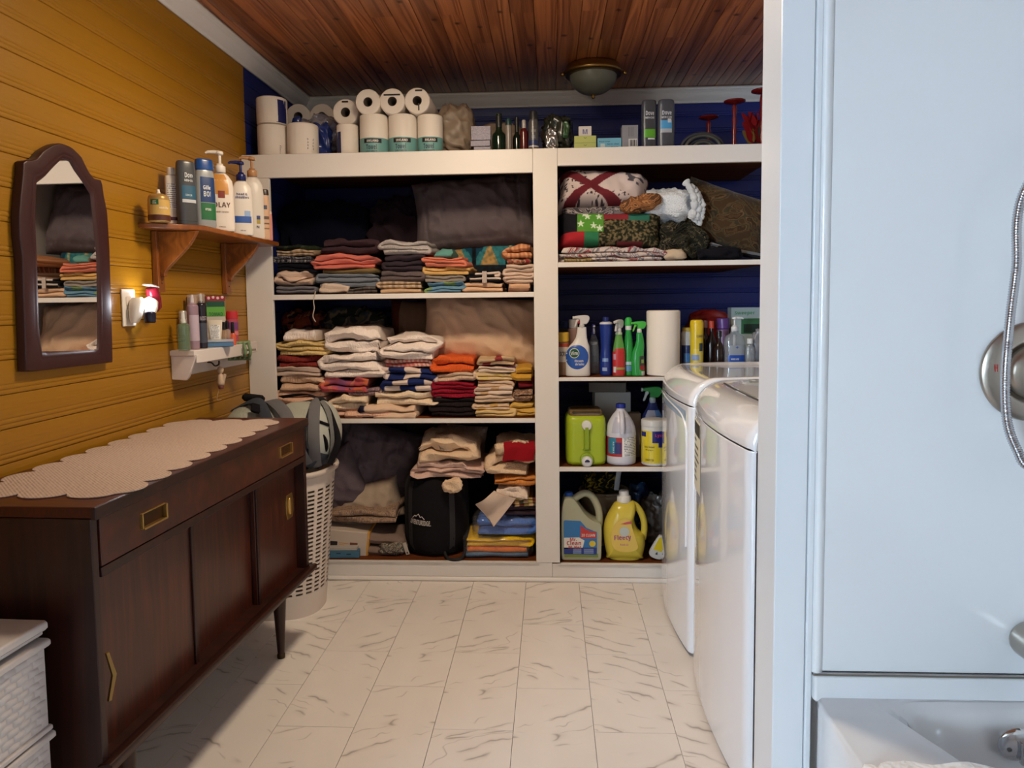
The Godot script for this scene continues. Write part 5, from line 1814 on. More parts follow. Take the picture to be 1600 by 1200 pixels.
func paper_box(called: String, label: String, at: Vector3, w: float, h: float, d: float, m: Material, turn := 0.0, group := "") -> Node3D:
	var t := thing(called, label, "box", at, turn, group)
	part(t, "carton", bbox(Vector3(w, h, d), 0.0012), m, Vector3(0, h / 2.0, 0))
	return t


func build_top_shelf() -> void:
	var navy := pl(26, 34, 92, 0.35)
	var dark := pl(34, 34, 36, 0.4)
	var film := clear(210, 215, 225, 0.16, 0.12)
	# toilet rolls at the yellow-wall end
	var g := "toilet rolls on the top shelf"
	var a := paper_roll("toilet_roll", "large white toilet roll at the yellow-wall end, lower of its stack", Vector3(-1.197, 1.8378, -3.2), 0.1302, 0.137, g)
	part(a, "lettering", letters("FAMILY", 0.011, 0.0, 0.035), navy, Vector3(0.052, 0.03, 0.038), Vector3(0, 0.95, PI / 2.0))
	var b := paper_roll("toilet_roll", "large white toilet roll topmost at the yellow-wall end", Vector3(-1.1982, 1.9776, -3.2), 0.1298, 0.1139, g)
	part(b, "blue_wrap", band(cyl(0.064, 0.112, 0.003), 0.004, 0.1, 0.42, 1.05, 0.001), navy)
	var c := paper_roll("toilet_roll", "single white toilet roll in front of the torn plastic pack", Vector3(-1.0622, 1.8378, -3.19), 0.132, 0.1369, g)
	for k in 4:
		part(c, "lettering", letters(["PURPLE", "SOFT ROLL", "24 ROLLS", "DOUBLE"][k], 0.008, 0.0, 0.03), pl(66, 52, 110, 0.5), Vector3(0.047, 0.024 + 0.013 * k, 0.045), Vector3(0, 0.8, 0))
	# torn plastic pack with blue print
	var tp := thing("plastic_pack", "torn clear and blue plastic pack of toilet paper", "plastic pack", Vector3(-1.0598, 1.889, -3.36))
	tp.position.y = 1.8378
	part(tp, "film", heap(0.24, 0.22, 0.13, 4, 0.02, 14.0, 0.8, 40, 26), clear(170, 170, 190, 0.4, 0.15))
	part(tp, "blue_print", heap(0.085, 0.17, 0.07, 7, 0.016, 18.0, 0.7, 28, 20), mt("blue_film", srgb(44, 60, 128), 0.2), Vector3(0.05, 0.005, 0.065))
	part(tp, "blue_corner", heap(0.06, 0.09, 0.03, 9, 0.008, 18.0, 0.7, 24, 16), mt("blue_film", srgb(44, 60, 128), 0.2), Vector3(-0.075, 0.12, 0.04))
	part(tp, "paper_roll", roll_mesh(0.052, 0.1, 3), mt("paper_white", srgb(232, 222, 210), 0.8), Vector3(0.018, 0.06, 0.02), Vector3(0.1, 0, -0.12))
	# three rolls lying behind, ends towards the room
	g = "paper towel rolls lying end-on at the corner"
	var spots := [[466, 200], [502, 200], [540, 196]]
	var lab := ["paper towel roll lying end-on, nearest the navy corner", "paper towel roll lying end-on, between two others at the corner", "paper towel roll lying end-on on top of a standing roll"]
	for k in 2:
		var p: Vector3 = [Vector3(-1.1731, 2.0232, -3.46), Vector3(-1.0606, 2.0206, -3.46)][k]
		paper_roll("paper_towel_roll", lab[k], p, 0.118, 0.26, g, true)
	var l3 := paper_roll("paper_towel_roll", lab[2], Vector3(-0.8767, 1.9728, -3.2), 0.113, 0.27, g, true)
	part(l3, "seal", bbox(Vector3(0.028, 0.007, 0.0008), 0.0003), dark, Vector3(0.0, 0.1, 0.0006))
	var s0 := paper_roll("paper_towel_roll", "standing white paper towel roll with navy label strip", Vector3(-0.8688, 1.8378, -3.2), 0.0924, 0.1347, "")
	part(s0, "label", band(cyl(0.0455, 0.12, 0.003), 0.003, 0.1, 0.35, -0.75, 0.001), navy)
	# branded rolls standing, three more lying on them
	var teal := pl(110, 160, 158, 0.5)
	g = "standing paper towel rolls with teal labels"
	var boxes := [[Vector3(-0.75, 1.8378, -3.19), 0.1223, 0.1673], [Vector3(-0.6251, 1.8378, -3.19), 0.1218, 0.1643], [Vector3(-0.5076, 1.8378, -3.19), 0.1076, 0.1615]]
	lab = ["standing paper towel roll with teal label, beside the navy-striped roll", "standing paper towel roll with teal label, middle of three", "standing paper towel roll with teal label, next to the beige bag"]
	for k in 3:
		var q: Array = boxes[k]
		var r: float = q[1] / 2.0
		var t := paper_roll("paper_towel_roll", lab[k], q[0], q[1], q[2], g)
		part(t, "label", band(cyl(r, q[2], 0.003), 0.002, 0.066, 1.45, 0.0, 0.0008, 24), teal)
		part(t, "name_block", band(cyl(r, q[2], 0.003), 0.044, 0.062, 0.62, 0.1, 0.0012, 14), pl(22, 22, 26, 0.5))
		part(t, "lettering", letters("KIRKLAND", 0.0095, r, 0.058), pl(226, 220, 212, 0.5), Vector3(0.0017 * 1.0, 0.048, r + 0.0018))
		part(t, "lettering", letters("Towel", 0.022, r, 0.046), pl(34, 42, 66, 0.5), Vector3(0.0, 0.017, r + 0.0016))
		part(t, "lettering", letters("2-PLY SHEETS", 0.007, r, 0.05), pl(34, 42, 66, 0.5), Vector3(0.0, 0.006, r + 0.0016))
	g = "paper towel rolls lying on the teal-label rolls"
	lab = ["paper towel roll lying end-on above the first teal-label roll", "paper towel roll lying end-on with a dark strip above its core", "paper towel roll lying end-on nearest the beige bag, torn core"]
	for k in 3:
		var p: Vector3 = [Vector3(-0.7609, 1.9959, -3.13), Vector3(-0.6575, 1.9934, -3.13), Vector3(-0.5518, 1.9908, -3.13)][k]
		p.y = 1.8378 + 0.1585 + 0.001
		var t := paper_roll("paper_towel_roll", lab[k], p, 0.108, 0.27, g, true)
		if k == 1:
			part(t, "seal", bbox(Vector3(0.07, 0.007, 0.0008), 0.0003), dark, Vector3(0.0, 0.08, 0.0006))
		if k == 2:
			part(t, "seal", bbox(Vector3(0.03, 0.007, 0.0008), 0.0003), dark, Vector3(0.008, 0.095, 0.0006))
			part(t, "torn_core", bbox(Vector3(0.006, 0.03, 0.0008), 0.0003), dark, Vector3(0.007, 0.028, 0.0006))
	# beige plastic bags
	var bagm := mt("beige_bag", srgb(148, 130, 112), 0.45)
	solo("plastic_bag", heap(0.165, 0.245, 0.2, 11, 0.016, 12.0, 0.7), bagm, "crumpled beige plastic bag beside the paper towels", "plastic bag", Vector3(-0.4131, 1.8711, -3.34) * Vector3(1, 0, 1) + Vector3(0, 1.8378, 0))
	solo("plastic_bag", heap(0.26, 0.2, 0.18, 12, 0.014, 10.0, 0.6), bagm, "beige plastic bag lying behind the green bottles", "plastic bag", Vector3(-0.2369, 1.907, -3.54) * Vector3(1, 0, 1) + Vector3(0, 1.8378, 0))
	# little foil boxes
	g = "small silver boxes on the top shelf"
	var foil := patterned("foil_print", blotch([srgb(190, 188, 196), srgb(110, 118, 156), srgb(198, 196, 204), srgb(70, 76, 112), srgb(186, 160, 140), srgb(196, 194, 204)], 16.0, 3), Vector3(1.5, 1.5, 1), 0.6)
	paper_box("foil_box", "small silver box, lowest of three beside the beige bag", Vector3(-0.2827, 1.8378, -3.17), 0.0708, 0.0195, 0.06, foil, 0.05, g)
	paper_box("foil_box", "small silver box, middle of three beside the beige bag", Vector3(-0.2879, 1.8601, -3.17), 0.0817, 0.0227, 0.06, foil, -0.03, g)
	paper_box("foil_box", "larger silver patterned box on top of two small ones", Vector3(-0.2872, 1.8854, -3.17), 0.0816, 0.0572, 0.06, foil, 0.03, g)
	# bottles
	var green := pl(20, 40, 26, 0.12)
	var winep := [[0, 0.9], [0.02, 1.0], [0.42, 1.0], [0.5, 0.9], [0.56, 0.55], [0.62, 0.42], [0.94, 0.4], [0.945, 0.46], [0.98, 0.46], [1.0, 0.4]]
	bottle("wine_bottle", "dark green wine bottle with slim neck on the top shelf", "bottle", Vector3(-0.2155, 1.8431, -3.22) * Vector3(1, 0, 1) + Vector3(0, 1.8378, 0), shape(winep, 0.062, 0.062, 0.172), green, [["capsule", shape([[0.66, 0.45], [0.99, 0.44], [1.0, 0.4]], 0.062, 0.062, 0.174), pl(22, 26, 24, 0.4)]])
	bottle("dark_slim_bottle", "slim dark bottle between the teal-capped and red bottles", "bottle", Vector3(-0.1386, 1.8434, -3.23) * Vector3(1, 0, 1) + Vector3(0, 1.8378, 0), shape(winep, 0.036, 0.036, 0.158), pl(18, 34, 26, 0.15), [["capsule", shape([[0.6, 0.5], [0.99, 0.5], [1.0, 0.4]], 0.036, 0.036, 0.16), pl(24, 24, 26, 0.4)]])
	bottle("spray_can", "grey can with dark teal cap next to the wine bottle", "spray can", Vector3(-0.1708, 1.8302, -3.16) * Vector3(1, 0, 1) + Vector3(0, 1.8378, 0), cyl(0.0135, 0.11, 0.003), pl(126, 118, 112, 0.3), [["cap", shape([[0.8, 1.0], [0.97, 0.9], [1.0, 0.7]], 0.028, 0.028, 0.137), pl(14, 54, 58, 0.35)]])
	bottle("red_bottle", "small dark red bottle with a silver cap", "bottle", Vector3(-0.1062, 1.8308, -3.17) * Vector3(1, 0, 1) + Vector3(0, 1.8378, 0), shape([[0, 0.9], [0.03, 1.0], [0.6, 1.0], [0.7, 0.8], [0.74, 0.5]], 0.034, 0.034, 0.132), pl(82, 20, 22, 0.2), [["cap", shape([[0.73, 0.52], [0.98, 0.5], [1.0, 0.4]], 0.034, 0.034, 0.132), pl(176, 170, 166, 0.3)]])
	bottle("spray_can", "tall grey spray can with a blue band and dark cap", "spray can", Vector3(-0.0654, 1.8279, -3.16) * Vector3(1, 0, 1) + Vector3(0, 1.8378, 0), shape([[0, 0.94], [0.02, 1.0], [0.72, 1.0], [0.77, 0.86], [0.78, 0.9]], 0.042, 0.042, 0.166), mt("grey_can", srgb(92, 92, 94), 0.35, 0.4), [["label", 0.022, 0.043, 1.5, 0.0, pl(36, 50, 96, 0.35)], ["label", 0.014, 0.02, 1.5, 0.0, pl(196, 192, 190, 0.35)], ["text", "GEL", 0.05, 0.012, 0.018, pl(150, 156, 176, 0.4), 0.0], ["text", "SHAVE", 0.075, 0.01, 0.022, pl(170, 170, 176, 0.4), 0.0], ["cap", shape([[0.775, 0.9], [0.96, 0.82], [1.0, 0.6]], 0.042, 0.042, 0.166), pl(36, 38, 42, 0.4)]])
	# dark bag with something silver in it
	var db := thing("dark_plastic_bag", "dark green see-through plastic bag with silver foil inside", "plastic bag", Vector3(0.0353, 1.8456, -3.26) * Vector3(1, 0, 1) + Vector3(0, 1.8378, 0))
	part(db, "film", heap(0.135, 0.17, 0.13, 21, 0.014, 15.0, 0.7), mt("dark_green_film", srgb(40, 46, 40), 0.25))
	part(db, "foil", heap(0.055, 0.1, 0.03, 23, 0.008, 30.0, 0.7, 30, 20), mt("silver_foil", srgb(150, 150, 152), 0.25, 0.7), Vector3(-0.024, 0.003, 0.06))
	part(db, "green_wrap", heap(0.03, 0.07, 0.03, 25, 0.006, 30.0, 0.7, 24, 16), pl(56, 92, 60, 0.3), Vector3(0.035, 0.06, 0.055))
	# cartons
	var yb := paper_box("yellow_green_box", "pale yellow-green carton with a small clasp mark", Vector3(0.1503, 1.8378, -3.17), 0.0913, 0.0563, 0.05, pl(178, 188, 108, 0.55))
	part(yb, "fold_line", bbox(Vector3(0.09, 0.0015, 0.0008), 0.0002), pl(140, 150, 84, 0.55), Vector3(0, 0.027, 0.0254))
	for k in 2:
		part(yb, "clasp_mark", tube([Vector3(-0.006, 0.004, 0), Vector3(0, 0, 0), Vector3(0.006, 0.004, 0)], 0.001, 6), pl(96, 104, 60, 0.5), Vector3(0, 0.015 + 0.03 * k, 0.0256))
	var wc := paper_box("white_card_box", "small white box standing on the yellow-green carton", Vector3(0.1507, 1.8966, -3.175), 0.0537, 0.041, 0.02, pl(216, 212, 210, 0.5))
	part(wc, "lettering", letters("M", 0.02, 0.0, 0.02), pl(108, 112, 160, 0.5), Vector3(0.0, 0.008, 0.0106))
	var bb := paper_box("blue_box", "low light blue carton beside the yellow-green one", Vector3(0.2508, 1.8378, -3.17), 0.099, 0.0448, 0.05, pl(110, 176, 204, 0.5))
	part(bb, "lettering", letters("Nasal Strips", 0.006, 0.0, 0.045), pl(34, 60, 110, 0.5), Vector3(-0.02, 0.027, 0.0256))
	part(bb, "lettering", letters("tan to clear", 0.006, 0.0, 0.05), pl(34, 60, 110, 0.5), Vector3(0.015, 0.017, 0.0256))
	part(bb, "lettering", letters("30 strips", 0.005, 0.0, 0.03), pl(34, 60, 110, 0.5), Vector3(0.022, 0.006, 0.0256))
	part(bb, "picture", bbox(Vector3(0.018, 0.02, 0.0006), 0.0002), pl(186, 206, 206, 0.5), Vector3(-0.028, 0.012, 0.0255))
	var gb := paper_box("grey_box", "grey carton with a barcode beside the body wash pair", Vector3(0.3363, 1.8378, -3.17), 0.0667, 0.0956, 0.05, pl(136, 136, 142, 0.45))
	part(gb, "barcode_panel", bbox(Vector3(0.036, 0.034, 0.0006), 0.0002), pl(206, 204, 204, 0.5), Vector3(0.012, 0.022, 0.0254))
	for k in 8:
		part(gb, "barcode_bar", bbox(Vector3(0.0014 + 0.001 * (k % 3), 0.026, 0.0006), 0.0002), dark, Vector3(-0.001 + k * 0.0038, 0.022, 0.0258))
	for k in 4:
		part(gb, "text_line", bbox(Vector3(0.0015, 0.04, 0.0006), 0.0002), pl(92, 92, 98, 0.5), Vector3(-0.006 + k * 0.006, 0.068, 0.0254))
	# two dark grey shampoo bottles
	var deco := [["text", "Dove", 0.68, 0.085, 0.55, pl(206, 208, 214, 0.4), 0.0], ["text", "MEN+CARE", 0.61, 0.04, 0.6, pl(206, 208, 214, 0.4), 0.0]]
	flat_bottle("shampoo_bottle", "dark grey shampoo bottle with a green label on the top shelf", Vector3(0.4187, 1.8378, -3.18), 0.064, 0.2025, pl(70, 72, 78, 0.3), pl(60, 62, 68, 0.3), deco + [["label", 0.23, 0.4, 0.75, 0.0, pl(96, 168, 48, 0.4)], ["label", 0.19, 0.22, 0.4, 0.2, pl(220, 222, 224, 0.4)]], 0.1, 0.0, "bottle", "pair of grey shampoo bottles")
	flat_bottle("shampoo_bottle", "dark grey shampoo bottle with a blue label on the top shelf", Vector3(0.4892, 1.8378, -3.18), 0.0718, 0.202, pl(74, 76, 84, 0.3), pl(60, 62, 68, 0.3), deco + [["label", 0.4, 0.57, 0.62, -0.1, pl(78, 156, 208, 0.4)], ["label", 0.32, 0.4, 0.62, -0.1, pl(176, 180, 184, 0.4)], ["label", 0.52, 0.6, 0.2, 0.25, pl(206, 208, 212, 0.4)]], 0.05, 0.0, "bottle", "pair of grey shampoo bottles")
	# dark coils
	var co := thing("coiled_hose", "dark grey coiled hose lying under the red candle holders", "hose", Vector3(0.648, 1.8245, -3.22) * Vector3(1, 0, 1) + Vector3(0, 1.8378, 0))
	for k in 4:
		var arc := []
		var rx := 0.088 - 0.017 * k
		for q in 17:
			var an := PI * q / 16.0
			arc.append(Vector3(rx * cos(an), 0.008 + (0.062 - 0.013 * k) * sin(an), 0.02 * (k % 2)))
		part(co, "coil", tube(arc, 0.0075, 8), pl(58 + 12 * (k % 2), 58 + 12 * (k % 2), 62, 0.5))
	# red glass candle holders
	var red := mt("red_glass", srgb(108, 20, 20), 0.12)
	var hold := func(called: String, label: String, at: Vector3, h: float, r: float, foot := 0.03) -> void:
		var t := thing(called, label, "candle holder", at, 0.0, "red candle holders on the top shelf")
		part(t, "dish", lathe([[0.0, h - 0.012], [0.012, h - 0.011], [r * 0.75, h - 0.006], [r, h - 0.002], [r, h + 0.003], [r * 0.8, h - 0.001], [0.012, h - 0.004], [0.0, h - 0.004]], 28), red)
		var pr := [[0.0, 0.0], [foot, 0.0], [foot, 0.004], [0.012, 0.012]]
		for k in 9:
			pr.append([0.0075 + 0.0035 * (k % 2), 0.02 + (h - 0.036) * k / 8.0])
		pr.append([0.0, h - 0.012])
		part(t, "stem", lathe(pr, 18), red)
	hold.call("candle_holder", "short dark red candle holder above the coiled hose", Vector3(0.7042, 1.8511, -3.36) * Vector3(1, 0, 1) + Vector3(0, 1.8378, 0), 0.17, 0.043, 0.02)
	hold.call("candle_holder", "tall dark red candle holder with wide dish", Vector3(0.7917, 1.8294, -3.26) * Vector3(1, 0, 1) + Vector3(0, 1.8378, 0), 0.21, 0.045, 0.024)
	hold.call("candle_holder", "tallest red candle holder beside the partition", Vector3(0.8912, 1.8153, -3.2) * Vector3(1, 0, 1) + Vector3(0, 1.8378, 0), 0.235, 0.045, 0.024)
	var fl := thing("poinsettia", "red artificial poinsettia beside the partition on the top shelf", "artificial flower", Vector3(0.8999, 1.833, -3.29) * Vector3(1, 0, 1) + Vector3(0, 1.8378, 0))
	var petal := ext(curve2([Vector2(0, 0), Vector2(0.014, 0.02), Vector2(0.011, 0.05), Vector2(0.0, 0.072), Vector2(-0.011, 0.05), Vector2(-0.014, 0.02)], 3, true), 0.002, 0.0008)
	for k in 22:
		var an := k * 2.4
		var cx := -0.03 + 0.05 * absf(nz(k * 2.1, 1.0, 3.0))
		part(fl, "petal", petal, cloth(138, 22, 24) if k % 6 else cloth(120, 92, 40), Vector3(cx, 0.04 + 0.035 * (k % 3), 0.02 * sin(an)), Vector3(0.9 * sin(an * 1.3), an, 0.7 * cos(an)))
	part(fl, "stem", tube([Vector3(0, 0, 0), Vector3(0, 0.12, 0)], 0.006, 8), pl(50, 70, 36, 0.6))


# ------------------------------------------------------------------ linen
func linen(called: String, label: String, cat: String, at: Vector3, w: float, h: float, m: Material, n := 2, seed := 1, d := 0.28, amp := 0.004, rev := false, droop := 0.0, group := "", tilt := 0.0, turn := 0.0) -> MeshInstance3D:
	at.z -= d / 2.0
	return solo(called, fold(w, h, d, n, seed, amp, rev, droop, tilt), m, label, cat, at, Vector3(0, turn, 0), group)


func build_left_linen() -> void:
	var A := "folded linen on the upper left shelf"
	# ---------------- top bay, back row
	solo("comforter", heap(0.5, 0.46, 0.4, 3, 0.03, 5.0, 0.6), cloth(16, 18, 34), "bulky navy comforter stuffed at the back of the top bay", "comforter", Vector3(-1.156, 1.2578, -3.66) * Vector3(1, 0, 1) + Vector3(0.06, 1.2475, 0))
	solo("bundled_blanket", heap(0.3, 0.47, 0.26, 5, 0.045, 6.5, 0.7), cloth(46, 34, 42), "dark plum bundled blanket between navy comforter and grey pillow", "blanket", Vector3(-0.7474, 1.2523, -3.6) * Vector3(1, 0, 1) + Vector3(0, 1.247, 0), Vector3(0, 0.2, 0))
	solo("pillow", pillow(0.58, 0.36, 0.26, 7, 0.01, 0.085, 70, 44), cloth(104, 93, 98), "quilted charcoal grey pillow lying on the teal blanket", "pillow", Vector3(-0.3559, 1.6162, -3.5), Vector3(-0.25, 0.0, 0.08))
	tex["southwest"] = image_tex(160, 96, func(u: float, v: float) -> Color:
		var x := absf(u - 0.5) * 2.0
		var y := 1.0 - v
		var peak := maxf(0.84 - 1.9 * absf(x - 0.30), maxf(0.72 - 1.9 * absf(x - 0.52), 0.5 - 1.6 * absf(x - 0.1)))
		var top := maxf(peak, 0.36)
		var c := srgb(24, 70, 96)
		if y < top:
			c = srgb(64, 140, 150)
		if y < 0.62 - 2.2 * absf(x - 0.24):
			c = srgb(200, 160, 100)
		if y < 0.3:
			c = srgb(34, 36, 44)
		if x < 0.03 and y > 0.3:
			c = srgb(20, 24, 30)
		if absf(x - 0.56) < 0.022 and y > 0.45:
			c = srgb(196, 196, 150)
		if y > 0.9:
			c = srgb(20, 52, 84)
		return c.lerp(srgb(30, 70, 80), clampf(nz(u * 26.0, v * 16.0, 3.0) * 0.35 + 0.1, 0.0, 0.4)))
	var sw := patterned("southwest_blanket", tex["southwest"], Vector3(0.5, 0.9, 1))
	sw.uv1_offset = Vector3(0.5, 0.62, 0)
	sw.rim_enabled = true
	sw.rim = 0.3
	solo("blanket", pillow(0.58, 0.31, 0.3, 9, 0.008, 0.0, 40, 30, 7.0), sw, "teal and gold zigzag patterned blanket under the grey pillow", "blanket", Vector3(-0.3548, 1.247 + 0.142, -3.58), Vector3(-0.12, 0, 0))
	# ---------------- top bay, stacks
	var striped := patterned("beige_stripe", stripes([srgb(190, 164, 136), srgb(150, 128, 104), srgb(196, 170, 142), srgb(176, 150, 120)]), Vector3(6, 6, 1))
	var bw := patterned("black_white_print", blotch([srgb(24, 24, 34), srgb(210, 200, 194), srgb(30, 32, 44), srgb(130, 128, 136), srgb(22, 22, 30)], 9.0, 2), Vector3(3, 3, 1))
	linen("folded_sheet", "folded slate grey sheet at the bottom beside the post", "sheet", Vector3(-1.1043, 1.2511, -3.15), 0.1804, 0.0331, cloth(112, 110, 116), 2, 1, 0.28, 0.003, false, 0.0, A)
	linen("folded_shirt", "rumpled cream cotton item above the slate grey sheet", "shirt", Vector3(-1.1039, 1.2841, -3.145), 0.1743, 0.055, cloth(208, 180, 160), 2, 2, 0.27, 0.011, true, 0.0, A)
	linen("folded_cloth", "folded black cloth under the black and white print", "cloth", Vector3(-1.1058, 1.3396, -3.155), 0.1803, 0.0441, cloth(20, 20, 30), 2, 3, 0.28, 0.004, false, 0.0, A)
	linen("folded_cloth", "folded black and white printed cloth beside the post", "cloth", Vector3(-1.1084, 1.3834, -3.15), 0.1687, 0.0302, bw, 2, 4, 0.27, 0.004, true, 0.0, A)
	linen("folded_cloth", "folded beige striped cloth near the top beside the post", "cloth", Vector3(-1.1082, 1.4142, -3.16), 0.1747, 0.0275, striped, 2, 5, 0.27, 0.005, false, 0.0, A)
	linen("folded_cloth", "dark green plaid cloth topmost beside the post", "cloth", Vector3(-1.1249, 1.4427, -3.17), 0.147, 0.0248, patterned("dark_green_plaid", plaid(srgb(36, 40, 34), [[0.5, 0.2, srgb(70, 84, 60), 0.6]]), Vector3(4, 4, 1)), 1, 6, 0.26, 0.006, false, 0.004, A)
	linen("folded_sheet", "dark grey plaid sheet at the bottom of the coral pile", "sheet", Vector3(-0.8574, 1.2482, -3.15), 0.2349, 0.0275, patterned("grey_plaid", plaid(srgb(92, 84, 80), [[0.3, 0.1, srgb(60, 56, 54), 0.7], [0.7, 0.06, srgb(130, 120, 112), 0.7]]), Vector3(4, 4, 1)), 2, 7, 0.28, 0.004, true, 0.0, A)
	linen("folded_pillowcase", "cream pillowcase corner hanging over the shelf edge", "pillowcase", Vector3(-0.9308, 1.2515, -3.125), 0.1613, 0.041, cloth(206, 184, 166), 1, 8, 0.25, 0.007, false, 0.006, A)
	linen("folded_sheet", "folded blue-grey sheets under the olive one", "sheet", Vector3(-0.8773, 1.2759, -3.15), 0.2712, 0.0577, cloth(116, 122, 132), 3, 9, 0.28, 0.005, false, 0.0, A)
	linen("folded_sheet", "thin olive sheet under the coral ones", "sheet", Vector3(-0.8677, 1.3337, -3.155), 0.2517, 0.022, cloth(126, 104, 66), 1, 10, 0.28, 0.004, false, 0.0, A)
	linen("folded_sheet", "folded coral pink sheets in the second pile", "sheet", Vector3(-0.8806, 1.3551, -3.14), 0.2754, 0.0627, cloth(206, 112, 98), 3, 11, 0.28, 0.007, true, 0.004, A, -0.04)
	linen("folded_sheet", "dark plum folded sheets on the coral ones", "sheet", Vector3(-0.8746, 1.4191, -3.16), 0.2571, 0.0657, cloth(62, 44, 50), 2, 12, 0.28, 0.006, false, 0.006, A)
	linen("folded_sheet", "thin beige sheet at the bottom of the grey pile", "sheet", Vector3(-0.6414, 1.2456, -3.15), 0.1972, 0.0219, cloth(200, 166, 132), 1, 13, 0.28, 0.003, false, 0.0, A)
	linen("folded_sheet", "khaki striped sheets above the thin beige one", "sheet", Vector3(-0.6433, 1.2677, -3.155), 0.2001, 0.0302, striped, 2, 14, 0.28, 0.003, true, 0.0, A)
	linen("folded_sheet", "mid grey folded sheets in the third pile", "sheet", Vector3(-0.64, 1.2976, -3.15), 0.1969, 0.0437, cloth(98, 86, 86), 2, 15, 0.28, 0.004, false, 0.0, A)
	linen("folded_sheet", "dark plum folded sheets in the third pile", "sheet", Vector3(-0.6277, 1.3412, -3.15), 0.1855, 0.0709, cloth(56, 46, 54), 3, 16, 0.28, 0.004, true, 0.0, A)
	linen("folded_sheet", "pale grey floral sheets topmost of the third pile", "sheet", Vector3(-0.6174, 1.4113, -3.14), 0.2149, 0.0623, patterned("pale_grey_print", blotch([srgb(176, 168, 166), srgb(150, 144, 146), srgb(184, 176, 172), srgb(168, 160, 158)], 9.0, 6), Vector3(4, 4, 1)), 3, 17, 0.27, 0.005, false, 0.005, A)
	linen("folded_sheet", "light blue sheets with green lining at the shelf", "sheet", Vector3(-0.4563, 1.2434, -3.145), 0.1653, 0.0491, patterned("blue_green_sheet", stripes([srgb(96, 134, 160), srgb(104, 142, 166), srgb(96, 134, 160), srgb(120, 146, 96), srgb(98, 136, 162)], true), Vector3(1.3, 1, 1)), 3, 18, 0.27, 0.006, true, 0.0, A)
	linen("folded_sheet", "grey sheet between the yellow and light blue ones", "sheet", Vector3(-0.4536, 1.2926, -3.15), 0.1764, 0.03, cloth(140, 130, 122), 2, 19, 0.27, 0.004, false, 0.0, A)
	linen("folded_sheet", "soft yellow sheet under the salmon one", "sheet", Vector3(-0.4372, 1.3225, -3.155), 0.2096, 0.0354, cloth(206, 166, 104), 2, 20, 0.28, 0.004, true, 0.0, A)
	linen("folded_sheet", "salmon sheets with teal cloth on top", "sheet", Vector3(-0.4481, 1.3574, -3.14), 0.181, 0.0406, cloth(212, 122, 98), 3, 21, 0.26, 0.005, false, 0.0, A)
	linen("folded_cloth", "small teal cloth with red corner topmost of its pile", "cloth", Vector3(-0.455, 1.3957, -3.145), 0.1126, 0.0379, patterned("teal_print", stripes([srgb(96, 148, 140), srgb(96, 148, 140), srgb(100, 152, 144), srgb(200, 110, 84)]), Vector3(1.6, 1, 1)), 1, 22, 0.22, 0.006, false, 0.005, A, 0.05)
	linen("folded_cloth", "peach cloth under the black and white striped bundle", "cloth", Vector3(-0.2795, 1.2468, -3.15), 0.1838, 0.0436, cloth(214, 176, 144), 2, 23, 0.26, 0.004, true, 0.0, A)
	linen("folded_towel", "black and white striped towel tied with a band", "towel", Vector3(-0.2839, 1.2903, -3.145), 0.1396, 0.0434, patterned("black_white_stripe", stripes([srgb(24, 22, 26), srgb(208, 190, 178)], true), Vector3(1.13, 1, 1)), 4, 24, 0.24, 0.002, false, 0.0, A)
	part(self, "towel_band", bbox(Vector3(0.02, 0.05, 0.004), 0.0015), cloth(206, 190, 180), Vector3(-0.2794, 1.3118, -3.141)).set_meta("category", "band")
	get_child(get_child_count() - 1).set_meta("label", "pale cloth band round the black and white striped towel")
	linen("folded_cloth", "peach cloth at the shelf beside the middle post", "cloth", Vector3(-0.1345, 1.2451, -3.15), 0.1338, 0.038, cloth(212, 168, 136), 1, 25, 0.27, 0.004, false, 0.0, A)
	linen("folded_cloth", "pile of thin white cloths beside the middle post", "cloth", Vector3(-0.1311, 1.2831, -3.15), 0.1281, 0.0813, cloth(206, 180, 162), 5, 26, 0.27, 0.004, true, 0.0, A)
	linen("folded_cloth", "red and green holiday print cloth beside the middle post", "cloth", Vector3(-0.1333, 1.3644, -3.15), 0.1334, 0.0243, patterned("holiday_print", blotch([srgb(140, 40, 48), srgb(70, 100, 66), srgb(160, 60, 60), srgb(170, 140, 110)], 8.0, 4), Vector3(3, 3, 1)), 1, 27, 0.27, 0.004, false, 0.0, A)
	linen("folded_throw", "orange knitted throw topmost beside the middle post", "throw", Vector3(-0.1301, 1.3887, -3.15), 0.1333, 0.062, patterned("orange_knit", stripes([srgb(206, 146, 104), srgb(176, 112, 78), srgb(214, 158, 116), srgb(196, 130, 92)]), Vector3(8, 2, 1)), 2, 28, 0.27, 0.005, true, 0.01, A, 0.12)
	solo("dangling_string", tube(curve([Vector3(-0.9975, 1.26, -3.098), Vector3(-1.0064, 1.2194, -3.096), Vector3(-1.0046, 1.1868, -3.096), Vector3(-1.0112, 1.1541, -3.096), Vector3(-1.0012, 1.1295, -3.097)], 6), 0.0022, 6), pl(190, 172, 160, 0.8), "pale string hanging from the cream pillowcase", "string")
	# ---------------- middle bay
	var B := "folded towels on the middle left shelf"
	var white := cloth(226, 204, 190, true)
	var cream := cloth(222, 192, 160, true)
	solo("plaid_blanket", heap(0.27, 0.46, 0.26, 31, 0.03, 8.0, 0.6), patterned("red_plaid", plaid(srgb(150, 66, 48), [[0.15, 0.14, srgb(34, 26, 34), 0.8], [0.42, 0.05, srgb(206, 170, 120), 0.8], [0.6, 0.12, srgb(170, 84, 52), 0.7], [0.85, 0.08, srgb(40, 32, 46), 0.8]]), Vector3(2.2, 2.2, 1)), "red and brown plaid blanket at the back of the middle shelf", "blanket", Vector3(-1.213, 0.68, -3.6) * Vector3(1, 0, 1) + Vector3(0, 0.7098, 0))
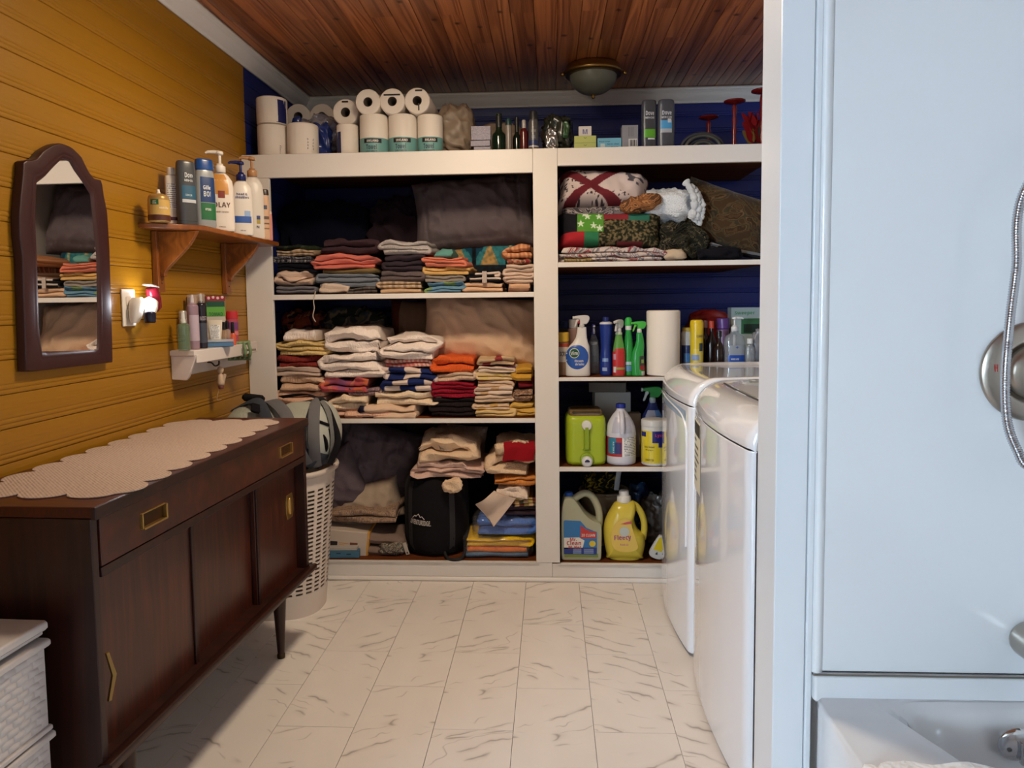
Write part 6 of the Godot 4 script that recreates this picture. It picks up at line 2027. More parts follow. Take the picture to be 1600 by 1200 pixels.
	solo("patchwork_blanket", heap(0.36, 0.475, 0.26, 33, 0.03, 7.0, 0.6), patterned("dark_patchwork", blotch([srgb(52, 54, 50), srgb(96, 84, 66), srgb(66, 70, 76), srgb(124, 106, 82), srgb(48, 50, 46)], 3.0, 8), Vector3(1, 1, 1)), "dark patchwork blanket behind the white towels", "blanket", Vector3(-0.9654, 0.6762, -3.62) * Vector3(1, 0, 1) + Vector3(0, 0.7098, 0))
	solo("striped_pillow", pillow(0.28, 0.52, 0.22, 35, 0.01), patterned("rust_band_pillow", stripes([srgb(158, 120, 94), srgb(158, 120, 94), srgb(112, 56, 44), srgb(158, 120, 94)]), Vector3(0.9, 1, 1)), "tan pillow with a rust band behind the cream pillow", "pillow", Vector3(-0.6581, 0.7098 + 0.26, -3.66), Vector3(-0.05, 0, 0))
	var cp := cloth(226, 192, 160)
	solo("pillow", pillow(0.56, 0.335, 0.27, 37, 0.011, 0.0, 60, 44), cp, "large wrinkled cream pillow lying on the cloth piles", "pillow", Vector3(-0.3236, 1.0692, -3.43), Vector3(-0.3, 0, -0.07))
	linen("folded_towel", "pale pink towel at the bottom beside the post", "towel", Vector3(-1.0224, 0.7053, -3.15), 0.3641, 0.0593, cloth(216, 166, 142, true), 2, 41, 0.28, 0.006, false, 0.0, B)
	linen("folded_towel", "thick peach towel second from the bottom beside the post", "towel", Vector3(-1.0902, 0.7642, -3.155), 0.2281, 0.0621, cloth(212, 164, 136, true), 2, 42, 0.28, 0.006, true, 0.0, B)
	linen("folded_towel", "thick beige towel under the navy lace one", "towel", Vector3(-1.0949, 0.8269, -3.15), 0.2104, 0.0647, cloth(200, 160, 132, true), 2, 43, 0.28, 0.006, false, 0.0, B)
	linen("folded_towel", "navy cloth with white lace edge beside the post", "cloth", Vector3(-1.0961, 0.8916, -3.15), 0.2102, 0.0365, patterned("navy_lace", stripes([srgb(46, 40, 60), srgb(52, 46, 66), srgb(46, 40, 60), srgb(196, 172, 156)], false), Vector3(1, 2, 1)), 2, 44, 0.27, 0.005, true, 0.0, B)
	linen("folded_towel", "brick red towel beside the post", "towel", Vector3(-1.0939, 0.9272, -3.16), 0.2192, 0.0534, cloth(122, 44, 38, true), 2, 45, 0.28, 0.006, false, 0.0, B)
	linen("folded_towel", "butter yellow towel with rounded folds beside the post", "towel", Vector3(-1.0827, 0.9816, -3.145), 0.2263, 0.0613, cloth(210, 174, 112, true), 3, 46, 0.28, 0.006, false, 0.004, B)
	linen("folded_towel", "white towel topmost beside the post", "towel", Vector3(-1.0939, 1.0427, -3.15), 0.2038, 0.0501, white, 1, 47, 0.28, 0.007, true, 0.006, B)
	linen("folded_towel", "flat peach towel under the cream bath mat", "towel", Vector3(-0.7848, 0.7034, -3.14), 0.2759, 0.0393, cloth(214, 164, 136, true), 1, 48, 0.28, 0.004, false, 0.0, B)
	linen("folded_towel", "cream textured bath mat low in the second pile", "bath mat", Vector3(-0.8805, 0.7437, -3.135), 0.1802, 0.0616, cream, 2, 49, 0.27, 0.007, true, 0.005, B)
	linen("folded_cloth", "grey and maroon printed cloth low in the second pile", "cloth", Vector3(-0.8142, 0.8031, -3.15), 0.1551, 0.0336, patterned("maroon_print", blotch([srgb(120, 108, 112), srgb(120, 60, 72), srgb(190, 170, 160), srgb(92, 84, 92)], 9.0, 12), Vector3(3, 3, 1)), 2, 50, 0.27, 0.005, false, 0.0, B)
	linen("folded_towel", "pink and orange plaid towel under two white towels", "towel", Vector3(-0.8883, 0.8187, -3.14), 0.2197, 0.0615, patterned("pink_plaid", plaid(srgb(186, 84, 88), [[0.2, 0.2, srgb(206, 116, 66), 0.6], [0.6, 0.16, srgb(132, 84, 128), 0.6], [0.85, 0.08, srgb(196, 126, 96), 0.6]]), Vector3(1.6, 1.6, 1)), 2, 51, 0.28, 0.008, true, 0.006, B)
	linen("folded_towel", "thick white towel, lower of the pair in the second pile", "towel", Vector3(-0.8622, 0.8801, -3.14), 0.2724, 0.1113, white, 3, 52, 0.3, 0.008, false, 0.006, B)
	linen("folded_towel", "thick white towel, topmost of the second pile", "towel", Vector3(-0.8382, 0.9916, -3.135), 0.26, 0.1105, white, 2, 53, 0.3, 0.009, true, 0.012, B)
	linen("folded_towel", "rolled cream towel with a navy stripe at the shelf edge", "towel", Vector3(-0.6893, 0.7011, -3.135), 0.2605, 0.0643, patterned("cream_navy", stripes([srgb(216, 186, 160), srgb(216, 186, 160), srgb(36, 36, 60), srgb(216, 186, 160)], true), Vector3(0.8, 1, 1)), 2, 54, 0.27, 0.008, true, 0.005, B)
	linen("folded_towel", "cream towel under the blue and white striped one", "towel", Vector3(-0.6435, 0.7603, -3.15), 0.2947, 0.0616, cream, 2, 55, 0.28, 0.007, false, 0.004, B)
	linen("folded_towel", "blue and white block striped towel in the third pile", "towel", Vector3(-0.6116, 0.823, -3.14), 0.2315, 0.1056, patterned("blue_white_block", image_tex(64, 64, func(u: float, v: float) -> Color: return srgb(34, 44, 92) if (int(u * 4.0) + int(v * 3.0)) % 2 == 0 else srgb(216, 196, 184)), Vector3(1.1, 1, 1)), 4, 56, 0.28, 0.005, true, 0.003, B)
	linen("folded_towel", "red and white checked tea towel under a white towel", "tea towel", Vector3(-0.6232, 0.9278, -3.15), 0.2096, 0.0334, patterned("red_check", plaid(srgb(214, 180, 166), [[0.25, 0.3, srgb(190, 76, 70), 0.55], [0.75, 0.2, srgb(176, 60, 60), 0.5]], 48), Vector3(8, 8, 1)), 2, 57, 0.27, 0.004, false, 0.0, B)
	linen("folded_towel", "thick white towel topmost of the third pile", "towel", Vector3(-0.6039, 0.9625, -3.13), 0.2356, 0.1101, white, 3, 58, 0.3, 0.008, true, 0.012, B)
	linen("folded_towel", "folded black towels at the bottom of the red pile", "towel", Vector3(-0.4314, 0.7092, -3.15), 0.198, 0.0838, cloth(34, 26, 26, true), 4, 59, 0.28, 0.004, false, 0.0, B)
	linen("folded_towel", "folded crimson towels above the black ones", "towel", Vector3(-0.4127, 0.7936, -3.145), 0.1917, 0.0723, cloth(136, 24, 40, true), 4, 60, 0.28, 0.005, true, 0.002, B)
	linen("folded_towel", "thin beige towel under the orange one", "towel", Vector3(-0.4152, 0.8653, -3.15), 0.1807, 0.0389, cloth(196, 164, 138, true), 2, 61, 0.27, 0.005, false, 0.0, B, 0.06)
	linen("folded_towel", "bright orange towel topmost of the red pile", "towel", Vector3(-0.4144, 0.9051, -3.14), 0.1993, 0.069, cloth(206, 86, 38, true), 2, 62, 0.28, 0.006, true, 0.012, B)
	# dish cloths
	var edge := [srgb(150, 60, 60), srgb(120, 80, 110), srgb(206, 180, 110), srgb(160, 70, 60), srgb(196, 160, 120), srgb(70, 120, 130), srgb(190, 150, 90), srgb(206, 170, 110)]
	var base := [srgb(206, 176, 140), srgb(212, 190, 170), srgb(212, 184, 136), srgb(206, 176, 150), srgb(214, 190, 172), srgb(208, 182, 158), srgb(206, 176, 146), srgb(212, 180, 124)]
	var where := ["topmost", "second from the top", "third from the top", "fourth from the top", "fourth from the bottom", "third from the bottom", "second from the bottom", "lowest"]
	var col := ["tan", "white", "pale yellow", "pale tan", "pale pink", "cream and teal edged", "cream", "buttery"]
	var pos := [[Vector3(-0.2328, 0.9335, -3.15), 0.1655, 0.0331], [Vector3(-0.2366, 0.9027, -3.14), 0.1679, 0.0317], [Vector3(-0.2392, 0.8699, -3.15), 0.1603, 0.0318], [Vector3(-0.2392, 0.8372, -3.145), 0.1601, 0.0332], [Vector3(-0.2379, 0.8059, -3.14), 0.1738, 0.0318], [Vector3(-0.247, 0.7734, -3.145), 0.1742, 0.0319], [Vector3(-0.247, 0.7421, -3.14), 0.1686, 0.0319], [Vector3(-0.2484, 0.7082, -3.135), 0.1822, 0.0347]]
	for k in 8:
		var q: Array = pos[k]
		linen("dish_cloth", "%s cloth, %s in the dish cloth pile" % [col[k], where[k]], "dish cloth", q[0], q[1], q[2], patterned("dish_cloth_%d" % k, stripes([base[k], base[k], base[k], edge[k]], k % 2 == 0), Vector3(2.2, 2.6, 1)), 2, 70 + k, 0.26, 0.005, k % 2 == 0, 0.002, "pile of dish cloths")
	linen("folded_cloth", "mustard cloths at the shelf beside the middle post", "cloth", Vector3(-0.1192, 0.7082, -3.15), 0.1049, 0.064, cloth(206, 164, 80), 3, 81, 0.26, 0.006, false, 0.0, B)
	linen("folded_cloth", "paisley printed cloths beside the middle post", "cloth", Vector3(-0.1131, 0.7722, -3.15), 0.0937, 0.0638, patterned("paisley_print", blotch([srgb(150, 116, 90), srgb(60, 50, 50), srgb(190, 160, 130), srgb(110, 60, 50), srgb(170, 140, 110)], 7.0, 14), Vector3(3, 3, 1)), 2, 82, 0.26, 0.006, true, 0.0, B)
	linen("folded_cloth", "wine red cloth beside the middle post", "cloth", Vector3(-0.1114, 0.8354, -3.155), 0.091, 0.0277, cloth(112, 28, 36), 1, 83, 0.26, 0.005, false, 0.0, B)
	linen("folded_cloth", "golden yellow cloth topmost beside the middle post", "cloth", Vector3(-0.1147, 0.8642, -3.145), 0.0989, 0.0634, cloth(198, 150, 58), 2, 84, 0.26, 0.004, true, 0.003, B)
	bottom_left_bay()


func bottom_left_bay() -> void:
	var y := 0.0835
	var cream := cloth(216, 180, 146, true)
	var pinkish := cloth(204, 166, 148, true)
	solo("comforter", pillow(0.47, 0.40, 0.3, 91, 0.014, 0.09, 70, 54, 5.0), cloth(108, 95, 103), "purple-grey quilted comforter folded in the bottom bay", "comforter", Vector3(-0.8702, 0.4358, -3.5), Vector3(-0.1, 0.0, -0.3))
	solo("quilt_corner", pillow(0.25, 0.3, 0.16, 92, 0.01, 0.0), cloth(98, 86, 93), "plain purple-grey fabric hanging behind the hamper", "comforter", Vector3(-0.9988, 0.3909, -3.32), Vector3(0, 0.1, 0.35))
	solo("pillow", pillow(0.36, 0.19, 0.2, 93, 0.012), cloth(176, 156, 136), "cream and grey pillow squashed under the purple comforter", "pillow", Vector3(-0.8772, 0.2746, -3.36), Vector3(0, 0, 0.22))
	linen("folded_sheet", "faded floral sheet under the squashed pillow", "sheet", Vector3(-0.8407, 0.2254, -3.19), 0.3124, 0.0611, patterned("faded_floral", blotch([srgb(164, 138, 118), srgb(150, 116, 92), srgb(172, 148, 128), srgb(126, 104, 92)], 7.0, 18), Vector3(3, 3, 1)), 2, 94, 0.26, 0.006, true)
	var cu := thing("curtain_pack", "folded taupe curtain in a paper sleeve with yellow band", "curtain", Vector3(-0.8561, 0.0718, -3.28), 0.06)
	cu.rotation.z = -0.1
	part(cu, "cloth", fold(0.34, 0.115, 0.2, 2, 95, 0.002), cloth(128, 108, 98))
	part(cu, "paper_sleeve", bbox(Vector3(0.2, 0.121, 0.206), 0.006), pl(196, 180, 166, 0.6), Vector3(-0.075, 0.058, 0))
	part(cu, "yellow_band", bbox(Vector3(0.016, 0.1225, 0.2075), 0.006), pl(206, 150, 60, 0.6), Vector3(0.02, 0.058, 0))
	for k in 2:
		part(cu, "picture", bbox(Vector3(0.034, 0.034, 0.001), 0.0003), [pl(34, 30, 30, 0.5), pl(110, 64, 44, 0.5)][k], Vector3(-0.13 + 0.09 * k, 0.05, 0.1038))
	for k in 4:
		part(cu, "text_line", bbox(Vector3(0.04, 0.004, 0.001), 0.0003), pl(206, 166, 110, 0.6), Vector3(-0.085, 0.036 + k * 0.009, 0.1036))
	for k in 2:
		var bx := thing("flat_box", ["flat blue carton on the bottom shelf under the curtain", "flat white and teal carton lying on the blue carton"][k], "box", [Vector3(-0.9413, 0.0603, -3.2) * Vector3(1, 0, 1) + Vector3(0, y, 0), Vector3(-0.9471, 0.0602, -3.2) * Vector3(1, 0, 1) + Vector3(0, y + 0.035, 0)][k], 0.05 - 0.03 * k)
		part(bx, "carton", bbox(Vector3(0.17, [0.034, 0.014][k], 0.12), 0.0015), [pl(66, 112, 140, 0.5), pl(176, 170, 164, 0.5)][k], Vector3(0, [0.017, 0.007][k], 0))
		if k == 0:
			for q in 3:
				part(bx, "print_mark", bbox(Vector3(0.02, 0.005, 0.001), 0.0003), pl(30, 52, 74, 0.5), Vector3(-0.05 + q * 0.045, 0.018 + 0.004 * (q % 2), 0.0603))
	solo("printed_cloth", heap(0.13, 0.06, 0.1, 97, 0.012, 22.0, 0.8, 36, 22), patterned("teal_black_print", blotch([srgb(160, 140, 120), srgb(50, 76, 78), srgb(186, 166, 146), srgb(70, 62, 58)], 8.0, 21), Vector3(4, 4, 1)), "crumpled teal and beige printed cloth beside the black sack", "cloth", Vector3(-0.7134, 0.0613, -3.21) * Vector3(1, 0, 1) + Vector3(0, y, 0))
	# sleeping bag in its sack
	var sb := thing("sleeping_bag_sack", "black drum-shaped sleeping bag sack with white lettering", "sleeping bag", Vector3(-0.5258, 0.0465, -3.29) * Vector3(1, 0, 1) + Vector3(0, y, 0))
	var blk := cloth(26, 24, 27)
	var secs := [[0.0, 0.08, 0.08], [0.004, 0.115, 0.115], [0.02, 0.138, 0.136], [0.08, 0.146, 0.142], [0.2, 0.147, 0.143], [0.3, 0.142, 0.14], [0.335, 0.13, 0.128], [0.35, 0.1, 0.1], [0.352, 0.05, 0.05]]
	var rows := []
	for s in secs:
		var row := PackedVector3Array()
		for i in 49:
			var a := TAU * i / 48.0
			var k := 1.0 + 0.03 * nz(cos(a) * 2.5, sin(a) * 2.5, s[0] * 6.0)
			row.append(Vector3(s[1] * k * sin(a), s[0], s[2] * k * cos(a)))
		rows.append(row)
	part(sb, "sack", rows_mesh(rows), blk)
	for a in [-0.75, 0.62]:
		part(sb, "strap", band(secs, 0.015, 0.335, 0.09, a, 0.004, 6), pl(34, 32, 36, 0.7))
	var lt := mt("sack_print", srgb(206, 196, 188), 0.6)
	part(sb, "lettering", letters("ADVENTURIDGE.", 0.022, 0.145, 0.115), lt, Vector3(-0.06, 0.148, 0.1365), Vector3(0, -0.42, -0.05))
	var mnt := [Vector3(-0.03, 0, 0), Vector3(-0.018, 0.012, 0), Vector3(-0.012, 0.008, 0), Vector3(0.0, 0.02, 0), Vector3(0.01, 0.006, 0), Vector3(0.018, 0.011, 0), Vector3(0.032, 0.0, 0)]
	for k in 6:
		part(sb, "mountain_line", tube([mnt[k], mnt[k + 1]], 0.0016, 6), lt, Vector3(-0.062, 0.176, 0.1345), Vector3(0, -0.42, -0.05))
	part(sb, "care_tag", bbox(Vector3(0.02, 0.055, 0.0015), 0.0006), pl(210, 200, 190, 0.6), Vector3(-0.125, 0.03, 0.105), Vector3(0, -0.4, 0.35))
	part(sb, "tag_mark", bbox(Vector3(0.007, 0.007, 0.0012), 0.0003), pl(20, 20, 22, 0.6), Vector3(-0.1185, 0.013, 0.1085), Vector3(0, -0.4, 0.35))
	solo("strap_loop", tube(curve([Vector3(-0.04, 0.02, -0.02), Vector3(-0.02, 0.006, 0.02), Vector3(0.02, 0.006, 0.035), Vector3(0.045, 0.01, 0.01), Vector3(0.05, 0.03, -0.03)], 5), 0.007, 8, [], 1.0), pl(22, 20, 22, 0.7), "loose black strap lying before the sleeping bag sack", "strap", Vector3(-0.4358, 0.073, -3.15) * Vector3(1, 0, 1) + Vector3(0, y + 0.001, 0))
	# black bag behind
	solo("black_backpack", heap(0.27, 0.5, 0.26, 99, 0.022, 6.0, 0.6), cloth(24, 22, 25), "soft black bag standing behind the sack and towels", "bag", Vector3(-0.3134, -0.0342, -3.6) * Vector3(1, 0, 1) + Vector3(0, y, 0))
	solo("grey_blanket", heap(0.3, 0.545, 0.2, 100, 0.02, 6.0, 0.6), cloth(70, 66, 60), "grey-green blanket at the back above the sack", "blanket", Vector3(-0.6342, -0.0774, -3.72) * Vector3(1, 0, 1) + Vector3(0, y, 0))
	# cream towels lying on the sack
	var top := y + 0.3525
	linen("bath_sheet", "pinkish cream bath sheet lying on the black sack", "towel", Vector3(-0.4477, top, -3.16), 0.31, 0.075, pinkish, 3, 101, 0.34, 0.010, true, 0.012, "", -0.05)
	linen("bath_sheet", "rolled cream bath sheet on the pinkish one", "towel", Vector3(-0.4788, top + 0.073, -3.15), 0.27, 0.115, cream, 2, 102, 0.32, 0.012, false, 0.02)
	solo("bath_sheet", pillow(0.2, 0.24, 0.22, 103, 0.012), cloth(196, 160, 140, true), "cream bath sheet bunched behind the rolled one", "towel", Vector3(-0.4134, 0.5025, -3.48), Vector3(0, 0, -0.1))
	solo("towel_end", heap(0.09, 0.062, 0.05, 105, 0.008, 16.0, 0.7, 36, 22), cream, "cream towel end bulging down over the front of the sack", "towel", Vector3(-0.4243, 0.3815, -3.135), Vector3(0, 0, 0.15))
	# pile against the middle post
	var film := clear(225, 228, 235, 0.05, 0.06)
	var pk := thing("bagged_towels", "yellow and orange towels in a clear plastic bag at the bottom", "towels", Vector3(-0.242, 0.04, -3.28) * Vector3(1, 0, 1) + Vector3(0.002, y, 0))
	part(pk, "blue_towel", fold(0.3, 0.022, 0.24, 1, 110, 0.003), cloth(88, 110, 132, true))
	part(pk, "orange_towel", fold(0.305, 0.024, 0.24, 1, 111, 0.003), cloth(216, 112, 42, true), Vector3(0, 0.0225, 0))
	part(pk, "yellow_towel", fold(0.3, 0.046, 0.24, 2, 112, 0.005), cloth(228, 176, 30, true), Vector3(0.002, 0.047, 0))
	part(pk, "plastic_wrap", heap(0.318, 0.099, 0.262, 113, 0.004, 16.0, 0.3, 48, 24), film)
	var pb := thing("bagged_towels", "blue folded towel in a clear plastic bag, second from the bottom", "towels", Vector3(-0.2146, 0.1326, -3.28) * Vector3(1, 0, 1) + Vector3(0.004, y + 0.1, 0))
	part(pb, "blue_towel", fold(0.27, 0.076, 0.24, 2, 114, 0.004), cloth(76, 112, 180, true))
	part(pb, "plastic_wrap", heap(0.288, 0.083, 0.262, 115, 0.004, 16.0, 0.3, 48, 24), film)
	linen("folded_cloth", "dark purple cloth on the bagged blue towel", "cloth", Vector3(-0.1415, y + 0.184, -3.17), 0.15, 0.042, cloth(62, 48, 58), 2, 116, 0.24, 0.005)
	linen("dish_cloth", "colourful striped dish cloths beside the post in the bottom bay", "dish cloth", Vector3(-0.1186, y + 0.2265, -3.17), 0.115, 0.034, patterned("multi_stripe", stripes([srgb(196, 160, 110), srgb(110, 60, 50), srgb(170, 150, 90), srgb(206, 176, 140), srgb(90, 90, 70)]), Vector3(3, 3, 1)), 3, 117, 0.24, 0.005)
	linen("folded_towel", "soft white towel over the striped dish cloths", "towel", Vector3(-0.1758, y + 0.261, -3.15), 0.215, 0.06, cloth(222, 194, 172, true), 1, 118, 0.25, 0.008, true, 0.015)
	var dr := []
	var tl: Vector3 = Vector3(-0.2499, 0.3863, -3.135)
	var tr: Vector3 = Vector3(-0.1561, 0.3513, -3.14)
	var bl: Vector3 = Vector3(-0.3271, 0.3394, -3.12)
	var br: Vector3 = Vector3(-0.2503, 0.2397, -3.115)
	for k in 9:
		var u := k / 8.0
		var row := PackedVector3Array()
		for q in 7:
			var w := q / 6.0
			var p := tl.lerp(tr, w).lerp(bl.lerp(br, w), u)
			row.append(p + Vector3(0, 0, 0.016 * sin(w * 5.0 + u * 2.0) + 0.02 * sin(u * 3.2) * (1.0 - 0.5 * w)))
		dr.append(row)
	solo("towel_corner", sheet(dr, 0.005), cloth(218, 188, 166, true), "white towel corner hanging over the bagged blue towel", "towel")
	linen("folded_towel", "apricot orange towel under the cream one beside the post", "towel", Vector3(-0.1703, y + 0.3215, -3.16), 0.2, 0.048, cloth(206, 128, 64, true), 2, 119, 0.26, 0.006, false, 0.012, "", 0.12)
	linen("folded_towel", "thick cream towel with a red cloth on top", "towel", Vector3(-0.1715, y + 0.37, -3.15), 0.195, 0.155, cream, 3, 120, 0.27, 0.010, true, 0.02)
	var rc := []
	for k in 8:
		var u := k / 7.0
		var row := PackedVector3Array()
		for q in 7:
			var w := q / 6.0
			row.append(Vector3(lerpf(-0.068, 0.066, w) + 0.004 * sin(u * 5.0), -0.076 * u + 0.008 * w + 0.004 * sin(w * 6.0), (0.0 if u > 0.15 else -0.03 * (0.15 - u) / 0.15) + 0.005 * sin(w * 7.0 + u * 3.0)))
		rc.append(row)
	solo("red_cloth", sheet(rc, 0.004), cloth(150, 24, 34), "bright red cloth draped over the thick cream towel", "cloth", Vector3(-0.1394, 0.5938, -3.135))


# ------------------------------------------------------------------ right-hand bays
func star_at(p: Vector2, c: Vector2, r: float) -> bool:
	var d := p - c
	if d.length() > r:
		return false
	var a := fposmod(atan2(d.x, -d.y), TAU / 5.0) - TAU / 10.0
	return d.length() * cos(a) < r * (0.42 + 0.5 * pow(absf(a) / (TAU / 10.0), 1.3))


func build_right_bays() -> void:
	quilts()
	spray_shelf()
	jug_shelf()
	floor_shelf()


func quilts() -> void:
	var y := 1.3687
	tex["patchwork"] = image_tex(160, 72, func(u: float, v: float) -> Color:
		var c := srgb(206, 190, 186)
		var p := Vector2(u * 2.2, v)
		if absf(p.y - 0.15 - p.x * 0.55) < 0.1 or absf(p.y - 1.15 + p.x * 0.75) < 0.11:
			c = srgb(106, 40, 48)
		elif nz(u * 22.0, v * 12.0, 4.0) > 0.42 and (u < 0.3 or v > 0.7):
			c = srgb(70, 60, 66)
		elif u > 0.72 and v < 0.5 and nz(u * 9.0, v * 7.0, 8.0) > 0.1:
			c = srgb(92, 88, 98)
		return c)
	tex["camo_quilt"] = image_tex(160, 56, func(u: float, v: float) -> Color:
		var k := nz(u * 26.0, v * 11.0, 3.0) + 0.5 * nz(u * 50.0, v * 22.0, 6.0)
		var c := srgb(38, 40, 30) if k < -0.1 else srgb(74, 70, 48) if k < 0.3 else srgb(120, 104, 76)
		var p := Vector2(u * 2.9, v)
		if v < 0.62 and u < 0.17:
			c = srgb(30, 30, 36)
		if v > 0.62 and u < 0.24:
			c = srgb(166, 44, 52)
		if v < 0.62 and u >= 0.17 and u < 0.42:
			c = srgb(88, 148, 58)
			for s in [Vector2(0.6, 0.4), Vector2(0.78, 0.2), Vector2(0.95, 0.45), Vector2(1.1, 0.2), Vector2(0.7, 0.12), Vector2(1.12, 0.52), Vector2(0.86, 0.02)]:
				if star_at(p, s, 0.1):
					c = srgb(214, 226, 206)
		if v > 0.62 and u >= 0.24 and u < 0.38:
			c = srgb(52, 120, 84)
		if v < 0.28 and u >= 0.42 and u < 0.66:
			c = srgb(134, 48, 54)
		if v < 0.32 and u >= 0.66 and u < 0.86:
			c = srgb(52, 110, 92)
		if v > 0.86 and u > 0.55 and u < 0.8:
			c = srgb(110, 50, 52)
		return c)
	tex["paisley_brown"] = blotch([srgb(70, 52, 34), srgb(88, 70, 46), srgb(62, 56, 40), srgb(106, 80, 52), srgb(60, 44, 30), srgb(84, 62, 40)], 4.5, 31, 128)
	# bottom: printed folded sheet
	linen("folded_sheet", "white sheet with red and grey print at the bottom of the quilt pile", "sheet", Vector3(0.2597, y, -3.14), 0.46, 0.062, patterned("red_grey_print", blotch([srgb(206, 192, 186), srgb(212, 198, 192), srgb(120, 118, 128), srgb(206, 192, 186), srgb(140, 60, 66)], 6.0, 27), Vector3(1.6, 1.6, 1)), 3, 130, 0.3, 0.007, true, 0.008)
	linen("folded_cloth", "olive gold printed cloth poking out at the shelf corner", "cloth", Vector3(0.1167, y, -3.125), 0.14, 0.014, patterned("olive_print", blotch([srgb(150, 128, 84), srgb(110, 100, 66), srgb(170, 150, 104)], 6.0, 28), Vector3(3, 3, 1)), 1, 131, 0.2, 0.003)
	var cq := patterned("camo_quilt", tex["camo_quilt"], Vector3(0.3 / 0.44, 0.3 / 0.155, 1))
	cq.uv1_offset = Vector3(0.5, 0.5, 0)
	solo("quilt", pillow(0.46, 0.16, 0.3, 132, 0.006, 0.0, 44, 26, 8.0), cq, "patchwork quilt with green star patches and camouflage print", "quilt", Vector3(0.2574, 1.4913, -3.28), Vector3(-0.15, 0, -0.02))
	solo("quilt", pillow(0.34, 0.09, 0.28, 133, 0.006, 0.0, 36, 20, 7.0), patterned("grey_floral", blotch([srgb(120, 114, 116), srgb(84, 80, 86), srgb(160, 150, 148), srgb(64, 62, 70)], 6.0, 30), Vector3(1.5, 1.5, 1)), "grey floral quilt between the star quilt and the maroon banded one", "quilt", Vector3(0.2142, 1.5693, -3.3), Vector3(0, 0, 0.02))
	var pq := patterned("patchwork_quilt", tex["patchwork"], Vector3(0.3 / 0.38, 0.3 / 0.17, 1))
	pq.uv1_offset = Vector3(0.5, 0.5, 0)
	solo("quilt", pillow(0.40, 0.165, 0.32, 134, 0.008, 0.0, 44, 28, 6.0), pq, "white quilt with wide maroon diagonal bands on top of the pile", "quilt", Vector3(0.2313, 1.6499, -3.3), Vector3(-0.35, 0, -0.08))
	var fleece := cloth(216, 212, 210, true)
	var ft := thing("fleece_blanket", "white fluffy fleece blanket with rolled edge", "blanket", Vector3(0.5022, 1.5338, -3.3))
	part(ft, "body", heap(0.25, 0.15, 0.3, 135, 0.014, 9.0, 0.7, 44, 26), fleece)
	for k in 3:
		var e := []
		for q in 9:
			var u := q / 8.0
			e.append(Vector3(0.07 + 0.018 * k + 0.03 * sin(u * 2.4), 0.165 - 0.15 * u - 0.012 * k, 0.13 + 0.03 * sin(u * PI) - 0.01 * k))
		var ec := curve(e, 4)
		var er := []
		for q in ec.size():
			er.append(0.015 + 0.007 * nz(q * 0.5, k * 3.0, 2.0))
		part(ft, "rolled_edge", tube(ec, 0.017, 14, er, 0.85), fleece)
	solo("fur_mitt", heap(0.17, 0.075, 0.09, 136, 0.008, 14.0, 0.8, 40, 24), patterned("tan_fur", blotch([srgb(150, 100, 62), srgb(120, 78, 50), srgb(176, 124, 80), srgb(96, 66, 46)], 4.0, 33), Vector3(2, 2, 1)), "tan and brown furry fabric lying on the white fleece", "cloth", Vector3(0.3889, 1.5733, -3.15), Vector3(0, 0, 0.22))
	solo("camo_jacket", heap(0.23, 0.165, 0.2, 137, 0.03, 8.0, 0.7, 48, 28), patterned("camo_dark", blotch([srgb(34, 34, 28), srgb(58, 56, 42), srgb(24, 24, 24), srgb(92, 84, 64), srgb(44, 42, 36)], 5.0, 35), Vector3(1.6, 1.6, 1)), "crumpled dark camouflage jacket beside the star quilt", "jacket", Vector3(0.5557, y, -3.25))
	solo("white_shoe_bag", heap(0.1, 0.05, 0.1, 138, 0.006, 14.0, 0.8, 32, 20), cloth(196, 176, 150), "rounded beige cloth pouch at the shelf edge", "pouch", Vector3(0.5243, y, -3.16))
	solo("black_cloth", heap(0.2, 0.06, 0.16, 139, 0.012, 14.0, 0.75, 40, 22), cloth(24, 23, 28), "crumpled black cloth in front of the brown pillow", "cloth", Vector3(0.7091, y, -3.2))
	var fb := thing("flat_bag", "flat black and grey bag slanting under the brown pillow", "bag", Vector3(0.8075, y + 0.003, -3.33))
	part(fb, "panel", bbox(Vector3(0.26, 0.03, 0.2), 0.012), cloth(34, 34, 38), Vector3(0.0, 0.047, 0), Vector3(0.1, 0, -0.2))
	part(fb, "light_stripe", bbox(Vector3(0.255, 0.014, 0.204), 0.005), cloth(130, 130, 132), Vector3(0.0, 0.052, 0.002), Vector3(0.1, 0, -0.2))
	part(fb, "white_flap", bbox(Vector3(0.06, 0.05, 0.02), 0.006), cloth(206, 206, 206), Vector3(-0.1, 0.05, 0.09), Vector3(0, 0, -0.35))
	var pm := patterned("paisley_pillow", tex["paisley_brown"], Vector3(1.1, 1.1, 1))
	pm.rim_enabled = true
	pm.rim = 0.3
	solo("pillow", pillow(0.40, 0.255, 0.2, 140, 0.006, 0.0, 44, 32, 2.6), pm, "brown paisley cushion leaning in the corner by the partition", "pillow", Vector3(0.7629, 1.56, -3.3), Vector3(-0.1, -0.1, -0.36))


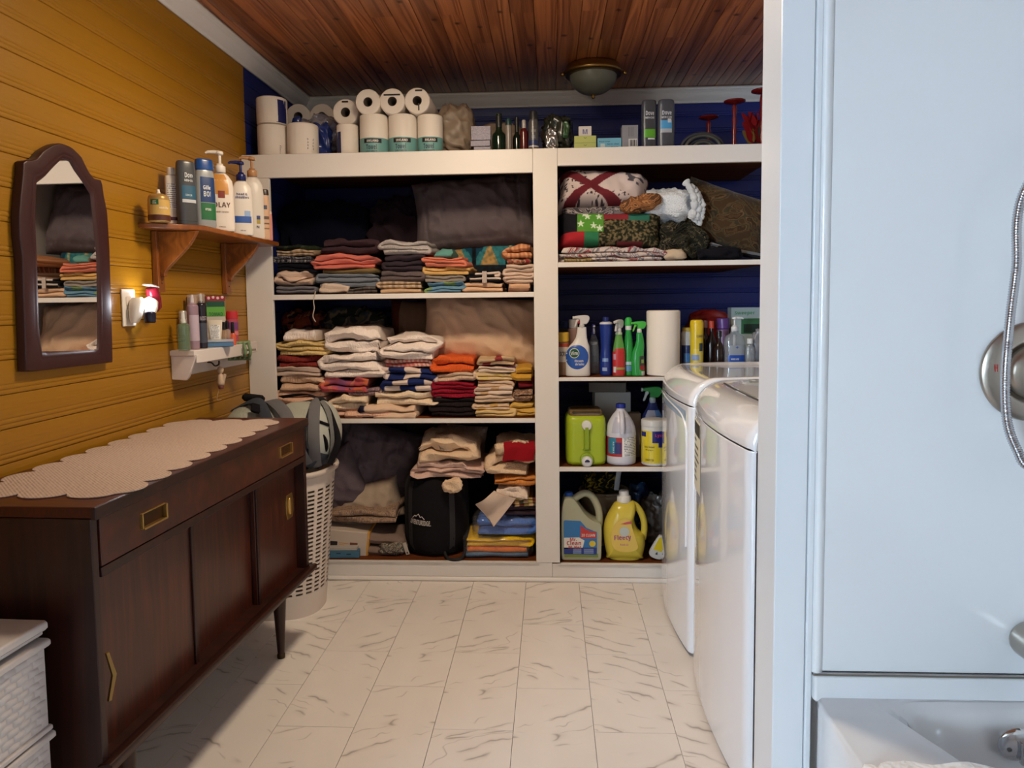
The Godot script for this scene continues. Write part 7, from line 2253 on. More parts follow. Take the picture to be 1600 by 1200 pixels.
# a round label laid on the front of a lofted bottle
func disc_on(secs: Array, c: Vector2, r: Vector2, off: float) -> ArrayMesh:
	var rows := []
	for j in 9:
		var row := PackedVector3Array()
		for i in 33:
			var a := TAU * i / 32.0
			var x: float = c.x + r.x * (j / 8.0) * cos(a)
			var y: float = c.y + r.y * (j / 8.0) * sin(a)
			var s := sec_at(secs, y)
			var u := clampf((x - s[3]) / s[1], -0.985, 0.985)
			var k := pow(absf(u), 1.0 / s[5])
			row.append(Vector3(s[3] + u * (s[1] + off), y, s[4] + (s[2] + off) * pow(maxf(0.0, 1.0 - k * k), s[5] / 2.0)))
		rows.append(row)
	return rows_mesh(rows, true, false, false, Vector3(0, 0, 1))


func spray_shelf() -> void:
	var y := 0.8842
	var white := pl(220, 218, 216, 0.3)
	var blue := pl(36, 84, 170, 0.35)
	# cans and bottles at the middle post
	var s0 := cyl(0.024, 0.17, 0.004)
	bottle("yellow_cap_can", "brown-labelled can with a yellow cap beside the middle post", "spray can", Vector3(0.0561, 0.8853, -3.2) * Vector3(1, 0, 1) + Vector3(-0.002, y, 0), cyl(0.026, 0.145, 0.004), pl(150, 116, 84, 0.4), [["label", 0.06, 0.125, 1.4, 0.0, pl(206, 196, 182, 0.45)], ["label", 0.125, 0.14, 1.4, 0.0, pl(178, 66, 40, 0.45)], ["text", "SCRUB", 0.085, 0.02, 0.04, pl(40, 36, 34, 0.5), 0.15], ["cap", cyl(0.0255, 0.042, 0.004, 0.146), pl(214, 172, 52, 0.35)]])
	bottle("dark_bottle", "dark bottle with a blue cap at the back beside the post", "bottle", Vector3(0.0707, 0.8871, -3.36) * Vector3(1, 0, 1) + Vector3(0, y, 0), cyl(0.03, 0.2, 0.006), pl(52, 52, 58, 0.4), [["cap", cyl(0.02, 0.03, 0.003, 0.2), pl(34, 54, 120, 0.4)]])
	bottle("white_trigger_bottle", "pinkish bottle half hidden behind the bathroom spray", "bottle", Vector3(0.0866, 0.8926, -3.3) * Vector3(1, 0, 1) + Vector3(0.015, y, 0), cyl(0.025, 0.2, 0.006), pl(176, 140, 128, 0.4), [["cap", cyl(0.02, 0.04, 0.003, 0.2), pl(190, 186, 184, 0.4)]])
	# bathroom spray: broad foot, waist leaning right
	var vs := []
	for p in [[0, 0.92, 0.0], [0.01, 0.99, 0.0], [0.03, 1.0, 0.0], [0.2, 1.0, 0.0], [0.38, 0.98, 0.005], [0.48, 0.86, 0.06], [0.56, 0.6, 0.13], [0.63, 0.46, 0.17], [0.72, 0.4, 0.19], [0.8, 0.36, 0.2]]:
		vs.append([p[0] * 0.262, p[1] * 0.0525, p[1] * 0.03, p[2] * 0.09, 0.0, 0.85])
	var vim := bottle("bathroom_spray", "white and blue trigger spray bottle with a round green emblem", "spray bottle", Vector3(0.1161, 0.8851, -3.17) * Vector3(1, 0, 1) + Vector3(0, y, 0), vs, white, [["mesh", "label", disc_on(vs, Vector2(-0.004, 0.083), Vector2(0.048, 0.052), 0.0007), blue], ["text", "Bathroom", 0.062, 0.011, 0.05, white, -0.05], ["text", "Salle de bains", 0.048, 0.011, 0.062, white, -0.1]])
	part(vim, "emblem", lathe([[0.0, 0.0], [0.021, 0.0], [0.0215, 0.0005], [0.02, 0.001], [0.0, 0.0012]], 28), pl(206, 216, 190, 0.4), Vector3(-0.016, 0.1, 0.0295), Vector3(PI / 2.0 - 0.05, -0.15, 0))
	part(vim, "emblem_disc", lathe([[0.0, 0.0], [0.0188, 0.0], [0.018, 0.0006], [0.0, 0.0008]], 28), pl(24, 82, 60, 0.4), Vector3(-0.016, 0.1, 0.0304), Vector3(PI / 2.0 - 0.05, -0.15, 0))
	part(vim, "lettering", letters("Vim", 0.016, 0.0, 0.03), white, Vector3(-0.0165, 0.0925, 0.0325), Vector3(-0.03, -0.15, 0.05))
	var vh := Node3D.new()
	vh.name = "trigger_head"
	vim.add_child(vh)
	vh.position = Vector3(0.018, 0.205, 0)
	sprayer(vh, 0.0, 0.066, pl(206, 204, 204, 0.3), pl(214, 212, 210, 0.3), pl(196, 194, 192, 0.3))
	part(vh, "red_tab", bbox(Vector3(0.009, 0.01, 0.018), 0.002), pl(186, 36, 34, 0.4), Vector3(-0.014, 0.026, 0))
	# clear bottle with a blue trigger seen end-on
	var clr := bottle("clear_spray_bottle", "clear spray bottle with a blue trigger seen end-on", "spray bottle", Vector3(0.1906, 0.9005, -3.27) * Vector3(1, 0, 1) + Vector3(0, y, 0), shape([[0, 0.92, 0.8], [0.03, 1.0, 0.8], [0.5, 0.95, 0.8], [0.68, 0.8, 0.85], [0.8, 0.45], [0.82, 0.4]], 0.05, 0.05, 0.21), clear(150, 160, 176, 0.45, 0.1), [["text", "CLEAN", 0.13, 0.012, 0.03, pl(200, 204, 214, 0.4), 0.0]])
	sprayer(clr, 0.172, 0.055, pl(44, 50, 130, 0.35), pl(190, 188, 190, 0.35), pl(44, 50, 130, 0.35), PI / 2.0)
	# blue bottle with a white lid
	bottle("blue_bottle", "waisted dark blue bottle with a slanted white lid", "bottle", Vector3(0.239, 0.8842, -3.2) * Vector3(1, 0, 1) + Vector3(0, y, 0), shape([[0, 0.88], [0.02, 0.98], [0.2, 1.0], [0.42, 0.86], [0.55, 0.82], [0.72, 0.92], [0.88, 1.0], [0.94, 1.0]], 0.054, 0.05, 0.235), pl(24, 52, 138, 0.2), [["cap", shape([[0.94, 1.02], [0.955, 1.04], [0.975, 0.9], [0.985, 0.6]], 0.054, 0.05, 0.235), pl(206, 208, 216, 0.3)], ["back_cap", cyl(0.014, 0.026, 0.003, 0.226), pl(20, 38, 110, 0.3)], ["label", 0.06, 0.075, 0.5, -0.2, pl(120, 150, 200, 0.3)], ["label", 0.02, 0.035, 0.4, -0.3, pl(150, 170, 210, 0.3)]])
	# red and green spray
	var rs := shape([[0, 0.96, 0.85], [0.02, 1.0, 0.85], [0.45, 1.0, 0.85], [0.6, 0.82, 0.9], [0.75, 0.56, 1.0], [0.8, 0.52], [0.82, 0.5]], 0.053, 0.042, 0.225)
	var rg := bottle("stain_spray", "red and green spray bottle with a white trigger", "spray bottle", Vector3(0.2915, 0.8841, -3.17) * Vector3(1, 0, 1) + Vector3(0, y, 0), rs, pl(90, 150, 66, 0.3), [["label", 0.002, 0.105, 1.7, 0.0, pl(186, 40, 38, 0.35)], ["label", 0.105, 0.118, 1.5, 0.8, pl(186, 40, 38, 0.35)], ["label", 0.028, 0.037, 1.5, 0.5, pl(150, 160, 70, 0.4), 0.001], ["label", 0.015, 0.04, 0.28, -0.75, pl(214, 214, 214, 0.4), 0.0012], ["label", 0.07, 0.095, 0.26, -0.75, pl(190, 150, 170, 0.4), 0.0012], ["neck_ring", cyl(0.0145, 0.01, 0.002, 0.176), pl(190, 210, 180, 0.35)]])
	sprayer(rg, 0.186, 0.064, pl(214, 212, 212, 0.3), pl(206, 204, 204, 0.3), pl(216, 214, 216, 0.3), PI / 3.2)
	# green bottles
	var gm := pl(40, 150, 66, 0.22)
	bottle("toilet_cleaner", "bright green angled-neck bottle with a green cap", "bottle", Vector3(0.3345, 0.8846, -3.19) * Vector3(1, 0, 1) + Vector3(0, y, 0), [[0, 0.02, 0.02], [0.004, 0.022, 0.022], [0.05, 0.022, 0.022], [0.1, 0.0225, 0.022], [0.15, 0.018, 0.02], [0.185, 0.0125, 0.0125], [0.196, 0.012, 0.012]], gm, [["label", 0.02, 0.042, 0.9, 0.0, pl(96, 146, 196, 0.4)], ["label", 0.046, 0.06, 0.9, 0.0, pl(180, 200, 220, 0.4)], ["collar", cyl(0.0135, 0.02, 0.002, 0.195), pl(214, 216, 216, 0.35)], ["cap", [[0.214, 0.015, 0.015], [0.22, 0.0165, 0.0165], [0.238, 0.015, 0.015], [0.246, 0.012, 0.012], [0.25, 0.006, 0.006]], pl(52, 176, 70, 0.3)]])
	var gs := []
	for p in [[0, 0.9, 0], [0.015, 1.0, 0], [0.25, 0.98, -0.05], [0.45, 0.9, -0.02], [0.58, 0.72, 0.12], [0.7, 0.56, 0.16], [0.8, 0.5, 0.12], [0.84, 0.42, 0.1]]:
		gs.append([p[0] * 0.22, p[1] * 0.028, p[1] * 0.021, p[2] * 0.05, 0, 0.85])
	var gsp := bottle("green_spray", "green spray bottle with a round dark label by the paper towel", "spray bottle", Vector3(0.3733, 0.8836, -3.17) * Vector3(1, 0, 1) + Vector3(0, y, 0), gs, gm, [["label", 0.03, 0.085, 0.6, 0.75, pl(50, 60, 52, 0.4)], ["label", 0.025, 0.045, 0.55, 0.75, pl(150, 40, 40, 0.4), 0.001], ["label", 0.055, 0.07, 0.3, 0.75, pl(130, 170, 80, 0.4), 0.0014], ["label", 0.0, 0.02, 0.5, 0.9, pl(196, 206, 190, 0.4)]])
	var gh := Node3D.new()
	gh.name = "trigger_head"
	gsp.add_child(gh)
	gh.position = Vector3(0.005, 0.184, 0)
	sprayer(gh, 0.0, 0.058, pl(66, 176, 66, 0.3), pl(96, 186, 60, 0.3), pl(214, 216, 214, 0.3))
	# paper towel
	paper_roll("paper_towel_roll", "tall white paper towel roll standing on the cleaning shelf", Vector3(0.4825, 0.8754, -3.19) * Vector3(1, 0, 1) + Vector3(0, y, 0), 0.142, 0.278, "")
	# cans to its right
	bottle("white_blue_can", "white spray can with blue label beside the paper towel", "spray can", Vector3(0.5916, 0.88, -3.25) * Vector3(1, 0, 1) + Vector3(0.004, y, 0), shape([[0, 0.95], [0.02, 1.0], [0.9, 1.0], [0.95, 0.9]], 0.052, 0.052, 0.195), pl(206, 206, 206, 0.3), [["label", 0.02, 0.125, 1.3, 0.0, pl(28, 52, 110, 0.35)], ["label", 0.05, 0.09, 0.8, 0.1, pl(70, 130, 196, 0.35), 0.001], ["cap", cyl(0.0215, 0.018, 0.003, 0.184), pl(206, 178, 70, 0.35)]])
	bottle("yellow_can", "yellow aerosol can with a rounded cap behind the dryer", "spray can", Vector3(0.6293, 0.8817, -3.23) * Vector3(1, 0, 1) + Vector3(0.003, y, 0), shape([[0, 0.95], [0.02, 1.0], [0.8, 1.0], [0.82, 0.98]], 0.058, 0.058, 0.235), pl(220, 192, 40, 0.28), [["label", 0.03, 0.11, 0.9, 0.2, pl(226, 206, 90, 0.35)], ["label", 0.1, 0.135, 0.3, 0.5, pl(40, 60, 80, 0.35), 0.001], ["label", 0.06, 0.085, 0.6, -0.4, pl(140, 160, 200, 0.35), 0.001], ["text", "CLEANER", 0.16, 0.01, 0.03, pl(70, 74, 96, 0.4), 0.3], ["cap", shape([[0.82, 1.0], [0.94, 1.0], [0.985, 0.92], [1.0, 0.7]], 0.058, 0.058, 0.235), pl(224, 190, 34, 0.3)]])
	# dark bottles
	var amber := pl(32, 18, 16, 0.15)
	var prof := [[0, 0.92, 0.9], [0.02, 1.0, 0.9], [0.55, 1.0, 0.9], [0.68, 0.7, 0.95], [0.76, 0.36], [0.92, 0.32], [0.93, 0.4], [0.97, 0.4], [1.0, 0.3]]
	var cols := [pl(120, 84, 84, 0.4), pl(186, 60, 36, 0.4), pl(26, 20, 22, 0.3)]
	var px := [1103.0, 1109.0, 1123.0]
	var labels := ["dark amber bottle with a mauve cap behind the yellow can", "dark amber bottle with an orange-red cap", "dark brown narrow-necked bottle before the purple can"]
	for k in 3:
		var at: Vector3 = [Vector3(0.6975, 0.8686, -3.36), Vector3(0.7061, 0.8764, -3.28), Vector3(0.726, 0.8821, -3.22)][k]
		bottle("dark_glass_bottle", labels[k], "bottle", at * Vector3(1, 0, 1) + Vector3(0, y, 0), shape(prof, 0.046, 0.046, [0.225, 0.225, 0.185][k]), amber, [["cap", shape([[0.86, 0.5], [0.98, 0.5], [1.0, 0.4]], 0.046, 0.046, [0.228, 0.228, 0.187][k]), cols[k]]], 0.0, "dark bottles on the cleaning shelf")
	bottle("purple_cap_can", "lilac can with a wide purple cap on the cleaning shelf", "spray can", Vector3(0.7701, 0.8701, -3.34) * Vector3(1, 0, 1) + Vector3(0.0, y, 0), cyl(0.026, 0.19, 0.005), pl(120, 90, 130, 0.3), [["cap", cyl(0.0275, 0.048, 0.004, 0.19), pl(96, 62, 134, 0.3)]])
	# sanitiser pump
	var sp := bottle("sanitizer_pump", "clear hand sanitizer bottle with a white pump and blue label", "bottle", Vector3(0.7916, 0.8817, -3.22) * Vector3(1, 0, 1) + Vector3(0, y, 0), shape([[0, 0.92, 0.75], [0.02, 1.0, 0.75], [0.75, 1.0, 0.75], [0.88, 0.85, 0.8], [0.95, 0.4, 1.0], [1.0, 0.34]], 0.09, 0.06, 0.185), clear(170, 180, 190, 0.4, 0.08), [["label", 0.05, 0.083, 0.85, 0.15, pl(32, 78, 170, 0.35)], ["label", 0.083, 0.125, 0.7, 0.15, pl(150, 158, 168, 0.35)], ["text", "+", 0.11, 0.012, 0.012, pl(40, 80, 170, 0.4), 0.1], ["text", "HAND SANITIZER", 0.062, 0.008, 0.05, pl(220, 226, 236, 0.4), 0.1], ["dip_tube", cyl(0.006, 0.15, 0.002, 0.02), pl(214, 216, 218, 0.3)]])
	pump(sp, 0.185, 0.05, pl(220, 222, 224, 0.3), PI / 2.0)
	bottle("small_clear_bottle", "small clear bottle with a white flip cap", "bottle", Vector3(0.849, 0.8833, -3.2) * Vector3(1, 0, 1) + Vector3(0.004, y, 0), shape([[0, 0.9, 0.8], [0.03, 1.0, 0.8], [0.75, 1.0, 0.8], [0.85, 0.6]], 0.038, 0.028, 0.15), clear(180, 188, 196, 0.35, 0.08), [["cap", cyl(0.013, 0.024, 0.003, 0.13), pl(220, 220, 220, 0.3)]])
	# red bag, grey bag, green and white carton
	solo("red_packet", heap(0.22, 0.27, 0.1, 151, 0.014, 10.0, 0.6, 40, 26), mt("red_packet", srgb(150, 34, 30), 0.4), "crumpled red packet lying behind the yellow can", "packet", Vector3(0.7385, 0.8548, -3.5) * Vector3(1, 0, 1) + Vector3(0, y, 0), Vector3(0, 0, 0.0))
	var bx := paper_box("duster_box", "pale green and white duster carton at the back by the partition", Vector3(0.9016, 0.8615, -3.42) * Vector3(1, 0, 1) + Vector3(0.01, y, 0), 0.19, 0.285, 0.07, pl(176, 190, 188, 0.5))
	part(bx, "green_panel", bbox(Vector3(0.14, 0.07, 0.001), 0.0003), pl(54, 110, 72, 0.5), Vector3(0.02, 0.2, 0.0355))
	part(bx, "dark_panel", bbox(Vector3(0.1, 0.04, 0.001), 0.0003), pl(26, 48, 40, 0.5), Vector3(0.01, 0.19, 0.0362))
	part(bx, "lettering", letters("Sweeper", 0.02, 0.0, 0.09), pl(84, 150, 96, 0.5), Vector3(-0.035, 0.248, 0.0362))
	solo("grey_plastic_bag", heap(0.15, 0.2, 0.1, 153, 0.02, 12.0, 0.75, 40, 26), mt("grey_film", srgb(140, 140, 146), 0.3), "crumpled grey plastic bag before the duster carton", "plastic bag", Vector3(0.8953, 0.8791, -3.24) * Vector3(1, 0, 1) + Vector3(0.045, y, 0))


func jug_shelf() -> void:
	var y := 0.4992
	# lime water container
	var lime := mt("lime_plastic", srgb(168, 190, 36), 0.32)
	var wt := thing("water_jug", "lime green square water container with a white tap", "water jug", Vector3(0.1479, 0.4726, -3.24) * Vector3(1, 0, 1) + Vector3(0.0, y, 0), 0.03)
	var w := 0.172
	part(wt, "body", loft([[0.0, w * 0.44, 0.09, 0, 0, 0.35], [0.006, w * 0.49, 0.1, 0, 0, 0.35], [0.02, w * 0.5, 0.104, 0, 0, 0.35], [0.18, w * 0.5, 0.104, 0, 0, 0.35], [0.2, w * 0.49, 0.1, 0, 0, 0.35], [0.21, w * 0.46, 0.092, 0, 0, 0.38], [0.215, w * 0.4, 0.08, 0, 0, 0.4]], 56), lime)
	part(wt, "lid", loft([[0.212, w * 0.42, 0.085, 0, 0, 0.35], [0.222, w * 0.43, 0.087, 0, 0, 0.35], [0.232, w * 0.41, 0.083, 0, 0, 0.38], [0.236, w * 0.37, 0.075, 0, 0, 0.4]], 48), pl(118, 96, 64, 0.35))
	part(wt, "handle_recess", bbox(Vector3(0.12, 0.01, 0.02), 0.004), pl(54, 44, 30, 0.5), Vector3(0, 0.228, 0.078))
	part(wt, "front_grip", join([[bbox(Vector3(0.026, 0.105, 0.018), 0.007), xf(Vector3(0, 0.122, 0.11))], [bbox(Vector3(0.034, 0.012, 0.012), 0.004), xf(Vector3(0, 0.07, 0.105))]]), mt("lime_dark", srgb(140, 166, 30), 0.3))
	part(wt, "cap", lathe([[0.0, 0.0], [0.021, 0.0], [0.0225, 0.004], [0.0215, 0.014], [0.018, 0.018], [0.0, 0.018]], 28), pl(222, 222, 216, 0.35), Vector3(0.0, 0.176, 0.1), Vector3(PI / 2.0, 0, 0))
	part(wt, "tap_collar", lathe([[0.0, 0.0], [0.03, 0.0], [0.031, 0.008], [0.026, 0.014], [0.0, 0.014]], 28), mt("lime_dark", srgb(140, 166, 30), 0.3), Vector3(0.0, 0.026, 0.1), Vector3(PI / 2.0, 0, 0))
	part(wt, "tap", lathe([[0.0, 0.0], [0.023, 0.0], [0.024, 0.01], [0.02, 0.02], [0.012, 0.022], [0.0, 0.022]], 28), pl(220, 220, 222, 0.3), Vector3(0.0, 0.022, 0.113), Vector3(PI / 2.0, 0, 0))
	part(wt, "tap_button", loft([[0, 0.011, 0.002], [0.006, 0.01, 0.002], [0.011, 0.004, 0.001]], 14, 0, TAU), pl(30, 34, 80, 0.4), Vector3(0, 0.022, 0.136))
	# cartons behind
	paper_box("white_carton", "plain white carton behind the bleach jug", Vector3(0.2817, 0.4355, -3.46) * Vector3(1, 0, 1) + Vector3(0, y, 0), 0.165, 0.285, 0.12, pl(196, 194, 190, 0.55), 0.05)
	paper_box("grey_carton", "grey-brown carton lying on the white carton", Vector3(0.2671, y + 0.286, -3.46), 0.17, 0.045, 0.14, pl(112, 104, 96, 0.6), -0.12)
	paper_box("beige_carton", "small beige carton between the bleach jug and the wipes tub", Vector3(0.3706, 0.4621, -3.34) * Vector3(1, 0, 1) + Vector3(0.006, y, 0), 0.05, 0.2, 0.06, pl(168, 150, 132, 0.55), 0.03)
	# bleach jug
	var bs := [[0.0, 0.058, 0.058], [0.004, 0.064, 0.064], [0.014, 0.0655, 0.0655], [0.035, 0.0655, 0.0655], [0.037, 0.064, 0.064], [0.122, 0.064, 0.064], [0.125, 0.0662, 0.0662], [0.14, 0.066, 0.066], [0.16, 0.062, 0.062], [0.185, 0.052, 0.052], [0.21, 0.037, 0.037], [0.228, 0.022, 0.022], [0.236, 0.0185, 0.0185], [0.242, 0.0185, 0.0185]]
	var bj := bottle("bleach_jug", "white bleach jug with a blue cap and red label", "jug", Vector3(0.3022, 0.476, -3.2) * Vector3(1, 0, 1) + Vector3(0, y, 0), bs, pl(214, 214, 226, 0.3), [["label", 0.038, 0.121, 0.95, -0.95, pl(178, 44, 44, 0.4)], ["label", 0.038, 0.12, 0.72, 0.72, patterned("fine_print", tex["print"], Vector3.ONE, 0.5)], ["label", 0.05, 0.119, 0.32, -0.72, pl(52, 132, 164, 0.4), 0.0011], ["label", 0.05, 0.1, 0.22, -0.28, pl(44, 44, 110, 0.4), 0.0011], ["cap", cyl(0.021, 0.02, 0.003, 0.241), pl(32, 48, 150, 0.35)]])
	part(bj, "lettering", letters("NEW", 0.013, 0.0, 0.05), pl(206, 226, 232, 0.4), Vector3(-0.034, 0.08, 0.0565), Vector3(0, -0.72, PI / 2.0))
	for a in [-0.42, 0.42]:
		# sunk panels either side of the grip
		part(bj, "shoulder_panel", band(bs, 0.14, 0.205, 0.3, a, 0.0012, 10), pl(186, 186, 202, 0.3))
	part(bj, "handle", tube(curve([Vector3(0, 0.14, 0.066), Vector3(0, 0.17, 0.07), Vector3(0, 0.2, 0.054), Vector3(0, 0.226, 0.028)], 5), 0.011, 12), pl(214, 214, 226, 0.3))
	# wipes tub
	var ws := [[0.0, 0.05, 0.05], [0.003, 0.053, 0.053], [0.165, 0.053, 0.053], [0.168, 0.051, 0.051]]
	bottle("wipes_tub", "yellow disinfecting wipes tub with a clear white lid", "tub", Vector3(0.4411, 0.4693, -3.18) * Vector3(1, 0, 1) + Vector3(0.001, y, 0), ws, pl(214, 212, 206, 0.35), [["label", 0.012, 0.15, 2.6, 0.0, pl(220, 200, 44, 0.35)], ["label", 0.1, 0.15, 0.6, 0.35, pl(30, 38, 120, 0.35), 0.001], ["label", 0.08, 0.1, 0.3, 0.55, pl(30, 38, 120, 0.35), 0.001], ["text", "Lysol", 0.122, 0.018, 0.045, pl(206, 70, 96, 0.4), 0.4], ["label", 0.125, 0.145, 0.3, -1.1, pl(30, 38, 120, 0.35), 0.001], ["text", "KILLS GERMS", 0.078, 0.007, 0.045, pl(110, 100, 40, 0.4), -0.5], ["text", "80 wipes", 0.065, 0.007, 0.035, pl(110, 100, 40, 0.4), -0.5], ["text", "LINGETTES", 0.022, 0.008, 0.04, pl(110, 100, 40, 0.4), -0.5], ["lid", [[0.168, 0.0545, 0.0545], [0.172, 0.055, 0.055], [0.192, 0.054, 0.054], [0.196, 0.05, 0.05], [0.198, 0.03, 0.03]], pl(206, 204, 200, 0.3)]])
	# green trigger bottle behind it
	var gt := bottle("green_trigger_bottle", "dark blue spray bottle with a green trigger behind the wipes tub", "spray bottle", Vector3(0.4518, 0.4577, -3.32) * Vector3(1, 0, 1) + Vector3(0.004, y, 0), shape([[0, 0.92, 0.85], [0.02, 1.0, 0.85], [0.6, 1.0, 0.85], [0.75, 0.9, 0.9], [0.88, 0.5], [1.0, 0.3]], 0.1, 0.06, 0.255), pl(40, 52, 116, 0.3), [["label", 0.17, 0.215, 0.5, -0.3, pl(206, 196, 206, 0.35)], ["label", 0.17, 0.215, 0.4, 0.6, pl(110, 150, 200, 0.35)]])
	sprayer(gt, 0.248, 0.085, pl(56, 156, 72, 0.3), pl(206, 214, 208, 0.3), pl(206, 214, 210, 0.3))


func floor_shelf() -> void:
	var y := 0.0779
	# jug of floor cleaner: squared body, slanted shoulder and a loop handle with a real hole
	var cl := mt("cleaner_plastic", srgb(176, 176, 150), 0.2)
	cl.subsurf_scatter_enabled = true
	cl.subsurf_scatter_strength = 0.3
	var mj := thing("cleaner_jug", "translucent floor cleaner jug with blue label and blue cap", "jug", Vector3(0.1273, 0.0448, -3.2) * Vector3(1, 0, 1) + Vector3(0.001, y, 0))
	var k := 0.00271
	var out := curve2([Vector2(-27, 0), Vector2(-31.5, 1.5), Vector2(-33, 6), Vector2(-33, 14), Vector2(-33, 50), Vector2(-32, 80), Vector2(-29, 96), Vector2(-25, 101), Vector2(-15, 101), Vector2(-10, 97), Vector2(-4, 89), Vector2(3, 79), Vector2(11, 70), Vector2(20, 64), Vector2(30, 60), Vector2(32, 52), Vector2(32, 36), Vector2(31.5, 12), Vector2(31, 5), Vector2(29.5, 1.5), Vector2(25, 0), Vector2(10, 0), Vector2(-10, 0)], 3, true)
	for i in out.size():
		out[i] *= k
	part(mj, "body", ext(out, 0.105, 0.004), cl)
	var hp := []
	for q in [Vector2(-14, 94), Vector2(-4, 101), Vector2(4, 105), Vector2(12, 104), Vector2(20, 97), Vector2(26, 85), Vector2(29, 73), Vector2(29.5, 60), Vector2(28, 50)]:
		hp.append(Vector3(q.x * k, q.y * k, 0))
	var hc := curve(hp, 4)
	part(mj, "handle", tube(hc, 0.016, 12, [], 1.15), cl)
	part(mj, "liquid", bbox(Vector3(0.165, 0.036, 0.1065), 0.01), mt("green_cleaner", srgb(128, 146, 70), 0.2), Vector3(-0.002, 0.0235, 0))
	part(mj, "cap", lathe([[0.0, 0.0], [0.017, 0.0], [0.0185, 0.004], [0.018, 0.016], [0.015, 0.019], [0.0, 0.019]], 24), pl(30, 84, 180, 0.35), Vector3(-20 * k, 0.272, 0))
	part(mj, "neck", lathe([[0.0, 0.0], [0.019, 0.0], [0.0165, 0.012], [0.0, 0.012]], 20), cl, Vector3(-20 * k, 0.262, 0))
	var zf := 0.0533
	part(mj, "label", ext(PackedVector2Array([Vector2(-0.078, 0.03), Vector2(0.062, 0.026), Vector2(0.066, 0.028), Vector2(0.066, 0.128), Vector2(0.05, 0.133), Vector2(0.02, 0.146), Vector2(-0.005, 0.176), Vector2(-0.072, 0.179), Vector2(-0.078, 0.174)]), 0.0012, 0.0004), pl(44, 116, 180, 0.35), Vector3(0, 0, zf))
	part(mj, "label_foot", bbox(Vector3(0.142, 0.03, 0.0008), 0.0003), pl(30, 56, 132, 0.35), Vector3(-0.006, 0.044, zf + 0.0009))
	part(mj, "red_flash", ext(PackedVector2Array([Vector2(-0.006, 0.1), Vector2(0.062, 0.1), Vector2(0.062, 0.128), Vector2(0.04, 0.13), Vector2(0.014, 0.142), Vector2(-0.004, 0.158)]), 0.0008, 0.0003), pl(196, 54, 50, 0.35), Vector3(0, 0, zf + 0.0009))
	var red := pl(176, 40, 52, 0.4)
	var wh := pl(226, 222, 214, 0.4)
	part(mj, "white_panel", ext(PackedVector2Array([Vector2(-0.077, 0.052), Vector2(0.004, 0.058), Vector2(0.012, 0.09), Vector2(-0.012, 0.104), Vector2(-0.077, 0.102)]), 0.0006, 0.0002), wh, Vector3(0, 0, zf + 0.001))
	part(mj, "lettering", letters("Mr.", 0.014, 0.0, 0.03), red, Vector3(-0.036, 0.088, zf + 0.002))
	part(mj, "lettering", letters("Clean", 0.019, 0.0, 0.062), red, Vector3(-0.034, 0.07, zf + 0.002))
	part(mj, "lettering", letters("M. Net", 0.013, 0.0, 0.054), red, Vector3(-0.03, 0.054, zf + 0.002))
	part(mj, "lettering", letters("2X CLEAN", 0.012, 0.0, 0.058), wh, Vector3(0.028, 0.108, zf + 0.002))
	for q in 5:
		part(mj, "text_line", bbox(Vector3(0.036, 0.0022, 0.0006), 0.0002), pl(150, 170, 210, 0.4), Vector3(-0.02, 0.034 + q * 0.0045, zf + 0.0014))
		part(mj, "text_line", bbox(Vector3(0.042, 0.0022, 0.0006), 0.0002), pl(150, 170, 210, 0.4), Vector3(0.03, 0.034 + q * 0.0045, zf + 0.0014))
	part(mj, "lemon", lathe([[0.0, 0.0], [0.014, 0.0], [0.0135, 0.0008], [0.0, 0.0012]], 24), pl(220, 190, 50, 0.4), Vector3(0.046, 0.076, zf + 0.001), Vector3(PI / 2.0, 0, 0))
	# yellow softener bottle: egg-shaped with a pierced grip
	var ye := mt("softener_yellow", srgb(214, 192, 70), 0.24)
	var fl := thing("softener_bottle", "big yellow egg-shaped fabric softener bottle with a white cap", "bottle", Vector3(0.3178, 0.0441, -3.19) * Vector3(1, 0, 1) + Vector3(0, y, 0), -0.02)
	var egg := curve2([Vector2(-25, 0), Vector2(-29, 6), Vector2(-33, 28), Vector2(-34, 48), Vector2(-31, 64), Vector2(-22, 82), Vector2(-12, 94), Vector2(12, 95), Vector2(18, 88), Vector2(17, 78), Vector2(15, 66), Vector2(18, 54), Vector2(24, 45), Vector2(31, 40), Vector2(33, 26), Vector2(29, 6), Vector2(26, 0)], 4, true)
	for i in egg.size():
		egg[i] *= k
	# body: layers of the outline shrunk towards the faces, so that it bulges
	var n := egg.size()
	var cc := Vector2(-4 * k, 44 * k)
	var layers := []
	for s in [[-0.06, 0.02], [-0.058, 0.45], [-0.052, 0.72], [-0.04, 0.88], [-0.02, 0.975], [0.0, 1.0], [0.02, 0.975], [0.04, 0.88], [0.052, 0.72], [0.058, 0.45], [0.06, 0.02]]:
		var row := PackedVector3Array()
		for i in n + 1:
			var q: Vector2 = cc + (egg[i % n] - cc) * s[1]
			row.append(Vector3(q.x, q.y, s[0]))
		layers.append(row)
	part(fl, "body", rows_mesh(layers, true, false, false), ye)
	var hg := []
	for q in [Vector2(10, 90), Vector2(18, 86), Vector2(25, 77), Vector2(29.5, 66), Vector2(31.5, 54), Vector2(31, 42), Vector2(29, 32)]:
		hg.append(Vector3(q.x * k, q.y * k, 0))
	part(fl, "handle", tube(curve(hg, 4), 0.0145, 14, [], 1.0), ye)
	part(fl, "foot", loft([[0.0, 0.066, 0.038, 0, 0, 0.8], [0.004, 0.07, 0.042, 0, 0, 0.8], [0.04, 0.066, 0.04, 0, 0, 0.8]], 32), ye)
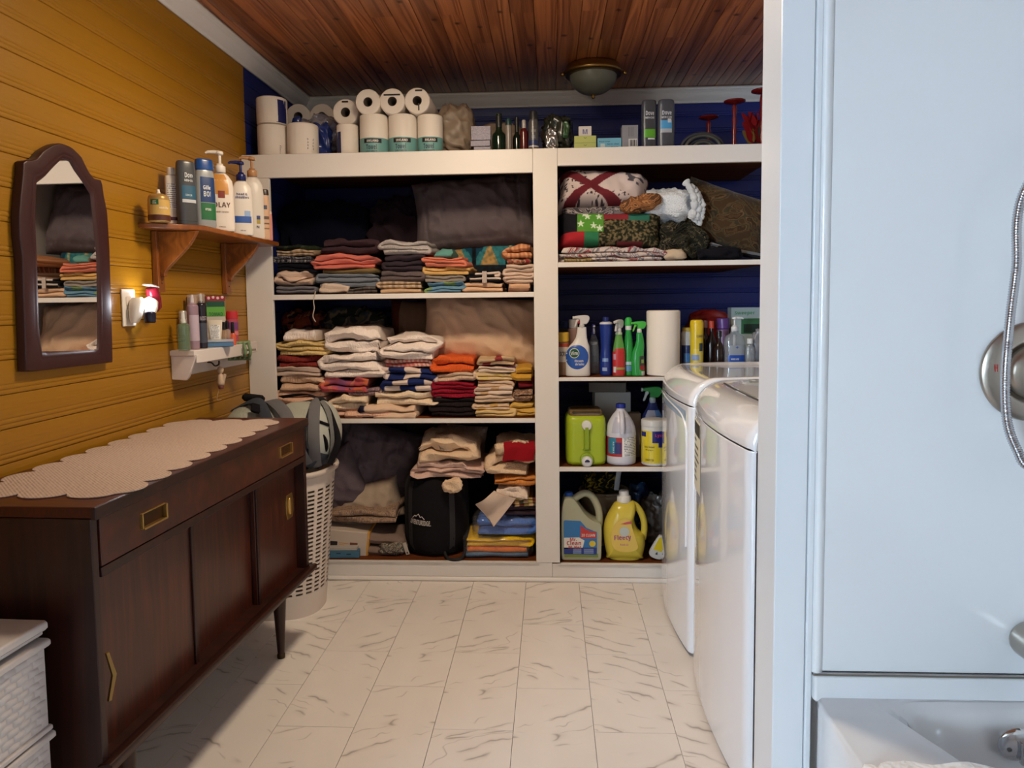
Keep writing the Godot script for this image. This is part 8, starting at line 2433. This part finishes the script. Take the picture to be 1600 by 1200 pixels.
	part(fl, "cap", lathe([[0.0, 0.0], [0.03, 0.0], [0.031, 0.004], [0.03, 0.026], [0.027, 0.028], [0.022, 0.03], [0.021, 0.048], [0.018, 0.052], [0.0, 0.052]], 32), wh, Vector3(-1 * k, 0.25, 0))
	var pu := pl(150, 60, 130, 0.4)
	var oz := 0.0604
	part(fl, "label", ext(curve2([Vector2(-0.062, 0.11), Vector2(-0.05, 0.16), Vector2(-0.015, 0.19), Vector2(0.018, 0.185), Vector2(0.028, 0.15), Vector2(0.044, 0.1), Vector2(0.05, 0.06), Vector2(0.0, 0.045), Vector2(-0.05, 0.06)], 4, true), 0.001, 0.0003), pl(222, 190, 92, 0.35), Vector3(0, 0, oz))
	part(fl, "lettering", letters("Fleecy", 0.03, 0.0, 0.072), pu, Vector3(-0.012, 0.092, oz + 0.0012), Vector3(0, 0, 0.06))
	part(fl, "red_swoosh", ext(PackedVector2Array([Vector2(-0.022, 0.168), Vector2(0.004, 0.178), Vector2(0.024, 0.182), Vector2(0.024, 0.17), Vector2(0.0, 0.167)]), 0.0008, 0.0003), pl(196, 84, 96, 0.4), Vector3(0, 0, oz + 0.0008))
	part(fl, "emblem", lathe([[0.0, 0.0], [0.022, 0.0], [0.0215, 0.0006], [0.0, 0.0008]], 24), pl(190, 196, 190, 0.4), Vector3(-0.006, 0.135, oz + 0.0006), Vector3(PI / 2.0, 0, 0))
	part(fl, "lettering", letters("fresh air", 0.009, 0.0, 0.036), pl(190, 110, 140, 0.4), Vector3(-0.006, 0.074, oz + 0.0012))
	# bent yellow packet leaning at the dryer
	var pk := thing("yellow_packet", "small yellow and white packet tipped on its corner beside the dryer", "packet", Vector3(0.4641, y + 0.058, -3.165))
	part(pk, "carton", ext(curve2([Vector2(-0.018, -0.052), Vector2(0.022, -0.05), Vector2(0.03, -0.03), Vector2(0.022, 0.04), Vector2(0.012, 0.052), Vector2(-0.014, 0.05), Vector2(-0.022, 0.04), Vector2(-0.03, -0.03)], 4, true), 0.02, 0.003), pl(206, 206, 206, 0.4), Vector3.ZERO, Vector3(0, 0, -0.42))
	part(pk, "yellow_print", ext(PackedVector2Array([Vector2(-0.021, -0.018), Vector2(0.022, -0.014), Vector2(0.018, 0.038), Vector2(0.01, 0.046), Vector2(-0.012, 0.045), Vector2(-0.018, 0.038)]), 0.0012, 0.0004), pl(222, 200, 30, 0.4), Vector3(0, 0, 0.0105), Vector3(0, 0, -0.42))
	part(pk, "dark_drop", ext(PackedVector2Array([Vector2(-0.006, -0.034), Vector2(0.006, -0.034), Vector2(0.0, -0.02)]), 0.0012, 0.0003), pl(60, 66, 70, 0.4), Vector3(0, 0, 0.011), Vector3(0, 0, -0.42))
	# things at the back
	var ba := thing("woven_basket", "beige woven basket behind the cleaner jug and softener", "basket", Vector3(0.2447, 0.0002, -3.42) * Vector3(1, 0, 1) + Vector3(0, y, 0))
	var rr := []
	for j in 15:
		var row := PackedVector3Array()
		for i in 49:
			var a := TAU * i / 48.0
			var r := 0.085 + 0.025 * j / 14.0 + 0.003 * (1 if (j + i / 2) % 2 else -1)
			row.append(Vector3(r * sin(a), 0.004 + 0.24 * j / 14.0, r * cos(a)))
		rr.append(row)
	part(ba, "body", rows_mesh(rr, true, true, false), pl(140, 122, 100, 0.8))
	var rim := []
	for i in 33:
		rim.append(Vector3(0.112 * sin(TAU * i / 32.0), 0.245, 0.112 * cos(TAU * i / 32.0)))
	part(ba, "rim", tube(rim, 0.007, 8), pl(132, 114, 94, 0.8))
	solo("yellow_black_bag", heap(0.16, 0.09, 0.14, 161, 0.022, 14.0, 0.8, 40, 24), patterned("yellow_black", blotch([srgb(34, 32, 24), srgb(150, 130, 40), srgb(26, 26, 26), srgb(44, 40, 28), srgb(160, 140, 50)], 3.0, 41), Vector3(1.6, 1.6, 1)), "crumpled black and yellow packet sticking out of the basket", "packet", Vector3(0.2332, 0.2156, -3.42) * Vector3(1, 0, 1) + Vector3(0, y + 0.235, 0))
	var cb := mt("clear_bag", srgb(120, 118, 118), 0.15)
	solo("plastic_bag", heap(0.16, 0.245, 0.14, 163, 0.024, 14.0, 0.8, 48, 30), mt("smoky_bag", srgb(112, 104, 98), 0.18), "crumpled smoky plastic bag between the softener and the dryer", "plastic bag", Vector3(0.4786, 0.0464, -3.38) * Vector3(1, 0, 1) + Vector3(0.012, y, 0))
	solo("hanging_film", tube(curve([Vector3(0, 0.0, 0), Vector3(0.006, 0.05, 0.0), Vector3(0.014, 0.1, 0.0), Vector3(0.02, 0.125, 0)], 5), 0.012, 10, [], 0.35), clear(200, 204, 210, 0.4, 0.15), "twisted clear plastic strip hanging behind the softener cap", "plastic strip", Vector3(0.2915, 0.352, -3.3))
	solo("blue_bag", heap(0.12, 0.26, 0.1, 165, 0.02, 12.0, 0.8, 36, 24), pl(44, 70, 106, 0.3), "small blue bag at the back behind the softener bottle", "plastic bag", Vector3(0.4093, -0.002, -3.52) * Vector3(1, 0, 1) + Vector3(0.0, y, 0))
